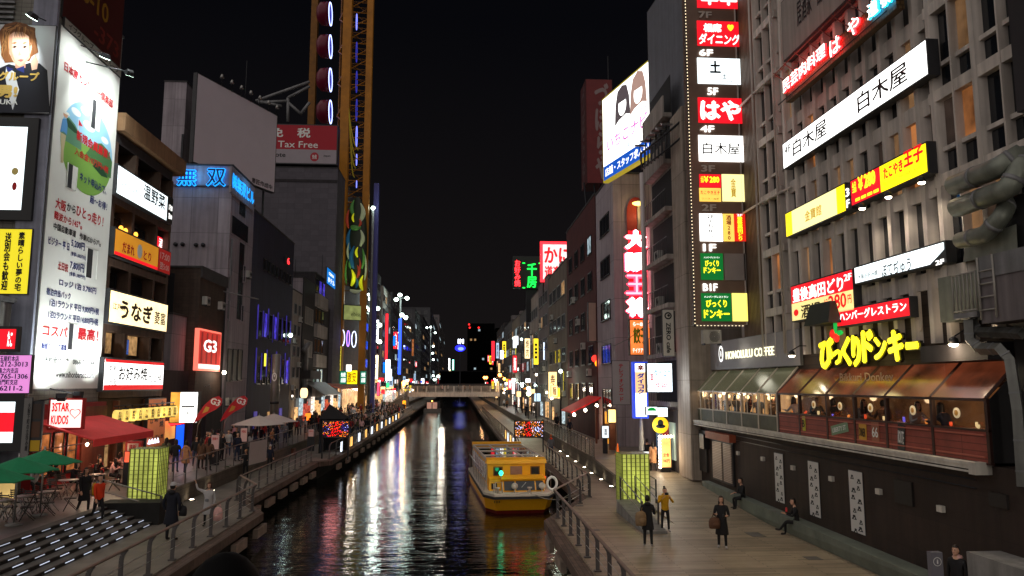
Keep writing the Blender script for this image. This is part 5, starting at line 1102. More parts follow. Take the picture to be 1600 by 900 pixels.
MB().box(12.22, 12.299, 33.4, 36.2, .8, 2.7, DARKMETAL).build('shutter_frame', t)
SHUT = mat('shutter', lin((176, 160, 150)), .5, .2, var=.1, tile=(9, .075, .02, .55, 'wall'))
MB().box(12.17, 12.219, 34.75, 36.0, .9, 2.6, SHUT).build('shutter', t); MB().box(12.17, 12.219, 33.55, 34.55, .9, 2.6, SHUT).build('shutter', t)
MB().box(12.0, 12.3, 33.2, 36.5, 2.72, 3.05, mat('shutter_hood', lin((120, 66, 48)), .6, var=.4, em=.05, emcol=lin((200, 90, 50)))).build('shutter_hood', t)
MB().box(12.2, 12.299, 37.0, 38.4, 1.0, 3.0, mat('door_dark', (.03, .026, .024), .5)).build('door', t); MB().box(12.0, 12.3, 36.75, 37.4, 2.15, 2.85, DARKMETAL).build('speaker_box', t)
for px, py in ((1153, 708), (1192, 717), (1239, 731), (1299, 748), (1373, 768), (1470, 795)):
    p = at(px, py, X=12.25); MB().box(12.2, 12.3, p.y - .11, p.y + .11, p.z - .08, p.z + .08, LEDGE).build('wall_box', t)
for px0, px1, yt, yb in ((1397, 1427, 748, 792), (1545, 1575, 768, 796)):
    a, b = at(px0, yt, X=12.26), at(px1, yb, X=12.26); MB().box(12.24, 12.3, b.y, a.y, b.z, a.z, mat('hatch_dark', (.018, .014, .013), .6)).build('hatch', t)
def figures(R, par):       # rows of small black figures printed on the white panel
    mb = MB()
    for j in range(6):
        for i in range(2):
            a, b, s_ = .28 + .42 * i + .06 * ((j + i) % 2), .92 - j * .165 - .05 * ((i + j) % 2), .8 + .3 * ((j * 2 + i) % 3) / 2
            mb.add([R.pt(x_, y_, .006) for x_, y_ in oval(a, b, .10 * s_, .018 * s_, 10)], [tuple(range(10))], INK)
            mb.add([R.pt(a + dx, b + dy, .007) for dx, dy in ((-.17 * s_, -.06), (.17 * s_, -.055), (.1 * s_, -.015), (-.09 * s_, -.015))], [(0, 1, 2, 3)], INK)
            mb.add([R.pt(a + dx, b + dy, .009) for dx, dy in ((-.06 * s_, -.045), (.07 * s_, -.042), (.02, -.02))], [(0, 1, 2)], INK_W)
    return mb.build('print', par)
for k, (px0, px1, yt, yb) in enumerate(((1211, 1224, 709, 784), (1264, 1280, 722, 806), (1328, 1349, 737, 832))):
    a, b = at((px0 + px1) / 2, yt, X=12.27), at((px0 + px1) / 2, yb, X=12.27); q0, q1 = at(px0, (yt + yb) / 2, X=12.27), at(px1, (yt + yb) / 2, X=12.27)
    R = Rect((12.27, (q0.y + q1.y) / 2, (a.z + b.z) / 2), (0, -1, 0), (-1, 0, 0), q0.y - q1.y, a.z - b.z)
    s = sign('printed_poster', '%s white wall panel printed with small black figures in two columns' % ('farthest narrow', 'middle', 'nearest and tallest')[k], R, mat('panel_white', lin((206, 204, 202)), .6, var=.05), rim=.02, depth=.025); figures(R, s)
# bench along the wall, fades into the ramp
BENCH = mat('bench_concrete', lin((112, 118, 108)), .8, var=.3, vscale=1.1, bump=.2)
tag(MB().hexa([(11.75, 16, .003), (12.29, 16, .003), (12.29, 37, .003), (11.95, 37, .003), (11.62, 16, .46), (12.29, 16, .46), (12.29, 37, .62), (11.95, 37, .62)], BENCH).build('concrete_bench'), 'long pale concrete bench ledge at the foot of the dark brown wall', 'bench')
tag(MB().box(11.5, 12.6, 14.5, 16.9, .003, 1.55, CONC).build('concrete_block'), 'pale concrete block wall beyond the end of the dark brown wall', 'wall')
tag(MB().box(12.32, 13.6, 13.5, 16.74, 1.6, 3.0, W_DARK).build('dark_cabinet'), 'black cabinet on top of the pale concrete block', 'cabinet')
# side wall of the near end, big dark
t = thing('dark_extension', 'black sheet metal end wall beside the red glazed bay', 'building', (13.5, 15.5, 0))
yx = at(1579, 60, X=12.6).y; MB().box(12.75, 14, 12.0, 16.5, 3.0, 9.6, mat('sheet_black', lin((34, 32, 34)), .7, var=.3, streak=.3)).build('wall', t)
MB().box(12.6, 14, 11.0, yx, 11.4, 14.5, W_DARK).build('canopy_box', t)
# glazed bays
PANE = mat('pane_clear', (.02, .02, .02), .04, alpha=.16, spec=.6)
def bay(name, label, y_edges, frame_m, sill_m, roof_m, back_m, zs, z1, z2, ze, zr, XB, XR, mull=0, fw=.05, sill_ext=None):
    t = thing(name, label, 'restaurant', (XB, (y_edges[0] + y_edges[-1]) / 2, zs))
    MB().box(XB + .25, XR + .2, y_edges[-1], y_edges[0], zs, zs + .1, frame_m).build('floor', t)
    for yh, yl in zip(y_edges, y_edges[1:]):
        MB().box(XB + .0, XB + .08, yl + fw, yh - fw, zs, z1 - fw, sill_m).build('sill_panel', t)
        w = MB().box(XB + .03, XB + .036, yl + fw, yh - fw, z1, z2, PANE).build('window', t)
        for i in range(mull): q = yl + (yh - yl) * (i + 1) / (mull + 1); MB().box(XB + .0, XB + .029, q - .02, q + .02, z1, z2, frame_m).build('mullion', w)
        MB().add([(XB - .02, yh - fw, ze), (XB - .02, yl + fw, ze), (XR, yl + fw, zr), (XR, yh - fw, zr), (XB + .01, yh - fw, ze - .05), (XB + .01, yl + fw, ze - .05), (XR, yl + fw, zr - .06), (XR, yh - fw, zr - .06)],
                 [(0, 1, 2, 3), (7, 6, 5, 4), (0, 4, 5, 1), (1, 5, 6, 2), (2, 6, 7, 3), (3, 7, 4, 0)], roof_m).build('roof_pane', t)
    MB().box(XB + .84, XB + .88, y_edges[-1], y_edges[0], zs + .1, ze + .25, back_m).build('back_wall', t)
    mb = MB()
    for y in y_edges:
        mb.box(XB - .02, XB + .081, y - fw, y + fw, zs, ze - .06, frame_m)
        mb.tube([(XB - .0, y, ze), (XR, y, zr)], fw * .9, frame_m, 4)
    mb.box(XB - .03, XB + .075, y_edges[-1] - fw, y_edges[0] + fw, z1 - fw, z1 - .001, frame_m); mb.box(XB - .03, XB + .076, y_edges[-1] - fw, y_edges[0] + fw, z2 + .001, ze - .001, frame_m)
    mb.box(XB - .031, XB + .077, y_edges[-1] - fw, y_edges[0] + fw, zs - .05, zs - .001, frame_m)
    mb.build('frame', t)
    return t
FR_W = mat('frame_pale', lin((184, 172, 156)), .5, .1, var=.15); FR_D = mat('frame_dark', lin((58, 34, 28)), .5, .1, var=.25)
BACK_CAFE = lit('cafe_window', (255, 190, 122), .5, True, .6, 1.1); BACK_BIK = lit('diner_window', (220, 140, 80), .11, True, .75, .9)  # room light put into the back walls as glow
RED_WOOD = mat('red_boards', lin((136, 66, 54)), .6, var=.35, vscale=1.4, tile=(3, .17, .012, .45, 'wall'), em=.03, emcol=lin((140, 60, 50)))
ROOF_CAFE = mat('roof_glass_green', lin((92, 92, 76)), .18, var=.18, vscale=.5, em=.12, emcol=lin((150, 150, 110))); ROOF_BIK = mat('roof_glass_warm_glow', lin((62, 36, 30)), .16, var=.5, vscale=.6, em=.15, emcol=lin((206, 104, 66)), emvar=.8, emscale=.8)  # warm light put into the roof panes as glow, patchy on the diner
yc = [39.45 - (39.45 - 28.45) * i / 6 for i in range(7)]
cafe = bay('cafe_bay', 'glazed cafe bay with pale frames and warm lamps under the grey coffee sign', yc, FR_W, mat('sill_moss', lin((84, 84, 66)), .6, var=.4, vscale=2), ROOF_CAFE, BACK_CAFE, 3.5, 4.1, 4.92, 4.97, 5.95, 12.2, 13.1, 2)
yd = [28.33, 26.55, 24.5, 22.75, 21.0, 18.9, 16.85]
diner = bay('diner_bay', 'red boarded glazed diner bay below the big yellow lettering', yd, FR_D, RED_WOOD, ROOF_BIK, BACK_BIK, 3.5, 4.25, 4.9, 4.97, 5.85, 12.2, 13.1)
for yh, yl in zip(yd, yd[1:]):
    for z in (3.62, 4.12): MB().box(12.16, 12.2, yl + .12, yh - .12, z - .015, z + .015, mat('board_trim', lin((176, 96, 78)), .5)).build('trim', diner)
MB().hexa([(12.25, 16.78, 3.5), (13.2, 16.78, 3.5), (13.2, 16.8, 3.5), (12.25, 16.8, 3.5), (12.25, 16.78, 4.95), (13.2, 16.78, 5.85), (13.2, 16.8, 5.85), (12.25, 16.8, 4.95)], mat('sheet_black', (.03, .03, .03), .7)).build('end_wall', diner)
# cafe lamps and guests seen through the windows, diner clock faces, stickers
for i in range(9):
    y = 38.8 - 1.15 * i; o = MB().ell((12.4, y, 4.74), (.085, .085, .085), lit('globe', (255, 214, 150), 4, False), 10, 7).tube([(12.4, y, 4.82), (12.4, y, 5.1)], .01, DARKMETAL, 4).build('globe_lamp'); tag(o, 'round glowing globe lamp in the cafe window', 'lamp', 'globe lamps in the cafe windows')
for y in (25.4, 23.6, 21.8, 19.7, 17.9):
    o = thing('plaque', 'pale oval plaque hanging in a diner window', 'plaque', (12.2, y, 4.6), 'oval plaques in the diner windows')
    MB(Matrix.Translation((12.19, y, 4.6)) @ Matrix.Rotation(pi / 2, 4, 'Y')).lathe([(.13, -.008), (.13, .008)], (0, 0, 0), lit('plaque', (214, 190, 150), .5, False), 16).build('disc', o)
    MB(Matrix.Translation((12.175, y, 4.6)) @ Matrix.Rotation(pi / 2, 4, 'Y')).lathe([(.07, -.004), (.07, .004)], (0, 0, 0), lit('plaque_in', (170, 120, 50), .4, False), 12).build('emblem', o)
tr = random.Random(4)
for i in range(11):
    y = 28.0 - 1.02 * i; o = thing('diner_table', 'small dark diner table with added warm glints on top behind the diner windows', 'table', (12.55, y, 3.6), 'tables behind the diner windows')
    MB().box(12.4, 12.8, y - .3, y + .3, 4.20, 4.24, WOODR).box(12.57, 12.63, y - .03, y + .03, 3.6, 4.2, DARKMETAL).build('top', o)
    mb = MB(); c = [(255, 150, 70), (255, 90, 50), (255, 220, 160), (120, 110, 255)][i % 4 if i != 7 else 3]
    for k in range(3): q = y - .22 + .2 * k; mb.lathe([(.02, 0), (.035, .04), (.03, .05 + .09 * tr.random())], (12.5 + .12 * k, q, 4.24), lit('glint_%d' % (i % 4), c, .8, False), 7)
    mb.build('warm_glint', o)  # small glowing shapes added as glints behind the panes
for k in range(4): point('diner_glow', (12.6, 26.8 - 2.9 * k, 4.85), 9, (1, .65, .35), .1)
for k in range(4): point('cafe_glow', (12.55, 38.0 - 2.8 * k, 4.85), 9, (1, .78, .5), .1)
def sticker(label, y, z, w, h, m, txt, im, rot=0.):
    R = Rect((12.19, y, z), (0, -1, 0), (-1, 0, 0), w, h); s = thing('sticker', label, 'sticker', (12.19, y, z))
    T = Matrix.Translation((12.185, y, z)) @ Matrix.Rotation(rot, 4, 'X'); MB(T).box(-.006, .006, -w / 2, w / 2, -h / 2, h / 2, m).build('plate', s)
    if txt: letter(R, s, txt, .5, .5, .8, .5, im, d=.02, rot=-rot)
sticker('round yellow and green sticker on the red boards', 26.2, 3.92, .22, .5, paint('st_yellow', (190, 186, 60)), 'B', INK)
sticker('tilted pale green street sign sticker on the red boards', 23.7, 3.88, 1.1, .3, paint('st_green', (120, 150, 120)), 'LIBERTY ST', INK_W, -.18)
sticker('small yellow sticker with a black figure on the red boards', 22.3, 3.86, .42, .5, paint('st_amber', (200, 150, 50)), 'DINER', INK, .06)
sticker('faded rusty sticker beside the yellow one on the red boards', 21.6, 3.9, .4, .6, paint('st_rust', (150, 92, 70)), '66', INK_W)
sticker('black and white rounded sticker under the fifth diner window', 20.3, 3.85, .34, .7, paint('st_black', (46, 46, 46)), 'ROUTE', INK_W, .12)
letter(Rect((12.65, 22.8, 5.45), (0, -1, 0), Vector((-.75, 0, .66)), 2.6, .4), diner, 'Bikkuri Donkey', .5, .5, 1.2, .9, mat('faded_letter', lin((150, 122, 104)), .6), d=.03)
# grey coffee sign
R = RX(XF - .05, 1100, 1249, 537, 578, 515, 571)
s = sign('coffee_sign', 'large grey board with small glowing capitals and a round emblem above the cafe bay', R, mat('coffee_grey', lin((150, 146, 148)), .6, .1, var=.08), depth=.12, rim=.02, casing=GREYM)
pt_text(R, s, 'HONOLULU COFFEE', 1135, 557, 1210, 546, 13, lit('letter_hot', (255, 250, 210), 1.5, False), bold=.0, thick=.03, d=.04)
a, b = ab(R, 1127, 553); flat(R, s, oval(a, b, .028, .29, 24), INK_LW, .02, 'emblem'); flat(R, s, oval(a, b, .020, .21, 20), paint('emblem_brown', (90, 60, 40)), .024, 'emblem'); flat(R, s, oval(a + .002, b, .006, .12, 12), INK_LW, .028, 'emblem')
point('coffee_glow', R.pt(.5, .5, .5), 12, (1, .95, .75), .3)
# wooden back wall and the big yellow lettering
t = thing('diner_back_wall', 'dark timber back wall behind the big yellow lettering', 'wall', (XF, 22, 5.9))
MB().box(XF + .12, XF + .34, 16.8, 28.2, 5.86, 8.2, mat('back_boards', lin((58, 46, 38)), .8, var=.35, tile=(3, .3, .015, .5, 'wall'))).build('boards', t)
MB().box(XF - .55, XF + .11, 17.0, 19.6, 5.87, 6.3, W_DARK).build('lower_box', t)
s = thing('yellow_lettering', 'big glowing yellow kana lettering with black outlines above the red glazed bay', 'sign', (XF, 23.5, 6))
R = RX(XF - .3, 1282, 1440, 524, 578, 532, 556)
LYB = lit('letter_yellow_big', (255, 230, 40), 1.5, True)
kan = [('び', 1293, 552, 22, 50), ('っ', 1310, 558, 12, 24), ('く', 1324, 549, 14, 46), ('り', 1340, 548, 13, 50), ('ド', 1358, 541, 17, 52), ('ン', 1378, 544, 19, 36), ('キ', 1402, 540, 23, 50), ('ー', 1428, 540, 19, 12)]
for i, (ch, px, py, w, h) in enumerate(kan):
    pt_text(R, s, ch, px - w / 2 - 1.5, py + 1.2, px + w / 2 + 1.5, py - .8, h + 3, mat('letter_black', (.01, .01, .01), .5), bold=.06, d=-.02 + .003 * i, thick=.1)
    pt_text(R, s, ch, px - w / 2, py + 1, px + w / 2, py - 1, h, LYB, bold=.05, d=.06 + .003 * i, thick=.05)
mb = MB()
for px, py, c, r_ in ((1301, 522, 'lr', .16), (1307, 528, 'lr', .15)):
    p = at(px, py, X=XF - .4); mb.ell(p, (.08, r_, r_), lit('cherry', (235, 40, 30), 1.0), 12, 8)
mb.build('cherry', s)
p0, p1 = at(1305, 508, X=XF - .38), at(1312, 520, X=XF - .38); mb = MB()
mb.ell(p0, (.05, .10, .32), lit('leaf', (20, 170, 70), .9), 10, 8).ell(p1, (.05, .22, .09), lit('leaf', (20, 170, 70), .9), 10, 8); mb.build('leaf', s)
point('yellow_letter_glow', R.pt(.5, .4, .9), 45, (1, .88, .35), .5)
R = RX(XF - .35, 1308, 1420, 487, 510, 465, 493); s = sign('red_kana_sign', 'long red lit sign with white kana just above the big yellow lettering', R, RED_L, depth=.25); pt_text(R, s, 'ハンバーグレストラン', 1312, 494, 1417, 480, 15, INK_LW, bold=.03)
p = at(1287, 491, X=XF - .5); tag(MB().hexa([p + Vector(v) for v in ((-.3, -.9, -.35), (.5, -.9, -.35), (.5, .9, -.35), (-.3, .9, -.35), (-.05, -.6, .4), (.5, -.6, .4), (.5, .9, .4), (-.05, .9, .4))], DARKMETAL).build('sheet_hood'), 'dark sheet metal hood in front of the red over yellow sign', 'hood')
# lamps on the diner
for px, py, lb in ((1490, 534, 'bright warm lamp above the near end of the red glazed bay'), (1237, 553, 'small white lamp on an arm between the coffee sign and the lettering')):
    p = at(px, py, X=XF - .6); l = thing('bracket_lamp', lb, 'lamp', p); MB().lathe([(.13, -.06), (.10, .08), (.02, .14)], p, DARKMETAL, 10).build('shade', l); MB().ell(p - Vector((0, 0, .06)), (.12, .12, .07), BULB, 10, 6).build('bulb', l)
    MB().tube([p + Vector((0, 0, .12)), p + Vector((.3, 0, .3)), p + Vector((.75, 0, .3))], .02, DARKMETAL, 5).build('arm', l)
    point('bracket_lamp_glow', p - Vector((.25, 0, .25)), 38 if px > 1400 else 8, (1, .78, .5), .1)
p = at(1434, 509, X=XF + .05); l = thing('round_vent', 'round cream vent cover on the dark wall by the yellow lettering', 'vent', p); MB(Matrix.Translation(p) @ Matrix.Rotation(pi / 2, 4, 'Y')).lathe([(.2, -.03), (.2, .03), (.15, .04)], (0, 0, 0), CREAM, 16).build('cover', l)

# ducts and balcony at the near end
DUCT = mat('duct_green', lin((128, 132, 122)), .45, .3, var=.25, streak=.25, bump=.05)
def duct(label, pts, r, X=XF - .7, m=DUCT):
    P = [at(px, py, X=X + dx) for px, py, dx in pts]; t = thing('duct_pipe', label, 'duct', P[0])
    Q = [P[0]]
    for i in range(1, len(P) - 1): Q += [P[i].lerp(P[i - 1], .25), P[i].lerp(P[i - 1], .08), P[i].lerp(P[i + 1], .08), P[i].lerp(P[i + 1], .25)]
    Q.append(P[-1]); MB().tube(Q, r, m, 14).build('tube', t)
    for i in range(len(P) - 1):
        c = P[i].lerp(P[i + 1], .5); d = (P[i + 1] - P[i]).normalized(); MB().tube([c - d * .05, c + d * .05], r * 1.06, GREYM, 14).build('band', t)
duct('upper fat green grey duct running out of frame over the ribbed front', [(1490, 290, 0), (1560, 262, 0), (1598, 240, .4)], .25)
duct('middle fat green grey duct bending upward at its near end', [(1494, 325, 0), (1575, 295, 0), (1592, 268, .2), (1600, 240, .5)], .24)
duct('lowest fat green grey duct with a short elbow', [(1500, 376, 0), (1540, 366, 0), (1565, 338, .1), (1580, 310, .6)], .2)
tag(MB().hexa([at(1505, 410, X=XF - .4), at(1590, 390, X=XF - .4), at(1590, 390, X=XF + .3), at(1505, 410, X=XF + .3), at(1508, 380, X=XF - .4), at(1588, 350, X=XF - .4), at(1588, 350, X=XF + .3), at(1508, 380, X=XF + .3)], DUCT).build('duct_box'), 'green grey sheet metal duct box below the fat ducts', 'duct')
a, b = at(1466, 450, X=XF - .5), at(1590, 440, X=XF - .5); tag(MB().box(XF - .5, XF + .1, 16.7, a.y, a.z - .9, a.z + .25, DUCT).build('long_duct'), 'long green grey duct trunk behind the caged balcony', 'duct')
p0 = at(1488, 430, X=XF - .9); p1 = at(1530, 500, X=XF - .9)
t = thing('caged_balcony', 'small steel cage balcony with white bars near the ducts', 'balcony', p0); yb0, yb1 = p1.y, p0.y; zb0, zb1 = at(1488, 492, X=XF - .9).z, at(1488, 432, X=XF - .9).z
MB().box(XF - .95, XF + .1, yb0, yb1, zb0 - .12, zb0, GREYM).build('floor', t); mb = MB(); BARS = mat('bar_white', lin((150, 146, 140)), .5, .2, var=.2)
for i in range(7): y = yb0 + (yb1 - yb0) * i / 6; mb.tube([(XF - .92, y, zb0), (XF - .92, y, zb1)], .02, BARS, 5)
for z in (zb0 + .05, zb1): mb.tube([(XF - .92, yb0, z), (XF - .92, yb1, z)], .025, BARS, 5)
mb.build('bar_grille', t)
yq0 = at(1566, 440, X=XF - .9).y; t = thing('rooftop_unit', 'big grey plant cabinet in front of the ducts', 'cabinet', (XF, yq0, zb0)); zt = at(1540, 400, X=XF - .9).z
MB().box(XF - .9, XF + .2, 14.5, yb0 - .08, zb0 - .3, zt, W_GREY).build('case', t); MB().box(XF - .93, XF - .901, 14.5, yb0 - .08, zt - .5, zt, GREYM).build('top_band', t)
for k in (0, 1): MB().tube([(XF - .95, yb0 - .15 - .5 * k, zb0 - .2), (XF - .95, yb0 - .15 - .5 * k, zt)], .025, BARS, 5).build('ladder_rail', t)
for i in range(4): MB().tube([(XF - .95, yb0 - .15, zb0 + .3 * i), (XF - .95, yb0 - .65, zb0 + .3 * i)], .02, BARS, 5).build('rung', t)
def boxduct(label, pts, w, X):
    t = thing('square_duct', label, 'duct', at(pts[0][0], pts[0][1], X=X)); MB().tube([at(px, py, X=X) for px, py in pts], w, mat('duct_steel', lin((126, 126, 122)), .4, .5, var=.25, streak=.3), 4).build('tube', t)
    mb = MB(); P = [at(px, py, X=X) for px, py in pts]
    for a, b in zip(P, P[1:]):
        n = max(1, int((b - a).length / .7))
        for k in range(1, n + 1): c = a.lerp(b, k / (n + .5)); d = (b - a).normalized(); mb.tube([c - d * .02, c + d * .02], w * 1.08, GREYM, 4)
    mb.build('flange', t)
boxduct('grey square duct bending down past the red glazed bay to the ground', [(1514, 500), (1516, 532), (1532, 545), (1562, 545), (1578, 562), (1590, 640), (1598, 760)], .14, XF - .75)
boxduct('second grey square duct running above the bending one', [(1520, 500), (1530, 519), (1560, 519), (1598, 521)], .13, XF - .6)
# information post
p = at(1464, 900, Z=0.05); p = at(1464, 893, Z=.35) if False else Vector((at(1464, 870, X=10.9).x, at(1464, 870, X=10.9).y, 0))
t = thing('information_post', 'grey information post with a white ringed letter i beside a seated person', 'sign post', p)
R = Rect((p.x, p.y, .75), (1, 0, 0), (0, -1, 0), .27, 1.5); MB().rb(R, 0, 1, 0, 1, -.16, 0, mat('post_grey', lin((118, 116, 126)), .5, .1, var=.1)).build('post', t)
flat(R, t, oval(.5, .865, .36, .065, 24), INK_W, .003, 'ring'); flat(R, t, oval(.5, .865, .31, .056, 24), _M['post_grey'], .006, 'ring'); letter(R, t, 'i', .5, .865, .14, .065, INK_W, bold=.05, d=.008)
# ------------------------------------------------------------------ RIGHT BANK, farther on
XR_ = 11.9
t = building('balcony_building', 'grey concrete building with open balconies behind the tower of floor signs', XR_ + .02, 30, 38.2, 45.2, at(1070, 180, Y=39).z, W_PALE, z0=.5)
MB().box(XR_ - .1, XR_ + 1.5, 38.1, 40.3, .5, at(1070, 178, Y=38.5).z + .3, mat('pillar_concrete', lin((168, 154, 142)), .8, var=.18, streak=.3, tile=(5, 2.75, .015, .5, 'wall'), bump=.15)).build('pillar', t)
for k in range(7):
    z = 4.2 + 2.7 * k
    MB().box(XR_ - .5, XR_ + .02, 40.32, 45.0, z - .12, z + .12, W_PALE).build('balcony_slab', t)
    MB().box(XR_ + .005, XR_ + .019, 40.4, 44.9, z + .13, z + 2.4, mat('balcony_shade', (.02, .02, .022), .8)).build('shade_sheet', t)  # dark sheet standing in for the shade inside the open balcony
    if k > 4: MB().box(XR_ - .5, XR_ - .42, 40.32, 45.0, z + .12, z + 1.1, W_PALE).build('balcony_wall', t)
    else:
        mb = MB()
        for i in range(12): y = 40.4 + .4 * i; mb.tube([(XR_ - .46, y, z + .12), (XR_ - .46, y, z + 1.1)], .015, DARKMETAL, 4)
        mb.tube([(XR_ - .46, 40.35, z + 1.1), (XR_ - .46, 44.95, z + 1.1)], .025, GREYM, 5); mb.build('balcony_grille', t)
    if k in (1, 2, 3): aircon((XR_ - .2, 43.0, z + .13), 'W', 'grey air conditioner unit on a dark open balcony')
MB().box(XR_ - .52, XR_ - .40, 40.4, 41.4, 4.2 + 2.7 + .2, 4.2 + 2.7 + 1.0, lit('red_banner', (200, 24, 50), .8)).build('red_cloth', t)
MB().tube([(XR_ - .45, 45.5, at(1014, 566, X=XR_ - .45).z), (XR_ - .45, 45.5, at(1014, 258, X=XR_ - .45).z)], .16, mat('pipe_pale', lin((200, 190, 190)), .5, .1)).build('drain_pipe', t)
R = RY(37.9, 1036, 1053, 484, 556)
s = sign('cafe_banner', 'narrow white vertical cafe sign with black sideways lettering on the concrete pillar', R, mat('cafe_white', lin((208, 202, 194)), .6), depth=.15, rim=.02)
letter(Rect(R.pt(.5, .5), (0, 0, -1), R.n, R.h, R.w), s, '', .5, .5, .1, .1, INK) if False else None
def side_text(R, par, body, b0, b1, wfrac, m, bold=.02):     # lettering that reads downward
    co, fs, asp, zz = glyphs(body, bold); L = R.h * (b1 - b0); W = R.w * wfrac; o = R.pt(.5, (b0 + b1) / 2, .012) - wloc(par)
    V = np.array(o)[None] + co[:, 1:] * W * np.array(R.u)[None] + co[:, :1] * L * np.array((0, 0, -1.))[None] + zz[:, None] * np.array(R.n)[None]
    me = bpy.data.meshes.new('lettering'); me.from_pydata(V.tolist(), [], fs); me.materials.append(m); me.update(); o = bpy.data.objects.new('lettering', me); COL.objects.link(o); o.parent = par
side_text(R, s, 'ZERO cafe', .06, .72, .42, INK, .03)
flat(R, s, oval(.5, .87, .34, .08, 20), INK, .006, 'emblem'); flat(R, s, oval(.5, .87, .22, .05, 16), _M['cafe_white'], .009, 'emblem'); flat(R, s, oval(.55, .875, .13, .03, 12), INK, .012, 'emblem')
# grey rooftop boards and the lit billboard
p0, p1 = at(1082, 100, Y=38.6), at(1013, 100, Y=46)
R = R2((p1.x, p1.y), (p0.x, p0.y), at(1048, 226, Y=42).z, at(1048, -30, Y=42).z)
sign('slate_board', 'large blank slate grey board rising above the concrete pillar', R, mat('slate_sheet', lin((112, 114, 122)), .6, var=.12, streak=.15), depth=.5, rim=.08)
p0, p1 = at(1016, 190, Y=46), at(942, 190, Y=53)
R = R2((p1.x, p1.y), (p0.x, p0.y), (at(942, 276, Y=53).z + at(1014, 246, Y=46).z) / 2, (at(942, 148, Y=53).z + at(1014, 106, Y=46).z) / 2)
s = sign('lit_billboard', 'bright lit rooftop billboard with two long haired heads and pink kana', R, None, depth=.4, rim=.12, casing=mat('frame_yellowish', lin((150, 130, 40)), .5, em=.4, emcol=lin((230, 210, 60))), panels=[(0, 1, .17, 1, WHITE_L), (0, 1, 0, .17, lit('board_blue', (16, 84, 190), .9))])
HB = mat('hair_dark', lin((86, 76, 80)), .6, em=.6, emcol=lin((96, 86, 90))); HB2 = mat('hair_brown', lin((170, 136, 124)), .6, em=.8, emcol=lin((180, 146, 134)))
for c0, m in ((.45, HB), (.78, HB2)):
    flat(R, s, [(c0 - .17, .56), (c0 - .15, .8), (c0 - .1, .95), (c0, 1.0 if c0 > .6 else .985), (c0 + .1, .95), (c0 + .15, .8), (c0 + .17, .58), (c0 + .08, .62), (c0 - .08, .6)], m, .005, 'picture')
    flat(R, s, oval(c0, .745, .085, .115, 20), WHITE_L, .008, 'picture'); flat(R, s, [(c0 - .09, .86), (c0 + .09, .86), (c0 + .075, .79), (c0 - .07, .8)], m, .010, 'picture')
letter(R, s, 'いちこナビ', .52, .40, .86, .16, lit('pink_ink', (220, 120, 200), .9, False), bold=.03); letter(R, s, 'BANNAI NIGHT 求人情報', .5, .535, .9, .06, lit('pink_ink2', (240, 170, 210), 1, False))
letter(R, s, 'いちこナビ 求人', .42, .235, .5, .07, lit('blue_ink', (70, 110, 170), .7, False)); letter(R, s, '店舗・スタッフ求人も!', .5, .085, .92, .1, INK_LW, bold=.02)
for i in range(6):
    p = at(1000 + 8.2 * i, 229 - 6.6 * i, Y=41.5 - .5 * i); l = thing('billboard_lamp', 'unlit angled lamp on the bracket in front of the lit billboard', 'lamp', p, 'lamps on the bracket below the slate board')
    MB().hexa([p + Vector(v) for v in ((-.3, -.2, -.05), (.3, -.2, -.05), (.25, .2, .05), (-.25, .2, .05), (-.3, -.2, .05), (.3, -.2, .05), (.25, .25, .2), (-.25, .25, .2))], STEEL).build('housing', l); MB().tube([p, p + Vector((.3, 1.2, -.5))], .035, DARKMETAL, 5).build('arm', l)
P = [at(1002, 240, Y=41.5), at(1046, 205, Y=38.8), at(1074, 180, Y=38.4)]; mb = MB(); mb.tube(P, .07, DARKMETAL, 5); mb.tube([p - Vector((0, 0, .9)) for p in P], .06, DARKMETAL, 5)
for i in range(9): q = P[0].lerp(P[1], i / 8); mb.tube([q, q - Vector((0, 0, .9))], .04, DARKMETAL, 4); mb.tube([q, q + Vector((.1, .5, -.9))], .04, DARKMETAL, 4)
tag(mb.build('lamp_bracket'), 'dark lattice bracket that carries the angled billboard lamps', 'bracket')
# dumpling restaurant building
t = building('niche_building', 'pale building with an arched red niche and a vertical neon sign', 11.55, 30, 55, 62, at(985, 272, Y=55).z, W_LILAC, z0=.7)
for k in range(5): put_window(t, (11.54, 58.2, 4.2 + 3.4 * k), 3.6, 1.5, 3, 1, DARKMETAL, GLASS, 'W', None)
R = RY(54.9, 979, 1008, 308, 368); flat(R, t, [(0, 0), (1, 0), (1, .6)] + [(.5 + .5 * cos(q), .6 + .4 * sin(q)) for q in [pi * i / 12 for i in range(1, 12)]] + [(0, .6)], mat('niche_red', lin((150, 44, 34)), .6, em=.03, emcol=lin((190, 60, 40))), .05, 'niche')
MB().rb(R, .55, 1, 0, .9, .055, .30, W_PALE).build('fin', t); p = at(997, 318, Y=54.4); tag(MB().ell(p, (.45, .2, .16), lit('bulb_gold', (255, 220, 110), 4), 10, 7).build('niche_lamp'), 'bright golden lamp at the top of the arched red niche', 'lamp'); point('niche_glow', p - Vector((0, .4, .8)), 35, (1, .7, .3), .2)
s = thing('vertical_neon_sign', 'tall vertical sign of glaring white characters edged with red neon', 'neon sign', at(996, 500, Y=50))
R = RY(50, 974, 1017, 357, 498)
MB().rb(R, .22, .80, 0, .98, -.3, -.1, lit('neon_halo_back', (190, 8, 26), .55)).build('back_board', s); MB().rb(R, .90, 1.0, -.1, 1.1, -.4, -.05, mat('neon_side', lin((210, 200, 200)), .6)).build('side_panel', s)  # red halo of the neon put into the board as glow
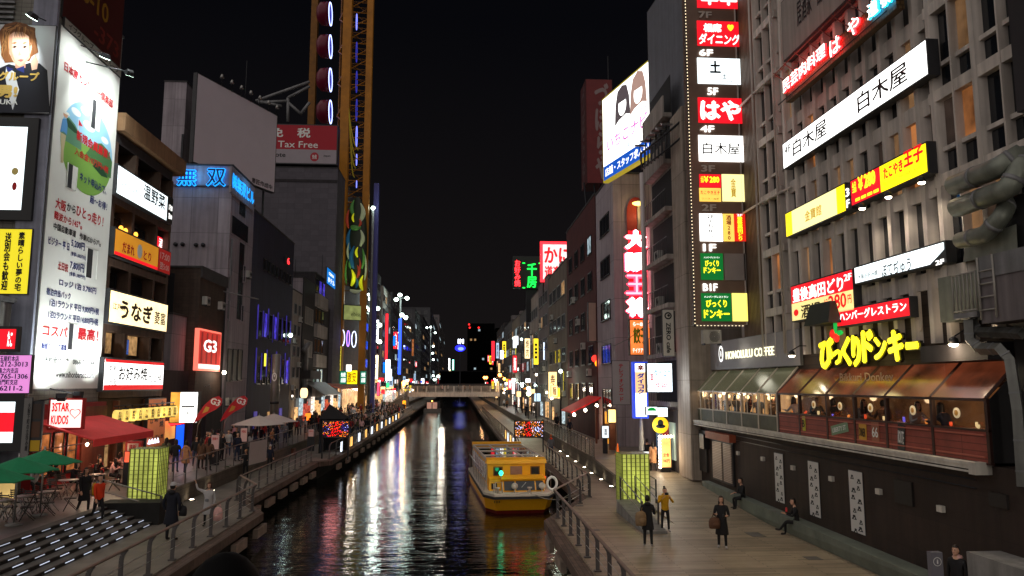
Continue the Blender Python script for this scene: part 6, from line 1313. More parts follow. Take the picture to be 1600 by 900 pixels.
for i, ch in enumerate('大阪王将'):
    b = .875 - .25 * i
    letter(R, s, ch, .47, b, .86, .235, NEON_PINK, bold=.075, d=.0, thick=.06); letter(R, s, ch, .47, b, .80, .215, lit('neon_hot', (255, 240, 240), 8) if i != 2 else lit('neon_rose', (255, 150, 160), 2.5, False), bold=.075 if i != 2 else .0, d=.09)
for b in (.9, .6, .3): point('neon_pink_glow', R.pt(.4, b, 1.0), 60, (1, .18, .25), .5)
R = RY(50.2, 985, 1015, 500, 554); s = sign('orange_food_sign', 'orange lit box sign under the vertical neon sign', R, lit('orange_food', (250, 130, 60), 1.0, emvar=.35), depth=.5, rim=.05)
letter(R, s, '餃子', .52, .55, .75, .5, lit('olive_ink', (90, 90, 10), .5, False), bold=.06); letter(R, s, 'らーめん', .5, .88, .7, .12, INK_LW); letter(R, s, 'テイクアウト', .5, .12, .8, .13, INK_LW)
R = RY(49.5, 957, 984, 564, 632); s = sign('cloth_banner', 'grey white hanging cloth banner with a red column of kana', R, mat('cloth_white', lin((176, 172, 172)), .8, var=.06), depth=.05, rim=.03); letter(R, s, 'テレフォンカード', .5, .5, .26, .86, INK_R, vert=True, bold=.03)
R = RY(41, 993, 1010, 568, 651); s = sign('drugstore_sign', 'tall narrow lit drugstore sign in blue, orange and white', R, None, depth=.5, rim=.1, casing=lit('rim_blue', (40, 70, 210), 1.0), panels=[(0, 1, .84, 1, WHITE_L), (0, 1, .44, .84, lit('peach', (255, 200, 140), 1.1)), (0, 1, 0, .44, WHITE_L)])
letter(R, s, '楽', .5, .92, .7, .11, INK_R, bold=.05); letter(R, s, 'ダイコク', .5, .62, .72, .40, lit('blue_ink2', (30, 70, 170), .5, False), vert=True, bold=.06); letter(R, s, 'ドラッグ', .5, .22, .4, .3, GREYM, vert=True)
R = RY(39.6, 1012, 1050, 568, 612); s = sign('drugstore_board', 'very bright white lit drugstore board with blue and red characters', R, lit('white_board', (225, 242, 255), 2.0), depth=.4, rim=.04)
letter(R, s, '薬', .17, .5, .16, .3, INK_R); letter(R, s, '免税', .55, .2, .5, .26, INK_R, bold=.02); letter(R, s, 'ダイコク', .6, .66, .7, .28, lit('blue_ink3', (70, 120, 200), .8, False), bold=.03)
point('drugstore_glow', R.pt(.5, .2, .8), 60, (.85, .95, 1), .4); point('drugstore_glow', (10.6, 40.4, 3.0), 30, (.85, .95, 1), .4)
R = RY(39.4, 1010, 1027, 636, 648); s = sign('round_green_sign', 'small green and white lit sign with a yellow arc over kana', R, COLD_L, depth=.2, rim=.03); flat(R, s, oval(.5, .5, .42, .45, 20, 0, pi), GRN_L, .004); letter(R, s, 'マツキヨ', .5, .3, .8, .3, INK, bold=.03)
R = RY(39.4, 1028, 1043, 637, 651); sign('pale_small_sign', 'small pale lit sign beside the green and white one', R, COLD_L, depth=.2, rim=.03)
R = RY(41, 1031, 1049, 682, 730)
s = sign('bulb_edged_stand', 'standing lit menu board edged with round bulbs on the right promenade', R.sub(.12, .95, 0, .94), lit('menu_amber', (255, 190, 110), 1.1, emvar=.6), depth=.25, rim=.05)
mb = MB()
for i in range(11): mb.ell(R.pt(0, i / 10, .0), (.07, .07, .07), BULB, 8, 6)
for i in range(1, 5): mb.ell(R.pt(i / 4, 1, .0), (.07, .07, .07), BULB, 8, 6)
mb.build('bulb_string', s); MB().rb(R, .1, .9, -.22, -.03, -.2, 0, DARKMETAL).rb(R, -.2, 1.2, -.28, -.2, -.5, .3, DARKMETAL).build('foot', s)
R2m = R.sub(.16, .9, .08, .5); letter(R2m, s, '定食', .5, .75, .7, .3, INK_R, d=.02); letter(R2m, s, '980円', .5, .3, .8, .3, INK, d=.02)
point('menu_glow', R.pt(.5, .5, .9), 25, (1, .75, .45), .3)
p = at(1032, 664, Y=40.8); t = thing('round_yellow_sign', 'round yellow and black plaque hanging in the alley by the drugstore', 'sign', p)
R = Rect(p, (1, 0, 0), (0, -1, 0), .9, .9); flat(R, t, oval(.5, .5, .5, .5, 20), lit('round_yellow', (240, 190, 30), .8), 0, 'plate'); flat(R, t, oval(.5, .42, .3, .12, 16), INK, .01, 'print'); flat(R, t, oval(.5, .62, .18, .2, 14), INK, .01, 'print')
t = thing('alley_shop', 'dim shop front with posters in the alley mouth by the drugstore', 'shop', (12.2, 46.4, .8)); MB().box(11.8, 11.9, 40.4, 45.2, .6, 3.9, W_DARK).build('wall', t)
for i, c in enumerate(((150, 170, 160), (200, 60, 60), (90, 120, 150))): MB().box(11.74, 11.799, 40.8 + 1.4 * i, 41.9 + 1.4 * i, 1.2, 3.2, lit('poster_%d' % i, c, .35, False, .7)).build('poster', t)
p = at(1002, 676, Y=42); t = thing('parking_stand', 'slim white folded parasol on a steel stand by the drugstore', 'parasol', (p.x, 42, .7)); MB().lathe([(.05, .9), (.16, 1.0), (.08, 2.6), (.02, 3.0)], (p.x, 42, .7), mat('cloth_pale', lin((190, 186, 180)), .8), 10).build('cloth', t); MB().tube([(p.x, 42, .7), (p.x, 42, 1.8)], .03, STEEL).build('pole', t)
MB().tube([(p.x - .5, 41.8, 1.55), (p.x + .5, 41.8, 1.55)], .05, lit('tube_white', (240, 240, 240), 1.2, False)).build('rail', t)
# maroon building with dull rooftop sign
t = building('maroon_building', 'dark maroon building with a tall unlit red roof sign', 11.5, 30, 62.2, 79, at(925, 303, Y=62).z, W_MAROON, z0=.7)
face_windows(t, 'W', 11.5, 63, 78, 3, 19, 5, 4, 2.0, 1.6, 2, 1, DARKMETAL, GLASS, .06, seed=8)
for i in range(5): aircon((11.3, 65 + 2.9 * i, 6 + 2.4 * (i % 4)), 'W', 'air conditioner unit on the dark maroon wall')
pz = at(940, 125, Y=72).z; p0 = at(955, 200, Y=72); p1 = at(911, 200, Y=72)
R = RY(72, 917, 957, 124, 286)
s = sign('dull_roof_sign', 'tall unlit maroon rooftop sign with a column of grey kana', R, mat('roof_sign_maroon', lin((112, 34, 36)), .6, var=.2), depth=3.2, rim=.05, casing=mat('roof_sign_side', lin((74, 26, 28)), .7)); letter(R, s, 'づぼらや', .6, .5, .58, .94, mat('letter_grey', lin((140, 120, 120)), .6), vert=True, bold=.05)
R = Rect((R.pt(0, .5).x - .06, 73.6, R.o.z), (0, -1, 0), (-1, 0, 0), 3.0, R.h); letter(R, s, 'づぼらや', .5, .5, .6, .94, mat('letter_dim', lin((96, 80, 80)), .6), vert=True, bold=.04)
mb = MB()
for k in range(6): x = p1.x + .5 + k * .5; mb.tube([(x, 72.4, 20.3), (x + (.8 if k % 2 else -.4), 72.4, at(930, 284, Y=72).z)], .08, DARKMETAL, 4)
mb.tube([(p0.x, 73, pz), (p0.x, 73, pz + 3)], .05, DARKMETAL, 4); mb.build('support_truss', s)
t = thing('crab_neon', 'small red neon flower shape on the maroon wall', 'neon sign', at(937, 566, Y=63)); mb = MB()
for k, (dx, dz, c) in enumerate(((-.35, .3, 'r'), (.15, .45, 'r'), (-.1, -.1, 'o'), (.3, -.5, 'r'), (.35, .05, 'r'))):
    p = at(936, 566, Y=62.6) + Vector((dx, -.05 * k, dz)); mb.ell(p, (.28, .08, .3), lit('neon_red_soft', (255, 50, 40), 2.2) if c == 'r' else lit('neon_orange', (255, 150, 30), 2.2), 10, 7)
mb.build('petal', t); point('crab_glow', at(936, 566, Y=61.8), 40, (1, .2, .15), .3)
R = RY(62.4, 920, 933, 473, 533); sign('blank_side_sign', 'blank pale vertical box sign standing out from the maroon wall', R, mat('blank_pale', lin((176, 150, 138)), .6, var=.08), depth=.5)
# red street awning and stall
t = thing('stall_awning', 'bright red sloping awning over a small stall on the right promenade', 'awning', (9.8, 62, 3)); a_, b_ = at(903, 636, Y=62), at(943, 622, Y=60)
MB().add([(9.0, 60, 3.1), (9.0, 66, 3.1), (11.4, 66, 4.3), (11.4, 60, 4.3), (9.0, 60, 3.0), (9.0, 66, 3.0), (11.4, 66, 4.15), (11.4, 60, 4.15)], [(3, 2, 1, 0), (4, 5, 6, 7), (0, 1, 5, 4), (1, 2, 6, 5), (2, 3, 7, 6), (3, 0, 4, 7)], mat('awning_red2', lin((214, 30, 34)), .6, em=.05, emcol=lin((214, 30, 34)))).build('canopy', t)
for k in range(3):
    o = MB().ell((9.2 + .9 * k, 59.9, 2.9 + .35 * k), (.12, .12, .14), BULB, 8, 6).build('stall_bulb'); tag(o, 'glowing bulb at the front edge of the bright red stall awning', 'lamp', 'bulbs of the red stall awning')
point('stall_glow', (10.2, 60.5, 2.5), 40, (1, .65, .35), .3)
R = RY(52, 951, 962, 640, 660); s = sign('square_lantern', 'glowing square paper lantern standing by the stall', R, lit('paper_warm', (255, 214, 140), 1.6, emvar=.3), depth=.5, rim=.03); point('lantern_glow2', R.pt(.5, .3, .7), 30, (1, .75, .4), .2)
MB().box(R.o.x - .2, R.o.x + .2, 52.1, 52.3, UR, R.pt(.5, 0).z, WOODR).build('stand', s)
R = RY(49.6, 941, 951, 666, 684); s = sign('white_stand_light', 'low white lit stand sign beside the square lantern', R, lit('white_stand', (235, 245, 250), 1.3), depth=.3); letter(R, s, '酒', .5, .5, .5, .6, INK); MB().box(R.o.x - .15, R.o.x + .15, 49.7, 49.85, UR, R.pt(.5, 0).z - .02, DARKMETAL).build('foot', s)
t = thing('timber_stall', 'timber stall post frame lit orange beside the red awning', 'stall', (10.8, 55, UR)); mb = MB()
for x, y in ((10.6, 55), (11.4, 55), (10.6, 58), (11.4, 58)): mb.box(x - .07, x + .07, y - .07, y + .07, UR, 3.6, WOODR)
for z in (1.6, 2.4, 3.5): mb.box(10.6, 11.4, 54.93, 55.07, z - .05, z + .05, WOODR)
mb.build('frame', t); MB().box(10.75, 11.3, 55.2, 55.3, 1.0, 3.3, lit('stall_cloth', (255, 170, 60), .8, emvar=.6)).build('cloth', t)
o = MB().lathe([(.2, 0), (.2, .03), (.1, .06), (.03, .7)], (at(965, 690, Y=49).x, 49, UR), lit('cone_orange', (250, 110, 30), .6, False), 12).build('traffic_cone'); tag(o, 'small orange traffic cone glowing near the white stand sign', 'traffic cone')
# remaining blocks on the right bank, receding
rb_ = [(858, 895, 405, W_BEIGE, 'beige block with lit yellow vertical sign past the maroon building'), (842, 858, 430, W_GREY, 'grey block below the red framed white roof sign'), (828, 842, 455, W_PALE, 'pale block with a red and white vertical sign on the right bank'), (812, 828, 478, W_FARGREY, 'slim grey block far along the right bank'),
       (800, 812, 492, W_BEIGE, 'far beige block on the right bank'), (788, 800, 500, W_FARGREY, 'very far grey block on the right bank'), (776, 788, 505, W_DARK, 'farthest dark block on the right bank near the towers')]
yb = 79.2
for i, (a, b, yt, m, lb) in enumerate(rb_):
    Xq = 11.5 + .0 * i; y1 = at(a, 600, X=Xq).y; y1 = max(min(y1, yb + 60 + 25 * i), yb + 10); zt = at(b, yt, Y=yb).z
    t = building('canal_building', lb, Xq, Xq + 16, yb, y1, zt, m, z0=.7)
    face_windows(t, 'W', Xq, yb + .6, y1 - .6, 3, zt - 1, max(3, int(zt / 3.8)), 4, (y1 - yb) / 6, 1.6, 2, 1, GREYM, GLASS, .16, (WIN_W, WIN_C), seed=40 + i)
    face_windows(t, 'S', yb, Xq + .4, Xq + 10, zt * .5, zt - .8, 2, 4, 1.4, 1.6, 2, 1, GREYM, GLASS, .1, seed=60 + i)
    if i < 4:
        for k in range(4): aircon((Xq - .22, yb + 1.5 + (y1 - yb - 3) * k / 4, 4 + 3 * (k % 4)), 'W', 'air conditioner unit on the ' + lb.split(' with')[0].split(' below')[0])
    MB().box(Xq + 2, Xq + 4, yb + 2, yb + 5, zt + .14, zt + 2.2, W_GREY).build('roof_cabin', t)
    yb = y1 + .3
def rsign(nm, lb, Y, pl, pr, yt, yb_, m, txt=None, ink=INK, vert=True, **k):
    R = RY(Y, pl, pr, yt, yb_); s = sign(nm, lb, R, m, depth=.5, rim=.08)
    if txt: letter(R, s, txt, .5, .5, .66 if vert else .86, .9 if vert else .7, ink, vert=vert, bold=.02, **k)
    return s, R
s, R = rsign('framed_roof_sign', 'white lit roof sign with red brush kana inside a red neon frame', 100, 845, 897, 379, 440, lit('white_pink', (235, 225, 222), 1.3, emvar=.2))
frame_bars(R.sub(-.02, 1.02, -.02, 1.02), lit('neon_red_frame', (255, 40, 50), 3), .35, .3).build('neon_frame', s); letter(R, s, 'かに', .5, .68, .8, .42, lit('red_ink_lit', (220, 30, 40), 1.2, False), bold=.04); letter(R, s, '道楽', .36, .24, .5, .34, lit('red_ink_lit', (220, 30, 40), 1.2, False), bold=.04)
for i in range(4): q = R.pt(.1 + .27 * i, 0, -.6); MB().box(q.x - .15, q.x + .15, q.y - .1, q.y + .2, 17, q.z + 2, DARKMETAL).build('support', s)
R = RY(118, 802, 815, 405, 449); s = sign('neon_roof_sign', 'dark roof sign with a red neon column beside green neon characters', R.sub(0, 3.5, -.02, 1.1), mat('sign_black', (.02, .025, .02), .5), depth=.6)
letter(R, s, 'お好み焼', .5, .5, .72, .94, NEON_R, vert=True, bold=.03, d=.05); R = RY(117.8, 817, 845, 409, 452); letter(R, s, '千房', .5, .5, .56, .9, NEON_G, vert=True, bold=.03, d=.05)
for a, b in ((.05, .05), (.95, .05), (.05, .95), (.95, .95)): MB().rb(R, a - .07, a + .07, b - .02, b + .02, .02, .05, NEON_G).build('corner_mark', s)
MB().box(R.pt(.2, 0).x, R.pt(.8, 0).x, 118.6, 119, 15, R.pt(0, .5).z, DARKMETAL).build('support', s)
rsign('vertical_sign', 'red lit vertical sign with white characters on the pale right bank block', 128, 830, 846, 482, 516, lit('red_white', (240, 40, 56), 1.4), '天ぷら', INK_LW)
rsign('vertical_sign', 'white lit vertical sign with dark kana on the right bank blocks', 118, 820, 828, 529, 560, WARM_L, '焼肉')
rsign('vertical_sign', 'slim bluish vertical sign of tiny lit characters on the grey right block', 92, 872.5, 877, 480, 554, lit('slim_blue', (120, 140, 220), .8, False, .6), 'カラオケ館', INK_LW)
rsign('vertical_sign', 'bright white and blue vertical sign near the yellow one', 100, 849, 856, 535, 562, lit('whiteblue', (220, 232, 255), 1.8), '居酒屋', lit('blue_ink3', (70, 120, 200), .8, False))
rsign('vertical_sign', 'yellow lit vertical sign with dark characters on the beige right block', 82, 880, 888, 580, 613, lit('yellow_right', (214, 200, 60), .9), '焼鳥屋')
rsign('vertical_sign', 'dim red vertical sign low on the pale right bank block', 120, 837, 846, 572, 596, lit('red_dim2', (170, 36, 40), .7), '酒', INK_LW)
rsign('vertical_sign', 'thin yellow vertical sign far along the right bank', 150, 805.5, 809, 535, 568, lit('yellow_far', (240, 226, 60), 1.4))
rsign('vertical_sign', 'thin red and white vertical sign farthest along the right bank', 210, 768, 773, 533, 564, lit('red_white', (240, 40, 56), 1.4))
for k, (px, py, c, r_, Y) in enumerate(((803, 577, 'c', .5, 150), (803, 594, 'c', .55, 150), (816, 603, 'c', .3, 120), (826, 607, 'w', .45, 100), (826, 615, 'w', .5, 98), (876, 580, 'c', .3, 78), (788, 592, 'o', .5, 170), (781, 586, 'o', .6, 158), (803, 529, 'c', .45, 150), (803, 538, 'c', .4, 150), (815, 530, 'c', .3, 130), (757, 590, 'o', .7, 240), (760, 590, 'o', .7, 240), (792, 607, 'o', .25, 150))):
    p = at(px, py, Y=Y); t = thing('street_lamp', 'small glowing %s street lamp on the far right bank' % {'c': 'cold white', 'w': 'pale yellow', 'o': 'orange'}[c], 'street lamp', p, '%s street lamps on the right bank' % {'c': 'cold white', 'w': 'pale yellow', 'o': 'orange'}[c])
    MB().ell(p, (r_ * .62, r_ * .62, r_ * .62), {'c': BULB_C, 'w': lit('bulb_yellowish', (240, 255, 190), 9, False), 'o': BULB_O}[c], 10, 7).build('lamp', t); MB().tube([(p.x, Y + .1, UR), (p.x, Y + .1, p.z - r_ * .5)], .09, DARKMETAL, 5).build('pole', t)
for px, py, Y, w, c in ((803, 594, 149, 500, (.85, 1, .9)), (826, 612, 97, 420, (1, .95, .7)), (781, 588, 157, 350, (1, .6, .3)), (757, 590, 238, 500, (1, .5, .2)), (876, 582, 77, 160, (.9, 1, .8))): point('street_glow', at(px, py, Y=Y) - Vector((.6, .8, .6)), w, c, .3)

# ------------------------------------------------------------------ far end: towers and sign
t = building('far_tower', 'dark high-rise with red beacon lights at the end of the canal', 8, 30, 620, 650, at(736, 505, Y=620).z, mat('tower_night', (.0008, .0008, .001), .95, spec=.05), z0=0)
face_windows(t, 'S', 620, 9, 29, 4, at(736, 512, Y=620).z, 12, 6, 1.6, 1.6, 1, 1, _M['tower_night'], _M['tower_night'], .09, (WIN_W, WIN_C), seed=77)
for px, py in ((733, 507), (734, 512), (748, 512)): p = at(px, py, Y=619); MB().ell(p, (.8, .3, .8), lit('beacon', (255, 40, 40), 2, False), 8, 6).build('beacon', t)
t = building('far_tower', 'second dark high-rise just past the one with red beacons', 32, 50, 640, 670, at(752, 512, Y=640).z, _M['tower_night'], z0=0)
face_windows(t, 'S', 640, 33, 49, 10, at(752, 520, Y=640).z, 12, 5, 1.4, 1.4, 1, 1, _M['tower_night'], _M['tower_night'], .10, (WIN_C, WIN_W), seed=78)
t = building('far_block', 'dark low block behind the bridge at the end of the canal', -12, 26, 520, 560, at(720, 580, Y=520).z, _M['tower_night'], z0=0)
face_windows(t, 'S', 520, 0, 25, 6, at(720, 584, Y=520).z, 2, 8, 1.4, 1.2, 1, 1, _M['tower_night'], _M['tower_night'], .14, (WIN_W, WIN_C), seed=79)
R = RY(500, 711, 729, 529, 549); s = thing('far_neon_sign', 'distant blue and white neon roof sign at the end of the canal', 'neon sign', R.pt(.5, 0))
letter(R, s, '1M', .5, .78, .5, .38, lit('neon_whitehot', (235, 240, 255), 6, False), bold=.05); flat(R, s, oval(.45, .25, .45, .26, 24), lit('neon_blue_far', (36, 40, 255), 2.6), -.1, 'neon_oval'); flat(R, s, oval(.5, .2, .25, .13, 20), lit('neon_blue_pale', (90, 110, 255), 4, False), .1, 'neon_oval')
MB().box(R.pt(.45, 0).x - .4, R.pt(.45, 0).x + .4, 500.5, 501, 0, R.pt(0, .3).z, DARKMETAL).build('mast', s)

# ------------------------------------------------------------------ pedestrian bridge across the canal
YB = 158
t = thing('pedestrian_bridge', 'pale steel pedestrian bridge across the canal with slatted parapets', 'bridge', (0, YB, 2))
xl, xr = at(638, 610, Y=YB).x, at(780, 610, Y=YB).x; zg0, zg1, zr = at(715, 620, Y=YB).z, at(715, 613, Y=YB).z, at(715, 603.5, Y=YB).z
BRM = mat('bridge_pale', lin((190, 178, 170)), .6, .1, var=.2, streak=.2)
MB().box(xl, xr, YB, YB + .4, zg0, zg1, BRM).box(xl, xr, YB + 7, YB + 7.4, zg0, zg1, BRM).build('girder', t)
MB().box(xl, xr, YB + .41, YB + 6.99, zg1 - .3, zg1 - .05, PAVE).build('deck', t)
for i in range(11): x = xl + (xr - xl) * i / 10; MB().box(x - .12, x + .12, YB - .12, YB - .002, zg0, zr + .02, BRM).build('post', t)
mb = MB()
for k in range(5): z = zg1 + .15 + (zr - zg1) * k / 4.6; mb.tube([(xl, YB + .1, z), (xr, YB + .1, z)], .035, BRM, 5); mb.tube([(xl, YB + 7.2, z), (xr, YB + 7.2, z)], .035, BRM, 5)
mb.tube([(xl, YB + .1, zr), (xr, YB + .1, zr)], .06, BRM, 6); mb.build('rail_slat', t)
mb = MB()
for k in range(7): mb.tube([(xl, YB + .1, zr - .25 * k), (xl - 4.5, YB - 1.5, zr - 2.3 - .25 * k)], .05, BRM, 5)
mb.build('stair_rail', t)
mb = MB()
for k in range(10): mb.box(xl - 4.5 + .45 * k, xl - 4.05 + .45 * k, YB, YB + 3.5, UL, UL + .33 * (k + 1), PAVE)
mb.build('stair', t)
for k in range(9): mb = MB(); x = xr + .5 * k; mb.box(x, x + .5, YB + .4, YB + 5, UR, max(UR + .1, zg1 - .3 * k), PAVE); mb.build('stair', t)
p = at(631, 600, Y=152); l = thing('lamp_post', 'orange glowing lamp post at the left end of the pedestrian bridge', 'street lamp', (p.x, 152, UL)); MB().tube([(p.x, 152, UL), (p.x, 152, p.z)], .12, GREYM).build('pole', l); MB().lathe([(.3, -.4), (.42, .3), (.2, .6)], p, BULB_O, 10).build('lamp', l); point('lamp_post_glow', p - Vector((0, 1, 0)), 700, (1, .6, .3), .3)
R = RY(151.8, 629, 634, 626, 638); sign('orange_post_sign', 'small glowing orange panel on the post by the bridge', R, lit('orange_panel', (255, 160, 30), 1.6), rim=.05)
t = thing('road_bridge', 'dim road bridge with distant lights beyond the pedestrian bridge', 'bridge', (0, 250, 2)); MB().box(-14, 14, 250, 262, 2.6, 4.3, W_FARGREY).box(-14, 14, 250, 250.3, 4.301, 5.4, W_FARGREY).build('deck', t)
# ------------------------------------------------------------------ LED light panels by the water
LED = {k: lit('led_' + k, c, s_, False) for k, c, s_ in (('red', (255, 16, 20), 2.2), ('blue', (36, 60, 255), 5), ('gold', (255, 160, 40), 1.5), ('white', (230, 240, 255), 3.), ('orange', (255, 100, 30), 1.4))}
def led_panel(label, Y, pl, pr, yt, yb_, pattern, zb, seed, n=270):
    R = RY(Y, pl, pr, yt, yb_); t = thing('illumination_screen', label, 'light panel', R.pt(.5, 0)); rr = random.Random(seed)
    MB().rb(R, 0, 1, 0, 1, -.1, -.04, mat('panel_net', (.02, .015, .012), .8)).build('net', t); frame_bars(R, DARKMETAL, .08, .06).build('frame', t)
    for a in (.03, .97): q = R.pt(a, 0); MB().box(q.x - .05, q.x + .05, Y - .04, Y + .06, zb, q.z, DARKMETAL).build('leg', t)
    mbs = {}
    for i in range(n):
        a, b = rr.random(), rr.random(); c = pattern(a, b, rr); m = mbs.setdefault(c, MB()); p = R.pt(.02 + .96 * a, .03 + .94 * b, .02); s_ = .03
        m.add([p + Vector((-s_, 0, 0)), p + Vector((0, 0, -s_)), p + Vector((s_, 0, 0)), p + Vector((0, 0, s_)), p + Vector((0, -s_, 0))], [(0, 1, 4), (1, 2, 4), (2, 3, 4), (3, 0, 4)], LED[c])
    for c, m in mbs.items(): m.build('led_string', t)['kind'] = 'stuff'
    for c, dx in (('red', .5), ):
        pass
    return R
def pat_l(a, b, r):
    if abs(a - .5) < .17 * (1.1 - b) + .06 and b > .1: return 'red' if r.random() < .93 else 'gold'
    d = ((a - .14) ** 2 + (b - .5) ** 2 * .5) ** .5; d2 = ((a - .84) ** 2 + (b - .6) ** 2 * .4) ** .5
    if d < .14 or d2 < .16: return 'blue' if r.random() < .9 else 'white'
    return r.choice(['gold', 'gold', 'orange', 'red', 'blue'])
def pat_r(a, b, r):
    if abs(a - .47) < .10 * (1.2 - abs(b - .4)): return 'red'
    if ((a - .18) ** 2 + (b - .62) ** 2 * .5) ** .5 < .09 or ((a - .77) ** 2 + (b - .5) ** 2 * .4) ** .5 < .10: return 'white'
    return r.choice(['gold', 'gold', 'gold', 'orange', 'gold', 'white'])
R = led_panel('panel of red, blue and gold lights standing by the water on the left bank', 56, 503, 546, 657, 684, pat_l, -.1, 1); point('led_glow', R.pt(.5, .5, .8), 25, (1, .4, .4), .5)
R = led_panel('panel of gold, red and white lights standing by the water on the right bank', 60, 803, 850, 657, 684, pat_r, -.1, 2); point('led_glow', R.pt(.5, .5, .8), 25, (1, .7, .3), .5)
# dark tent behind the left light panel
t = thing('dark_tent', 'black peaked event tent behind the light panel on the left bank', 'tent', (-11.4, 60, 0)); p0, p1, pk = at(499, 655, Y=60), at(538, 655, Y=60), at(515, 631, Y=61.5); TB_ = mat('tent_black', (.012, .012, .013), .8)
MB().add([(p0.x, 60, p0.z), (p1.x, 60, p1.z), (p1.x, 63, p1.z), (p0.x, 63, p0.z), (pk.x, 61.5, pk.z)], [(0, 1, 4), (1, 2, 4), (2, 3, 4), (3, 0, 4), (3, 2, 1, 0)], TB_).build('roof', t)
MB().box(p0.x + .05, p1.x - .05, 62.9, 62.95, 0.02, p0.z, TB_).box(p0.x, p0.x + .05, 60, 62.9, 0.02, p0.z, TB_).build('side_wall', t)
for x, y in ((p0.x + .05, 60.05), (p1.x - .05, 60.05), (p1.x - .05, 62.9)): MB().tube([(x, y, 0.0), (x, y, p0.z)], .04, DARKMETAL, 6).build('leg', t)
# reflective panels along the far rails, their light put in as glow
for k in range(12):
    y = 60 + 5.2 * k; c = [lit('rail_white', (230, 240, 255), 1.5, True, .4), lit('rail_amber', (255, 190, 100), 1.3, True, .5)][k % 2]
    tag(MB().box(-8.95, -8.9, y, y + 1.2, .12, .85, c).build('rail_reflector'), 'glowing reflective panel hung on the far left quay railing', 'light panel', 'lit panels on the far left railing')
for k in range(4):
    y = 63 + 3.4 * k; tag(MB().box(4.62, 4.67, y, y + .8, .1, .85, [lit('rail_white', (230, 240, 255), 1.5, True, .4), lit('rail_amber', (255, 190, 100), 1.3, True, .5)][k % 2]).build('rail_reflector'), 'glowing reflective panel hung on the far right quay railing', 'light panel', 'lit panels on the far right railing')

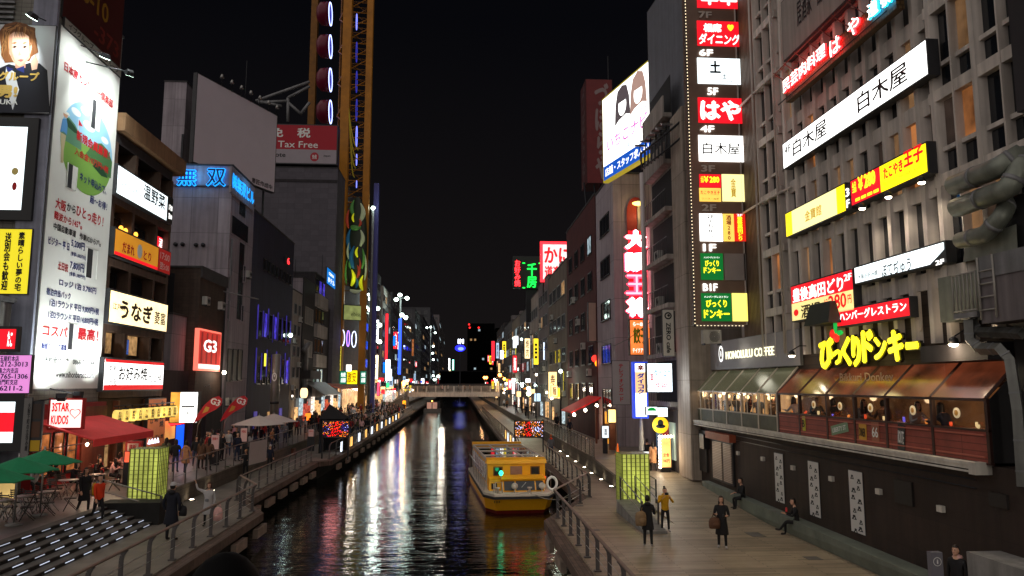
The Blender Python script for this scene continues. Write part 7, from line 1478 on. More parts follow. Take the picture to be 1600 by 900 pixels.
# ------------------------------------------------------------------ boats
def make_boat():
    t = thing('river_boat', 'yellow glass roofed river cruise boat with white bow deck moored at the right bank', 'boat', (0, 0, 0))
    YW_ = mat('boat_yellow', lin((240, 172, 26)), .4, var=.15, vscale=.8, em=.025, emcol=lin((226, 150, 22))); RDH = mat('boat_red', lin((120, 28, 26)), .5, var=.25); WHT = mat('boat_white', lin((206, 196, 184)), .5, var=.15); BLK = mat('boat_rubber', (.02, .02, .022), .6); BG = mat('boat_glass', (.02, .024, .028), .05, spec=.7)
    RG = mat('boat_roof_glass', (.018, .017, .016), .06, spec=.7)
    W = 1.86; L = 13.2
    def hullring(z, k, bow): # outline at height z, inset k; blunt bow at y = 0
        return [(-W + k + .45, bow), (W - k - .45, bow), (W - k, bow + 1.0), (W - k, L - .8), (W - k - .5, L), (-W + k + .5, L), (-W + k, L - .8), (-W + k, bow + 1.0)], z
    rings = [hullring(-.4, .32, .9), hullring(.17, .15, .52), hullring(.19, .15, .50), hullring(.80, .03, .08), hullring(.86, 0, 0), hullring(1.06, 0, 0)]
    def loft(rs, m, nm, cap=True, par=t):
        vs = []; n = 8
        for ring, z in rs: vs += [(x, y, z) for x, y in ring]
        fs = [(i * n + j, i * n + (j + 1) % n, (i + 1) * n + (j + 1) % n, (i + 1) * n + j) for i in range(len(rs) - 1) for j in range(n)]
        if cap: fs += [tuple(range(n))[::-1], tuple((len(rs) - 1) * n + j for j in range(n))]
        return MB().add(vs, fs, m).build(nm, par, local=True)
    loft(rings[:2], RDH, 'hull_bottom'); h = loft(rings[2:4], YW_, 'hull'); loft([(r_, z) for (r_, z) in (hullring(.81, -.03, -.03), hullring(.93, -.03, -.03))], BLK, 'rub_rail'); loft([hullring(.94, .01, .01), hullring(1.06, .01, .01)], WHT, 'deck')
    # name on the bow
    letter(Rect((-1.25, .15, .68), (1, 0, 0), (0, -1, 0), .6, .2), h, '123', .5, .5, .5, .5, INK, d=.06)
    cb = 2.0
    MB().box(-1.55, 1.55, cb, 12.0, 1.065, 2.45, YW_).build('cabin', t, local=True)
    # front face: two small windows and the notice in the middle
    for x in (-1.0, 1.0):
        w = MB().box(x - .2, x + .2, cb - .03, cb - .004, 1.80, 2.18, BG).build('window', t, local=True); frame_bars(Rect((x, cb - .004, 1.99), (1, 0, 0), (0, -1, 0), .5, .48), mat('boat_frame', lin((120, 70, 20)), .5), .05, .04).build('frame', w, local=True)
    MB().box(-.34, .30, cb - .03, cb - .004, 1.70, 2.24, mat('boat_notice', lin((150, 110, 96)), .5, var=.3)).build('notice', t, local=True)
    # low wheelhouse in front with three panes
    wh = MB().hexa([(-.85, .75, 1.07), (1.30, .75, 1.07), (1.30, cb - .035, 1.07), (-.85, cb - .035, 1.07), (-.85, 1.05, 1.62), (1.30, 1.05, 1.62), (1.30, cb - .035, 1.72), (-.85, cb - .035, 1.72)], YW_).build('wheelhouse', t, local=True)
    for x0, x1 in ((-.80, -.25), (-.18, .80), (.87, 1.25)): MB().hexa([(x0, .745, 1.14), (x1, .745, 1.14), (x1, .76, 1.14), (x0, .76, 1.14), (x0, 1.0, 1.58), (x1, 1.0, 1.58), (x1, 1.02, 1.58), (x0, 1.02, 1.58)], BG).build('windscreen', wh, local=True)
    MB().tube([(.1, .74, 1.3), (.35, .93, 1.52)], .012, INK_W, 4).build('wiper', wh, local=True); MB().hexa([(-.95, .95, 1.625), (1.4, .95, 1.625), (1.4, cb - .036, 1.73), (-.95, cb - .036, 1.73), (-.95, .9, 1.70), (1.4, .9, 1.70), (1.4, cb - .036, 1.80), (-.95, cb - .036, 1.80)], YW_).build('visor', wh, local=True)
    MB().hexa([(-1.55, 1.3, 1.07), (-.9, 1.3, 1.07), (-.9, cb - .035, 1.07), (-1.55, cb - .035, 1.07), (-1.5, 1.45, 1.6), (-.9, 1.45, 1.6), (-.9, cb - .035, 1.7), (-1.5, cb - .035, 1.7)], YW_).build('locker', t, local=True); MB().box(-1.42, -1.12, 1.285, 1.30, 1.15, 1.45, INK).build('hatch', t, local=True)
    # roof: yellow front beam, white frame, glass panes
    MB().hexa([(-1.62, cb - .12, 2.38), (1.62, cb - .12, 2.38), (1.62, cb + .5, 2.38), (-1.62, cb + .5, 2.38), (-1.6, cb - .02, 2.58), (1.6, cb - .02, 2.58), (1.6, cb + .5, 2.66), (-1.6, cb + .5, 2.66)], YW_).build('roof_beam', t, local=True)
    MB().box(-1.6, 1.6, cb + .51, 12.1, 2.46, 2.56, WHT).build('roof_base', t, local=True)
    mb = MB(); ysr = [cb + .6, cb + 2.2, cb + 5.0, cb + 7.4, cb + 9.6]
    for y in ysr: mb.box(-1.6, 1.6, y - .045, y + .045, 2.61, 2.66, WHT)
    for x in (-1.57, -.55, .5, 1.57): mb.box(x - .03, x + .03, cb + .5, 12.0, 2.605, 2.65, WHT)
    mb.box(-1.62, 1.62, 11.75, 12.3, 2.57, 2.78, YW_); mb.build('roof_frame', t, local=True)
    for y0, y1 in zip(ysr, ysr[1:]):
        for x0, x1 in ((-1.52, -.6), (-.5, .45), (.55, 1.52)): MB().box(x0, x1, y0 + .07, y1 - .07, 2.57, 2.61, RG).build('roof_pane', t, local=True)
    # side windows
    for k in range(7):
        y0 = cb + .5 + 1.35 * k
        for x in (-1.56, 1.56): MB().box(x - .02 if x < 0 else x - .015, x + .015 if x < 0 else x + .02, y0, y0 + 1.15, 1.4, 2.3, BG).build('side_window', t, local=True)
    mb = MB()
    for k in range(8): y0 = cb + .42 + 1.35 * k; mb.box(-1.60, -1.551, y0 - .09, y0 + .07, 1.3, 2.38, WHT)
    mb.box(-1.59, -1.552, cb, 11.9, 1.07, 1.3, WHT); mb.build('side_frame', t, local=True)
    mb = MB()
    for x in (-1.78, 1.78):
        mb.tube([(x, 1.6, 1.95), (x, 12.4, 1.95)], .025, STEEL, 5)
        for k in range(10): mb.tube([(x, 1.6 + 1.2 * k, 1.06), (x, 1.6 + 1.2 * k, 1.95)], .02, STEEL, 4)
    mb.build('guard_rail', t, local=True)
    for x, r_ in ((-.30, .16), (1.12, .16)):
        l = MB().tube([(x, .5, 1.06), (x, .5, 1.25)], .03, WHT, 6).build('lamp_stand', t, local=True); MB(Matrix.Translation((x, .46, 1.40)) @ Matrix.Rotation(pi / 2, 4, 'X')).lathe([(r_, -.08), (r_, .05), (r_ * .6, .1)], (0, 0, 0), WHT, 14).build('searchlight', l, local=True)
    mb = MB()
    for x in (-1.2, .45): mb.lathe([(.06, 0), (.06, .22), (.12, .24), (.12, .3)], (x, .3, 1.065), WHT, 8)
    mb.build('bollard', t, local=True)
    mb = MB(); mb.tube([(-1.3, .4, 1.07), (-1.3, .45, 1.6), (-.95, .45, 1.6), (-.95, .4, 1.07)], .03, WHT, 6); mb.tube([(-1.35, .7, 1.07), (-1.35, .7, 1.5)], .03, WHT, 6); mb.build('bow_rail', t, local=True)
    g_ = MB().tube([(-.95, 1.0, 1.72), (-.95, 1.0, 1.92)], .03, WHT, 6).build('lamp_post', t, local=True); MB().ell((-.95, .98, 2.0), (.11, .11, .13), lit('signal_green', (40, 255, 170), 5), 12, 8).build('green_lamp', g_, local=True)
    MB().box(1.28, 1.58, cb - .08, cb - .035, 1.52, 1.68, lit('signal_orange', (255, 90, 20), 1.2)).build('orange_lamp', t, local=True)
    MB(Matrix.Translation((1.72, .9, 1.45)) @ Matrix.Rotation(pi / 2, 4, 'X')).tube([(.25 * cos(2 * pi * i / 20), .32 * sin(2 * pi * i / 20), 0) for i in range(20)], .07, INK_W, 8, closed=True).build('life_ring', t, local=True)
    MB().tube([(1.05, 2.9, 2.60), (1.05, 2.9, 2.72)], .02, WHT, 5).build('roof_lamp', t, local=True)
    return t
bt = make_boat(); bt.location = (3.30, 39.2, WZ); bt.rotation_euler = (0, 0, radians(3.2))
spot('boat_fill_beam', (6.5, 34.5, 5.0), (3.2, 40.5, .6), 520, 60, (1, .85, .65), .9, .3)  # added spot that brightens the boat, no lamp stands there
for k, (x, y) in enumerate(((3.0, 39.8), (4.9, 44.5))):
    a, b = Vector((x + .6 + .4 * k, y, -.15)), Vector((5.75 + .2 * k, 36.9 + 6 * k, .05)); tag(MB().tube([a.lerp(b, i / 8) - Vector((0, 0, .35 * sin(pi * i / 8))) for i in range(9)], .022, mat('rope', (.3, .26, .2), .9), 5).build('mooring_rope'), ['pale mooring rope from the bow of the yellow boat', 'pale mooring rope from the side of the yellow boat'][k], 'rope')
# small grey boat beyond the bridge
p = at(675, 644, Z=WZ); t = thing('work_boat', 'small grey work boat with a lit stern moored on the left beyond the light panels', 'boat', (p.x, p.y, WZ))
BG2 = mat('workboat_grey', lin((120, 112, 108)), .6, var=.2)
MB().prism([(p.x - 2, p.y), (p.x + 2, p.y), (p.x + 2, p.y + 7), (p.x, p.y + 9), (p.x - 2, p.y + 7)], WZ - .3, WZ + .7, BG2).build('hull', t)
for x0, x1 in ((-1.2, -.1), (.1, 1.2)): MB().box(p.x + x0, p.x + x1, p.y - .05, p.y, WZ + .8, WZ + 2.3, lit('stern_glow', (200, 150, 130), .5, emvar=.3)).build('stern_window', t)
MB().box(p.x - 1.4, p.x + 1.4, p.y + .02, p.y + 5, WZ + .71, WZ + 2.5, W_DARK).build('cabin', t); MB().ell((p.x, p.y - .1, WZ + 2.6), (.14, .14, .14), BULB_O, 8, 6).build('stern_lamp', t)
# ------------------------------------------------------------------ people
SK = mat('skin', lin((206, 158, 132)), .55); HAIR = mat('hair_black', lin((30, 24, 22)), .5); EYED = mat('eye_dark', (.01, .01, .01), .3); LIP = mat('lip', lin((160, 84, 78)), .5)
def cloth(key, rgb): return mat('cloth_' + key, lin(rgb), .85, var=.15, vscale=6)
C_BLACK = cloth('black', (30, 29, 32)); C_NAVY = cloth('navy', (30, 36, 56)); C_WHITE = cloth('white', (214, 206, 200)); C_YEL = cloth('yellow', (206, 154, 22)); C_ORG = cloth('orange', (226, 62, 22)); C_TAN = cloth('tan', (176, 126, 88)); C_GREY = cloth('grey', (110, 112, 116)); C_BRN = cloth('brown', (96, 66, 48)); C_RED = cloth('red', (150, 30, 34)); C_PINK = cloth('pink', (222, 172, 166)); C_JEAN = cloth('jean', (52, 62, 86)); C_OLIVE = cloth('olive', (84, 84, 58))
def nv(*a): return Vector(a).normalized()
def pose_joints(P):
    J = {}; E = []; rad = {}
    def j(n, p, r): J[n] = Vector(p); rad[n] = r
    hz = P.get('hz', .90); lean = P.get('lean', 0.); up_ = Vector((0, -sin(lean), cos(lean))); b = P.get('bulk', 1.)
    pel = Vector((0, 0, hz)); j('pel', pel, .125 * b); j('wst', pel + up_ * .16, .115 * b); j('chs', pel + up_ * .38, .135 * b); j('nck', pel + up_ * .545, .052); j('hd0', pel + up_ * .60 + Vector((0, -.005, 0)), .06)
    E += [('pel', 'wst'), ('wst', 'chs'), ('chs', 'nck'), ('nck', 'hd0')]
    for s_, k in ((1, 'L'), (-1, 'R')):
        sh = pel + up_ * .465 + Vector((.175 * s_ * (.5 + .5 * b), .01, 0)); ud, ld = P['arm' + k]; ud = Vector((ud[0] * s_, ud[1], ud[2])).normalized(); ld = Vector((ld[0] * s_, ld[1], ld[2])).normalized()
        j('sh' + k, sh, .062 * b); j('el' + k, sh + ud * .285, .045 * b); j('wr' + k, J['el' + k] + ld * .245, .034 * b); E += [('chs', 'sh' + k), ('sh' + k, 'el' + k), ('el' + k, 'wr' + k)]
        hp = pel + Vector((.088 * s_, 0, -.04)); tu, tl = P['leg' + k]; tu = Vector((tu[0] * s_, tu[1], tu[2])).normalized(); tl = Vector((tl[0] * s_, tl[1], tl[2])).normalized()
        j('hp' + k, hp, .092); j('kn' + k, hp + tu * .405, .06); j('an' + k, J['kn' + k] + tl * .395, .042); tf = P.get('foot' + k, (0.12, -1, -.12)); j('to' + k, J['an' + k] + Vector((tf[0] * s_, tf[1], tf[2])).normalized() * .17, .036)
        E += [('pel', 'hp' + k), ('hp' + k, 'kn' + k), ('kn' + k, 'an' + k), ('an' + k, 'to' + k)]
    return J, E, rad, up_
STAND = dict(armL=((.18, .02, -1), (.05, -.12, -1)), armR=((.18, .02, -1), (.05, -.12, -1)), legL=((.06, 0, -1), (.02, .03, -1)), legR=((.06, 0, -1), (.02, .03, -1)))
def P_(**k): d = dict(STAND); d.update(k); return d
POSES = dict(
 stand=P_(), pockets=P_(armL=((.34, .10, -1), (-.25, -.35, -1)), armR=((.34, .10, -1), (-.25, -.35, -1)), bulk=1.12),
 walk=P_(legL=((.04, -.36, -1), (.02, .10, -1)), legR=((.04, .22, -1), (.02, .62, -1)), armL=((.16, .30, -1), (.02, -.05, -1)), armR=((.16, -.28, -1), (.02, -.5, -1)), hz=.885),
 wave=P_(armR=((.75, -.15, .35), (.25, -.15, 1)), armL=((.2, .0, -1), (-.1, -.3, -1)), bulk=1.08),
 camera=P_(armL=((.42, -.55, -.72), (-.62, -.45, .75)), armR=((.42, -.55, -.72), (-.62, -.45, .75)), legL=((.10, 0, -1), (.03, .03, -1)), legR=((.10, 0, -1), (.03, .03, -1)), bulk=1.08),
 phone=P_(armL=((.22, -.1, -1), (-.2, -.85, .12)), armR=((.22, -.1, -1), (-.2, -.85, .25)), legR=((.05, .12, -1), (.02, .16, -1)), bulk=1.05),
 sit=P_(hz=.52, legL=((.10, -1, -.05), (.02, -.05, -1)), legR=((.14, -1, -.08), (.04, .12, -1)), armL=((.18, -.45, -1), (-.2, -1, .05)), armR=((.18, -.3, -1), (-.15, -1, -.2)), lean=.12),
 cross=P_(hz=.53, legL=((-.02, -1, .12), (-.25, -.55, -.8)), legR=((.10, -1, -.05), (.02, -.02, -1)), armL=((.2, -.5, -1), (-.4, -1, .3)), armR=((.2, -.5, -1), (-.4, -1, .3)), lean=.16, footL=(-.1, -1, .1)),
 dine=P_(hz=.50, legL=((.12, -1, -.05), (.02, .15, -1)), legR=((.12, -1, -.05), (.02, .15, -1)), armL=((.22, -.7, -.75), (-.3, -1, .15)), armR=((.22, -.6, -.85), (-.2, -1, .5)), lean=.28),
)
_BM = {}
def hand(mb, w, d, s_, m):
    d = d.normalized(); side = d.cross(Vector((0, 0, 1)))
    if side.length < .2: side = d.cross(Vector((0, 1, 0)))
    side.normalize(); nrm = side.cross(d).normalized(); c = w + d * .045
    mb.hexa([c + d * a + side * b + nrm * e for a, b, e in ((-.05, -.026, -.013), (.042, -.038, -.011), (.042, .038, -.011), (-.05, .026, -.013), (-.05, -.026, .013), (.042, -.038, .011), (.042, .038, .011), (-.05, .026, .013))], m)
    for i, L in enumerate((.062, .072, .068, .052)):
        q = c + d * .04 + side * (-.028 + .019 * i); mb.tube([q, q + d * L * .5 - nrm * .006, q + d * L * .85 - nrm * .026 * 1.2], [.0095, .009, .007], m, 5)
    q = c - d * .02 + side * (.030 * s_); mb.tube([q, q + side * .026 * s_ + d * .03, q + side * .03 * s_ + d * .06 - nrm * .01], [.012, .010, .008], m, 5)
def body_mesh(pose):
    if pose in _BM: return _BM[pose]
    J, E, rad, up_ = pose_joints(POSES[pose]); names = list(J); ix = {n: i for i, n in enumerate(names)}
    me = bpy.data.meshes.new('b'); me.from_pydata([J[n] for n in names], [(ix[a], ix[b]) for a, b in E], []); o = bpy.data.objects.new('b', me); _ts.collection.objects.link(o)
    o.modifiers.new('s', 'SKIN'); sub = o.modifiers.new('u', 'SUBSURF'); sub.levels = 1; sub.render_levels = 1
    for n in names:
        v = me.skin_vertices[0].data[ix[n]]; v.radius = (rad[n], rad[n]); v.use_root = (n == 'pel')
        if n in ('chs', 'wst', 'pel'): v.radius = (rad[n] * 1.15, rad[n] * .82)
    vl = _ts.view_layers[0]; vl.update(); dg = vl.depsgraph; dg.update(); m2 = bpy.data.meshes.new_from_object(o.evaluated_get(dg))
    mb = MB(); mats = [SK, C_BLACK, C_JEAN, HAIR, EYED, LIP]
    for m in mats: mb.mi(m)
    def zone(c):
        best = None
        for a, b in E:
            A, D = J[a], J[b] - J[a]; t = max(0, min(1, (c - A).dot(D) / D.length_squared)); d = (c - A - D * t).length
            if best is None or d < best[0]: best = (d, a, b, t)
        _, a, b, t = best; z = (a[:2], b[:2])
        if z == ('el', 'wr'): return 0 if t > .93 else 1
        if z in (('nc', 'hd'),) or (z == ('ch', 'nc') and t > .80): return 0
        if z == ('an', 'to') or (z == ('kn', 'an') and t > .95): return 3
        if z in (('hp', 'kn'), ('kn', 'an')) or (z == ('pe', 'hp') and c.z < J['pel'].z - .10): return 2
        return 1
    vs = [Vector(v.co) for v in m2.vertices]
    groups = {}
    for p in m2.polygons: groups.setdefault(zone(sum((vs[i] for i in p.vertices), Vector()) / len(p.vertices)), []).append(tuple(p.vertices))
    k = len(mb.v); mb.v += [tuple(v) for v in vs]
    for zi, fs in groups.items():
        for f in fs: mb.f.append(list(f)); mb.m.append(zi); mb.sm.append(True)
    hc = J['hd0'] + up_ * .105 + Vector((0, -.012, 0))
    mb.ell(hc, (.074, .092, .115), SK, 14, 10); mb.ell(hc + Vector((0, -.03, -.07)), (.05, .055, .05), SK, 10, 7)
    mb.hexa([hc + Vector(v) for v in ((-.014, -.108, -.03), (.014, -.108, -.03), (.014, -.08, -.03), (-.014, -.08, -.03), (-.006, -.092, .015), (.006, -.092, .015), (.006, -.08, .015), (-.006, -.08, .015))], SK)
    for s_ in (1, -1):
        mb.ell(hc + Vector((.074 * s_, .008, -.005)), (.012, .022, .032), SK, 6, 5); mb.ell(hc + Vector((.029 * s_, -.079, .014)), (.014, .010, .008), EYED, 7, 5); mb.ell(hc + Vector((.029 * s_, -.083, .034)), (.018, .006, .004), HAIR, 6, 4)
        kk = 'L' if s_ > 0 else 'R'; hand(mb, J['wr' + kk], J['wr' + kk] - J['el' + kk], -s_, SK)
    mb.ell(hc + Vector((0, -.081, -.052)), (.024, .010, .007), LIP, 8, 4)
    ob = mb.build('body', None, local=True); me2 = ob.data; bpy.data.objects.remove(ob); bpy.data.objects.remove(o); bpy.data.meshes.remove(m2)
    _BM[pose] = (me2, J, hc, up_); return _BM[pose]
_HM = {}
def hair_mesh(pose, style):
    if (pose, style) in _HM: return _HM[(pose, style)]
    _, J, hc, up_ = body_mesh(pose); mb = MB(); c = hc + Vector((0, .008, .012))
    mb.ell(c, (.086, .102, .122), HAIR, 16, 12, keep=lambda x, y, z: z > .38 or (y > -.15 and z > -.45) or (y > .2 and z > -.75))
    if style in ('long', 'bob'):
        L = .30 if style == 'long' else .12; n = 12; vs = []; fs = []
        for i, (z, k) in enumerate(((.04, 1), (-.06, 1.08), (-.06 - L * .5, 1.12), (-.06 - L, .85))):
            for j in range(n): q = -.62 * pi / 2 + j / (n - 1) * (pi + .62 * pi); q = radians(-38) + j / (n - 1) * radians(256); vs.append(c + Vector((.088 * k * cos(q), .10 * k * sin(q), z)))
        for i in range(3):
            for j in range(n - 1): fs.append((i * n + j, i * n + j + 1, (i + 1) * n + j + 1, (i + 1) * n + j))
        mb.add(vs, fs, HAIR, True)
    if style == 'bun': mb.ell(c + Vector((0, .06, .13)), (.045, .045, .045), HAIR, 10, 7)
    o = mb.build('hair', None, local=True); _HM[(pose, style)] = o.data; bpy.data.objects.remove(o); return _HM[(pose, style)]
_CM = {}
def coat_mesh(pose, hem, w):
    key = (pose, hem, w)
    if key in _CM: return _CM[key]
    _, J, hc, up_ = body_mesh(pose); z0 = J['wst'].z + .08; n = 16; vs = []; fs = []; prof = [(z0, .155, .115), (J['pel'].z + .02, .17, .135), (J['pel'].z - .14, .19, .15), (hem + .02, .20 * w, .17 * w), (hem, .195 * w, .165 * w)]
    for z, a, b in prof:
        for j in range(n): q = 2 * pi * j / n; vs.append((a * cos(q) * (1 + .03 * sin(5 * q)), b * sin(q), z))
    for i in range(len(prof) - 1):
        for j in range(n): fs.append((i * n + j, i * n + (j + 1) % n, (i + 1) * n + (j + 1) % n, (i + 1) * n + j))
    o = MB().add(vs, fs, C_BLACK, True).build('coat_skirt', None, local=True); _CM[key] = o.data; bpy.data.objects.remove(o); return _CM[key]
def setm(o, d):
    for i, m in d.items():
        if i < len(o.material_slots): o.material_slots[i].link = 'OBJECT'; o.material_slots[i].material = m
def person(label, pos, rz, pose, h=1.65, top=C_BLACK, legs=C_BLACK, shoes=HAIR, hair=HAIR, style='short', coat=None, group=None, cap=None, hood=None, skirt_m=None):
    me, J, hc, up_ = body_mesh(pose); s_ = h / 1.70
    o = bpy.data.objects.new('person', me); COL.objects.link(o); o.location = pos; o.rotation_euler = (0, 0, rz); o.scale = (s_, s_, s_); setm(o, {1: top, 2: legs, 3: shoes}); tag(o, label, 'person', group)
    if style: q = bpy.data.objects.new('hair', hair_mesh(pose, style)); COL.objects.link(q); q.parent = o; setm(q, {0: hair})
    if coat: q = bpy.data.objects.new('coat_skirt', coat_mesh(pose, coat[0], coat[1])); COL.objects.link(q); q.parent = o; setm(q, {0: skirt_m or top})
    if cap:
        c = hc + Vector((0, .004, .03)); mb = MB(); mb.ell(c, (.094, .11, .11), cap, 14, 10, keep=lambda x, y, z: z > .1); mb.hexa([c + Vector(v) for v in ((-.07, -.19, .015), (.07, -.19, .015), (.085, -.07, .015), (-.085, -.07, .015), (-.07, -.19, .03), (.07, -.19, .03), (.085, -.07, .035), (-.085, -.07, .035))], cap)
        mb.build('cap', o, local=True)
    if hood: c = J['nck'] + Vector((0, .05, -.01)); MB().ell(c, (.12, .10, .07), hood, 12, 8).build('hood', o, local=True)
    return o
def Zat(px, py, z): p = at(px, py, Z=z); return (p.x, p.y, z)
def bag(name, label, cat, c, r, m, rz=0., strap=None):
    t = thing(name, label, cat, c); T = Matrix.Translation(c) @ Matrix.Rotation(rz, 4, 'Z')
    MB(T).lathe([(.02, -r[2]), (r[0] * .9, -r[2] * .92), (r[0], -r[2] * .5), (r[0], r[2] * .3), (r[0] * .8, r[2] * .8), (.03, r[2])], (0, 0, 0), m, 12, 1, r[1] / r[0]).build('body', t)
    MB(T).ell((0, -r[1] * .8, -r[2] * .25), (r[0] * .7, r[1] * .45, r[2] * .45), m, 10, 7).build('pocket', t)
    if strap: MB(T).tube(strap, .014, m, 5).build('strap', t)
    return t
# the near ones, one by one
p = Zat(266, 845, 0); person('person seen from behind in long dark coat and white cap on the left boardwalk', p, pi - .25, 'pockets', 1.92, cloth('ink', (22, 24, 36)), C_BLACK, style='short', coat=(.50, 1.15), cap=C_WHITE, hood=C_BLACK)
bag('shoulder_bag', 'dark shoulder bag at the side of the person in the white cap', 'bag', (p[0] + .34, p[1] + .05, .98), (.16, .09, .18), C_BLACK, -.3, [(.0, 0, .16), (-.2, .02, .5), (-.34, .02, .62)])
p = Zat(324, 822, 0); person('person in a white coat waving one raised arm on the left boardwalk', p, .1, 'wave', 1.58, C_WHITE, C_BLACK, style='bob', hair=cloth('auburn', (80, 36, 30)), coat=(.48, 1.1), hood=C_WHITE)
bag('shopping_bag', 'pale pink shopping bag hanging beside the waving person', 'bag', (p[0] + .36, p[1], .44), (.18, .08, .26), C_PINK, 0, [(-.1, 0, .24), (-.05, 0, .4), (.05, 0, .4), (.1, 0, .24)])
bag('camera', 'small grey camera hanging on the chest of the waving person', 'camera', (p[0], p[1] - .2, .98), (.07, .05, .05), C_GREY)
p = Zat(152, 816, .36); person('person in an orange vest and grey sleeves walking down the lit steps', p, 1.0, 'walk', 1.66, C_ORG, C_BLACK, shoes=C_WHITE, style='short', hood=C_GREY)
bag('backpack', 'yellow backpack of the person in the orange vest', 'backpack', (p[0] - .17, p[1] + .12, 1.52), (.15, .10, .24), C_YEL, 1.0)
p = Zat(130, 803, .55); person('person in black with hands folded walking at the top of the lit steps', p, .9, 'walk', 1.66, C_BLACK, C_BLACK, style='bob', coat=(.5, 1.1))
p = Zat(1013, 854, 0); person('person seen from behind in a black coat on the right boardwalk', p, pi - .2, 'phone', 1.62, C_BLACK, C_BLACK, shoes=C_WHITE, style='short', coat=(.58, 1.05), hood=C_BLACK)
bag('backpack', 'beige round backpack hanging low behind the person in black', 'backpack', (p[0] - .26, p[1] - .12, .92), (.2, .13, .24), cloth('beige', (142, 116, 86)), .3, [(.05, .05, .2), (.15, .1, .45)])
p = Zat(1040, 831, 0); person('person in a yellow jacket holding a camera up to the face', p, 0, 'camera', 1.54, C_YEL, C_BLACK, shoes=C_WHITE, style='bun', hood=C_YEL)
bag('camera', 'small black camera held before the face of the person in yellow', 'camera', (p[0], p[1] - .27, 1.38), (.07, .05, .045), C_BLACK)
p = Zat(1129, 857, 0); person('person with long hair in a dark open coat looking up from a phone', p, -.35, 'phone', 1.64, C_BLACK, C_BLACK, shoes=C_WHITE, style='long', coat=(.46, 1.1), hair=cloth('dark_brown', (54, 34, 28)))
bag('handbag', 'brown handbag on the arm of the person with long hair', 'handbag', (p[0] - .30, p[1] - .18, .84), (.2, .12, .18), C_BRN, .2, [(-.1, 0, .14), (-.03, 0, .32), (.1, 0, .14)])
bag('phone', 'small dark phone in the hands of the person with long hair', 'phone', (p[0] - .12, p[1] - .55, 1.10), (.045, .02, .07), EYED)
p = at(1242, 800, X=11.9); person('person in black seated on the bench with legs crossed between two printed panels', (11.98, p.y, -.02), -pi / 2 - .25, 'cross', 1.66, C_BLACK, C_BLACK, style='short')
bag('drink_can', 'red and white can held by the seated person on the bench', 'can', (11.55, p.y - .1, .92), (.04, .04, .08), cloth('can_red', (200, 60, 60)))
p = at(1157, 768, X=11.9); person('person in black seated on the bench near the white shutter', (12.0, p.y, .10), -pi / 2 + .1, 'sit', 1.62, C_BLACK, C_BLACK, style='short')
p = at(1490, 857, Z=1.55); person('person in dark clothes sitting low beside the grey information post', (p.x + .05, p.y, 0), -1.1, 'stand', 1.60, C_BLACK, C_BLACK, style='short', hood=C_PINK)
# on the left lower walk and right promenade
p = Zat(383, 748, 0); person('person in a wide hat and dark clothes standing behind the left railing jog', p, .1, 'phone', 1.6, C_BLACK, C_BLACK, style='bob', cap=C_TAN)
p = Zat(421, 735, 0); person('person in dark blue with a pale cap by the left retaining wall', p, .5, 'stand', 1.55, C_NAVY, C_BLACK, style='short', cap=C_WHITE)
p = Zat(861, 716, 0); person('person in pale grey with an orange scarf behind the right railing', p, pi, 'stand', 1.66, C_GREY, C_JEAN, style='short', hood=C_ORG, hair=cloth('ginger', (190, 96, 50)))
p = Zat(1021, 737, .55); person('person in a long tan coat walking away beside the drugstore sign', p, pi, 'walk', 1.62, C_TAN, C_BLACK, style='long', coat=(.5, 1.1))
p = Zat(1012, 733, .55); person('person in black walking away next to the tan coat', p, pi + .1, 'walk', 1.68, C_BLACK, C_BLACK, style='short')
# a head close below the camera, on the bridge the photograph was taken from
tag(MB().box(-16, 16, -3, 2.6, 2.9, 3.215, CONC).build('near_bridge_deck'), kind='structure')
person('person with black hair standing right below the camera, seen from behind', (-.49, 1.70, 3.22), pi, 'stand', 1.685, C_BLACK, C_BLACK, style='bob', hair=mat('hair_jet', (.0015, .0015, .0018), .75, spec=.1))
# guests of the cafe and the diner, seen through the panes
for i in range(15):
    cafe_ = i < 8; y = (38.9 - 1.28 * i) if cafe_ else (27.6 - 1.45 * (i - 8))
    person('guest seated at a window table of the %s bay' % ('pale framed cafe' if cafe_ else 'red boarded diner'), (12.62, y, 3.6), (0 if i % 2 else pi) + .3 * (i % 3 - 1), 'dine', 1.6, [C_BLACK, C_GREY, C_BRN, C_WHITE, C_NAVY][i % 5], C_BLACK, style=['short', 'bob', 'long'][i % 3], group='guests in the %s' % ('cafe' if cafe_ else 'diner'))
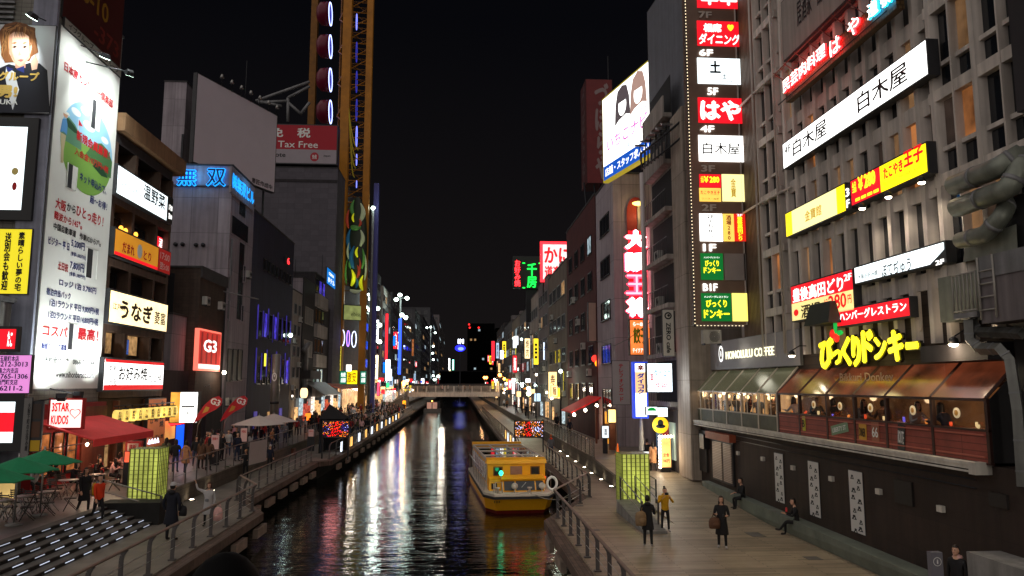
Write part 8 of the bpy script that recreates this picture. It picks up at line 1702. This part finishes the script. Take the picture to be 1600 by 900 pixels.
# walkers on the left promenade
wk = [(273, 738, C_BLACK, None, 'pockets', pi), (289, 740, C_TAN, (.55, 1.1), 'walk', pi - .2), (313, 733, C_BRN, (.55, 1.1), 'stand', pi - .3), (325, 736, C_BRN, None, 'pockets', pi - .1), (305, 728, C_BLACK, None, 'stand', .4), (258, 734, C_OLIVE, None, 'pockets', pi), (345, 718, C_BLACK, None, 'walk', pi - .4), (356, 712, C_WHITE, None, 'walk', .2), (368, 708, C_BLACK, (.5, 1.1), 'stand', .5), (332, 716, C_NAVY, None, 'phone', pi), (398, 700, C_BLACK, None, 'walk', 0), (411, 695, C_RED, None, 'stand', pi), (452, 684, C_BLACK, None, 'walk', pi), (468, 680, C_GREY, None, 'walk', .1), (486, 676, C_BLACK, None, 'pockets', pi)]
wl = ['person in black with hands in pockets seen from behind near the glowing column', 'person in a tan coat and dark tights walking away along the promenade railing', 'person in a brown coat standing before the blue door', 'person in brown with hands in pockets by the red lantern strip', 'person in black facing the bridge under the noodle sign', 'person in olive half hidden by the glowing column', 'person in black walking away under the red feather flags', 'person in white walking toward the bridge under the feather flags', 'person in a long black coat by the second feather flag', 'person in dark blue holding a phone before the noodle shop', 'person in black walking under the white parasols', 'person in dark red standing under the white parasols', 'person in black walking away past the grey light pylon', 'person in grey walking past the grey light pylon', 'person in black with hands in pockets near the dark tent']
for (px, py, m, ct, po, rz), lb in zip(wk, wl): person(lb, Zat(px, py, UL), rz, po, 1.6 + .12 * random.random(), m, random.choice([C_BLACK, C_JEAN]), style=random.choice(['short', 'bob', 'long']), coat=ct, hood=m if m is C_TAN else None)
# diners under the awning
din = [(148, 758, C_BLACK, 1.2), (160, 752, C_RED, -1.2), (172, 757, C_PINK, 1.6), (193, 745, C_PINK, -1.5), (52, 772, C_WHITE, .8), (92, 765, C_BLACK, -1.0), (112, 768, C_BLACK, 1.3)]
dl = ['diner in black hunched over a table under the red awning', 'diner in dark red at the table under the red awning', 'diner in a pale pink top with back turned under the red awning', 'diner in pale pink seated alone behind the glowing column', 'diner with long hair in white beside the green parasols', 'diner in black leaning forward between parasol and awning', 'diner in black seated at the edge of the red awning']
for (px, py, m, rz), lb in zip(din, dl): person(lb, Zat(px, py, UL), rz, 'dine', 1.62, m, C_BLACK, style=random.choice(['short', 'bob', 'long']))
# the crowd on the left bank far along, and a few on the right
rc = random.Random(11); cols_ = [C_BLACK, C_BLACK, C_NAVY, C_GREY, C_BRN, C_WHITE, C_RED, C_OLIVE, C_TAN, C_PINK]
for k in range(205):
    lo = k % 2; y = (80 + 66 * rc.random()) if lo else (64 + 84 * rc.random() ** .8); x = (-12.1 + 2.7 * rc.random()) if lo else -12.9 - 3.6 * rc.random()
    person('one of the crowd filling the promenade on the far left bank', (x, y, 0 if lo else UL), rc.random() * 6.28, rc.choice(['stand', 'walk', 'pockets', 'phone']), 1.5 + .26 * rc.random(), rc.choice(cols_), rc.choice([C_BLACK, C_JEAN, C_BLACK]), style=rc.choice(['short', 'bob', 'long']), group='crowd on the far left bank')
for k in range(26):
    y = 43 + 24 * rc.random(); person('one of the strollers between the white parasols and the dark tent', (-13 - 3.8 * rc.random(), y, UL), rc.random() * 6.28, rc.choice(['stand', 'walk', 'pockets', 'phone', 'walk']), 1.5 + .26 * rc.random(), rc.choice(cols_), rc.choice([C_BLACK, C_JEAN]), style=rc.choice(['short', 'bob', 'long']), group='strollers by the white parasols')
for k in range(16):
    y = 62 + 90 * rc.random(); x = 9.0 + 1.9 * rc.random()
    person('one of the few passers-by along the far right promenade', (x, y, UR), rc.random() * 6.28, rc.choice(['stand', 'walk', 'pockets']), 1.5 + .26 * rc.random(), rc.choice(cols_), C_BLACK, style='short', group='passers-by on the right promenade')
for k in range(14):
    person('one of the people crossing the pedestrian bridge', (-9 + 15 * rc.random(), YB + 1 + 5 * rc.random(), zg1 - .05), rc.random() * 6.28, 'walk', 1.6, rc.choice(cols_), C_BLACK, style='short', group='people on the pedestrian bridge')

# ------------------------------------------------------------------ street furniture
def parasol(label, loc, R_, h, m, n=8, group=None, drop=.45, vent=None):
    t = thing('parasol', label, 'parasol', loc, group); x, y, z = loc; vs = [(x, y, z + h)]; vm = []
    for j in range(n): q = 2 * pi * j / n + .3; vs.append((x + R_ * cos(q), y + R_ * sin(q), z + h - drop))
    for j in range(n): q = 2 * pi * (j + .5) / n + .3; vs.append((x + R_ * .90 * cos(q), y + R_ * .90 * sin(q), z + h - drop + .03))
    fs = []
    for j in range(n): fs += [(0, 1 + j, 1 + n + j), (0, 1 + n + j, 1 + (j + 1) % n)]
    k = len(vs); vs2 = vs + [(a, b, c - .03) for a, b, c in vs]; fs2 = fs + [tuple(i + k for i in f[::-1]) for f in fs]
    fs2 += [(1 + j, 1 + j + k, 1 + n + j + k, 1 + n + j) for j in range(n)] + [(1 + n + j, 1 + n + j + k, 1 + (j + 1) % n + k, 1 + (j + 1) % n) for j in range(n)]
    MB().add(vs2, fs2, m).build('canopy', t); MB().tube([(x, y, z), (x, y, z + h + .12)], .03, STEEL, 6).build('pole', t); MB().lathe([(.25, 0), (.25, .06), (.05, .1)], (x, y, z), CONC, 12).build('base', t)
    mb = MB()
    for j in range(n): q = 2 * pi * j / n + .3; mb.tube([(x, y, z + h - .06), (x + R_ * .97 * cos(q), y + R_ * .97 * sin(q), z + h - drop - .05)], .012, STEEL, 4)
    mb.build('rib', t); return t
GRN = cloth('parasol_green', (20, 130, 84)); PW = mat('parasol_white', lin((206, 194, 188)), .8, var=.06)
for (px, py, Y, r_, lb) in ((70, 703, 28.5, 1.22, 'green parasol farthest from the bridge, over the small metal tables'), (30, 714, 26.6, 1.2, 'middle green parasol overlapping its neighbours over the metal tables'), (-14, 727, 24.8, 1.2, 'green parasol cut by the edge, nearest the bridge')):
    p = at(px, py, Y=Y); parasol(lb, (p.x, Y, UL), r_, p.z - UL, GRN, 8)
for (px, py, Y, lb) in ((405, 649, 52.5, 'white square topped parasol nearer the bridge on the left promenade'), (428, 646, 57, 'white parasol just behind the first one on the left promenade')):
    p = at(px, py, Y=Y); parasol(lb, (p.x, Y, UL), 1.75, p.z - UL, PW, 4, drop=.6)
def cafe_table(label, loc, group='metal tables under the green parasols'):
    t = thing('cafe_table', label, 'table', loc, group); x, y, z = loc
    MB().lathe([(.36, .70), (.38, .715), (.38, .73), (.02, .735)], (x, y, z), mat('table_top', lin((170, 160, 150)), .45, .3), 18).build('tabletop', t)
    for s_ in (1, -1): MB().tube([(x - .28 * s_, y - .2, z), (x + .26 * s_, y - .05, z + .70)], .014, STEEL, 5).build('leg', t); MB().tube([(x - .28 * s_, y + .2, z), (x + .26 * s_, y + .05, z + .70)], .014, STEEL, 5).build('leg', t)
    return t
CHM = mat('chair_metal', (.06, .055, .05), .5, .5)
ch0 = thing('cafe_chair', 'dark metal folding chair at the tables under the green parasols', 'chair', (0, 0, 0), 'chairs under the green parasols')
MB().box(-.2, .2, -.2, .2, .44, .47, CHM).build('seat', ch0); mb = MB()
for i in range(4): mb.box(-.2, .2, .19, .21, .62 + .07 * i, .665 + .07 * i, CHM)
mb.build('backrest', ch0)
for sx in (1, -1): MB().tube([(.19 * sx, -.2, 0), (.19 * sx, .2, .9)], .013, CHM, 5).build('leg', ch0); MB().tube([(.19 * sx, .24, 0), (.19 * sx, -.18, .45)], .013, CHM, 5).build('leg', ch0)
tl = ['small round metal table under the farthest green parasol', 'small round metal table between two green parasols', 'small round metal table with a dark chair close by the lit window', 'small table of the diners under the red awning', 'second small table of the diners under the red awning']
first = True
for (px, py), lb in zip(((75, 800), (38, 808), (4, 816), (150, 768), (105, 778)), tl):
    q = Zat(px, py, UL); cafe_table(lb, q, None)
    for a in (.4, 2.4, 4.4):
        pos = (q[0] + .68 * cos(a), q[1] + .68 * sin(a), UL)
        if first: ch0.location = pos; ch0.rotation_euler = (0, 0, a - pi / 2); first = False
        else: dup(ch0, pos, a - pi / 2)
def feather(label, px, py, X, w, hgt, flip):
    b = at(px, py, Z=UL); t = thing('feather_flag', label, 'flag', (b.x, b.y, UL)); x, y = b.x, b.y; top = at(px + flip, 628, Y=y); 
    MB().tube([(x, y, UL), (x + .15, y, UL + hgt * .55), (x + .7, y, UL + hgt * .85), (x + 1.35, y, UL + hgt)], .025, STEEL, 6).build('pole', t)
    R = Rect((x + .72, y - .03, UL + hgt * .80), (1, 0, 0), (0, -1, 0), 1.7, 1.7); pts = [(.0, .0), (.12, .30), (.35, .66), (.62, .92), (.86, 1.0), (1.0, .88), (.97, .66), (.78, .5), (.5, .36), (.2, .12)]
    RFL = mat('flag_red', lin((176, 22, 34)), .6, em=.08, emcol=lin((176, 22, 34)))
    k = len(pts); MB().add([R.pt(a, b_, .015) for a, b_ in pts] + [R.pt(a, b_, -.015) for a, b_ in pts], [tuple(range(k)), tuple(range(k, 2 * k))[::-1]] + [(i, (i + 1) % k, k + (i + 1) % k, k + i) for i in range(k)], RFL).build('flag_cloth', t)
    letter(R, t, 'G3', .76, .78, .36, .24, INK_W, bold=.04, d=.03, rot=-.35); flat(R, t, [(.3, .36), (.42, .62), (.56, .58), (.5, .44)], paint('flag_gold', (200, 150, 60)), .02, 'print')
feather('nearer red feather flag leaning over the promenade', 303, 716, 0, 1, 3.75, 25)
feather('farther red feather flag beside the first one', 345, 711, 0, 1, 3.75, 25)
p = at(428, 655, Y=63); t = thing('light_pylon', 'grey cylindrical pylon with a small pale emblem on the left promenade', 'pylon', (p.x, 63, UL)); zt = at(428, 553, Y=63).z
MB().lathe([(.34, 0), (.34, zt - UL - .1), (.30, zt - UL)], (p.x, 63, UL), mat('pylon_steel', lin((150, 148, 140)), .35, .5, var=.2, streak=.2), 20).build('column', t); MB().lathe([(.37, 3.0), (.37, 3.2)], (p.x, 63, UL), DARKMETAL, 20).build('band', t)
R = Rect((p.x, 62.62, at(428, 589, Y=63).z), (1, 0, 0), (0, -1, 0), .4, .7); flat(R, t, oval(.5, .5, .5, .5, 18), INK_W, .01, 'emblem'); flat(R, t, oval(.5, .5, .3, .34, 16), _M['pylon_steel'], .02, 'emblem'); flat(R, t, oval(.5, .62, .14, .16, 12), INK_W, .03, 'emblem')
for (px0, px1, yt, yb_, Y, lb, txt) in ((376, 386, 669, 690, 50, 'pale pink stand board with red lines before the white parasols', 'MENU'), (330, 342, 680, 702, 45, 'pink and white stand board near the blue door', '営業中'), (482, 490, 671, 682, 54, 'small white notice board with a dark emblem by the dark tent', '案内')):
    R = RY(Y, px0, px1, yt, yb_); s = sign('stand_board', lb, R, mat('board_pink', lin((206, 170, 168)), .6, em=.08, emcol=lin((220, 160, 150))), rim=.03, depth=.05); letter(R, s, txt, .5, .75, .7, .2, INK_R); MB().box(R.o.x - .25, R.o.x + .25, Y + .06, Y + .12, UL, R.pt(.5, 0).z, DARKMETAL).build('foot', s)
R = R2((at(390, 700, Y=44).x, 44), (at(417, 700, Y=46.5).x, 46.5), UL + .1, UL + 1.35); s = sign('canvas_screen', 'plain pale canvas screen panel fixed along the promenade railing', R, mat('canvas', lin((186, 174, 170)), .8, var=.06), rim=.03, depth=.06)
for (px, py, w) in ((350, 752, .8), (412, 722, 1.0), (452, 712, .9)):
    q = Zat(px, py, 0); t = thing('planter_box', 'low timber planter box against the left retaining wall', 'planter', q, 'planter boxes along the left retaining wall'); MB().box(q[0] - .3, q[0] + .3, q[1], q[1] + w, .003, .5, WOODR if px > 360 else CONC).build('box', t)
    mb = MB(); r_ = random.Random(px)
    for i in range(40):
        a = r_.random() * 6.28; c = Vector((q[0] + .5 * (r_.random() - .5), q[1] + w * r_.random(), .5 + .32 * r_.random())); d = Vector((cos(a), sin(a), .4 - r_.random())) * .09; e = Vector((-sin(a), cos(a), .2)) * .045; mb.add([c - d, c + e, c + d, c - e], [(0, 1, 2, 3)], mat('leaf_green', (.05, .10, .03), .6))
    mb.build('foliage', t)
# a rooftop of small things on the left: antennas
for px, py, Y, hh in ((386, 95, 84, 6), (504, 398, 100, 3), (462, 405, 92, 3)):
    p = at(px, py, Y=Y); tag(MB().tube([(p.x, Y, p.z - hh), (p.x, Y, p.z)], .05, DARKMETAL, 5).build('antenna'), ['thin aerial mast behind the blank billboard', 'thin aerial mast on the slim building by the tower', 'thin aerial mast on the black fronted building'][(386, 504, 462).index(px)], 'antenna')
# lamps on the bridge the photograph was taken from light the near boardwalks
for x in (-11, 11):
    t = thing('bridge_lamp', 'street lamp on the camera bridge over the %s boardwalk' % ('left' if x < 0 else 'right'), 'street lamp', (x, 1.5, 3.22)); MB().tube([(x, 1.5, 3.22), (x, 1.5, 9.0), (x, 2.6, 9.4)], .08, DARKMETAL, 8).build('pole', t); MB().lathe([(.25, -.1), (.3, .05), (.1, .2)], (x, 2.7, 9.35), BULB, 12).build('lamp', t)
    spot('bridge_lamp_beam', (x, 2.75, 9.2), (x * .9, 24, 0), 950, 95, (1, .92, .78), .9, .25)
# ------------------------------------------------------------------ small lit signs, shop glows and lamps that fill both far banks
rs = random.Random(21)
PAL = [('white', lit('sm_white', (240, 246, 255), 3.0)), ('warm', lit('sm_warm', (255, 206, 140), 2.0)), ('red', lit('sm_red', (240, 36, 48), 1.6)), ('yellow', lit('sm_yellow', (250, 220, 50), 1.5)), ('green', lit('sm_green', (60, 220, 140), 1.3)), ('blue', lit('sm_blue', (50, 90, 255), 1.6)), ('pale blue', lit('sm_pale', (170, 200, 230), 1.2))]
def small_sign(side, X, Y, z, w, h):
    nm, m = rs.choices(PAL, (4, 6, 5, 2, .3, 1, 3))[0]; R = Rect((X, Y, z), (1, 0, 0), (0, -1, 0), w, h); lb = 'small %s lit sign standing out from the far %s bank fronts' % (nm, side)
    t = thing('small_sign', lb, 'sign', R.pt(.5, 0), '%s small signs on the far %s bank' % (nm, side))
    MB().rb(R, -.08, 1.08, -.03, 1.03, -.35, -.012, CASING).build('casing', t); MB().rb(R, 0, 1, 0, 1, -.01, 0, m).build('face_panel', t)
    if h > 1.6 * w and nm not in ('blue', 'green'):
        letter(R, t, rs.choice(['酒場', '寿司', '薬', '焼肉', '串', '麺', '酒']), .5, .5, .6, .8, INK_LW if nm == 'red' else INK, vert=True)
for k in range(40):
    Y = 152 + 240 * rs.random() ** 1.2
    tall = rs.random() < .45; small_sign('left', XL + .7 + (Y - 88) * .008 + 1.2 * rs.random(), Y, 2.6 + (14 if tall else 5) * rs.random(), .5 + .6 * rs.random(), (1.6 + 3.4 * rs.random()) if tall else .5 + .8 * rs.random())
for k in range(32):
    Y = 80 + 190 * rs.random() ** 1.3; tall = rs.random() < .45
    small_sign('right', 10.9 - .9 * rs.random(), Y, 3.0 + (12 if tall else 3.5) * rs.random(), .4 + .5 * rs.random(), (1.4 + 2.8 * rs.random()) if tall else .45 + .7 * rs.random())
def glow(nm, lb, gp, x0, x1, y0, y1, z0, z1, m): tag(MB().box(x0, x1, y0, y1, z0, z1, m).build(nm), lb, 'shop window', gp, 'thing')
SH = [lit('shop_a', (255, 196, 130), 1.0, True, .9, 3), lit('shop_b', (255, 235, 215), 1.3, True, .8, 3), lit('shop_d', (200, 220, 225), .8, True, .9, 3)]
y = 151.5
while y < 300: w = 1.5 + 3 * rs.random(); glow('shop_window', 'lit ground floor shop window far along the left bank', 'shop windows far along the left bank', XL + .5, XL + 2.2, y, y + w, 1.0, 2.4 + 1.5 * rs.random(), rs.choice(SH)); y += w + 2 + 5 * rs.random()
y = 81
while y < 190: w = .8 + 1.4 * rs.random(); glow('shop_window', 'lit ground floor shop window far along the right bank', 'shop windows far along the right bank', 11.3, 11.46, y, y + w, 1.1, 2.2 + 1.0 * rs.random(), rs.choice(SH)); y += w + 2.5 + 6 * rs.random()
for k in range(16):
    sd = k % 2; Y = (150 + 200 * rs.random()) if sd == 0 else (80 + 120 * rs.random()); x = (XL + 2.5 + 3 * rs.random()) if sd == 0 else 9.5 + 1.4 * rs.random(); z = 3.2 + 3.5 * rs.random()
    c, m = rs.choice([('white', BULB_C), ('warm', BULB), ('orange', BULB_O)]); t = thing('lamp_post', 'tiny %s lamp on a thin post along the far %s bank' % (c, 'right' if sd else 'left'), 'street lamp', (x, Y, UL), 'tiny %s lamps on the far %s bank' % (c, 'right' if sd else 'left'))
    MB().ell((x, Y, z), (.10 + Y * .0004,) * 3, m, 8, 6).build('lamp', t); MB().tube([(x, Y, UL), (x, Y, z)], .05, DARKMETAL, 5).build('pole', t)
for Y, x, w in ((148, -3, 700), (100, -13.5, 320), (132, -14, 420), (175, -14, 500), (90, 9.6, 60)): point('bank_fill', (x, Y, 4.2), w, (1, .86, .7), .4)  # added fill lights without lamps, one brightens the bridge
# wires, pipes and wall units on the nearer plain walls
for i, (x, y, z) in enumerate(((XL + .2, 62.5, 3.6), (XL + .2, 64.6, 3.6), (-20.4, 52.3, 7.2), (XL + .2, 56.1, 11.0), (XL + .2, 59.7, 11.0), (XL + .2, 66.8, 14.5))):
    aircon((x, y, z), 'S' if x < -20 else 'E', 'air conditioner unit on the %s' % ('lilac annex wall' if x < -20 else 'dark brown building' if y < 61 else 'pale neon building'))
point('bank_fill', (-10.5, 98, 3.6), 160, (1, .86, .7), .4); point('bank_fill', (-10.5, 125, 3.6), 200, (1, .86, .7), .4)
pipe('wall_pipe', 'thin grey pipe down the corner of the pale neon building', [(XL + .1, 61.9, UL), (XL + .1, 61.9, 17)], .06)
pipe('wall_pipe', 'thin dark pipe down the front of the dark brown building', [(XL + .1, 60.9, UL), (XL + .1, 60.9, 12.8)], .06, DARKMETAL)
pipe('overhead_cable', 'sagging cable from the balcony building to the maroon wall', [(XR_ - .3, 45, 9 - .5 * sin(pi * 0)), (XR_ - .5, 50, 8.3), (XR_ - .4, 55, 8.1), (11.4, 62.5, 8.9)], .02, DARKMETAL, 'cable', None, 5)
for z in (7.8, 8.0): pipe('conduit', '%s thin conduit running along the dark brown ground storey' % ('upper' if z > 7.9 else 'lower'), [(12.26, 17.5, z - 4.95), (12.26, 28, z - 4.98), (12.26, 33, z - 4.96)], .018, DARKMETAL, 'conduit', None, 5)
# worn things on the right boardwalk
for i, (px, py, w, l) in enumerate(((1180, 835, .5, .8), (905, 790, .35, .35), (1270, 872, .45, .45), (930, 828, .3, .3))):
    q = Zat(px, py, .004); tag(MB().box(q[0] - w / 2, q[0] + w / 2, q[1] - l / 2, q[1] + l / 2, .002, .008, mat('hatch_steel', (.16, .15, .14), .5, .4, var=.3)).build('drain_cover'), ['oblong steel cover set in the right boardwalk', 'small square cover beside the canal railing jog', 'square steel cover near the bench', 'small cover close to the perforated posts'][i], 'drain cover')
bpy.data.scenes.remove(_ts)
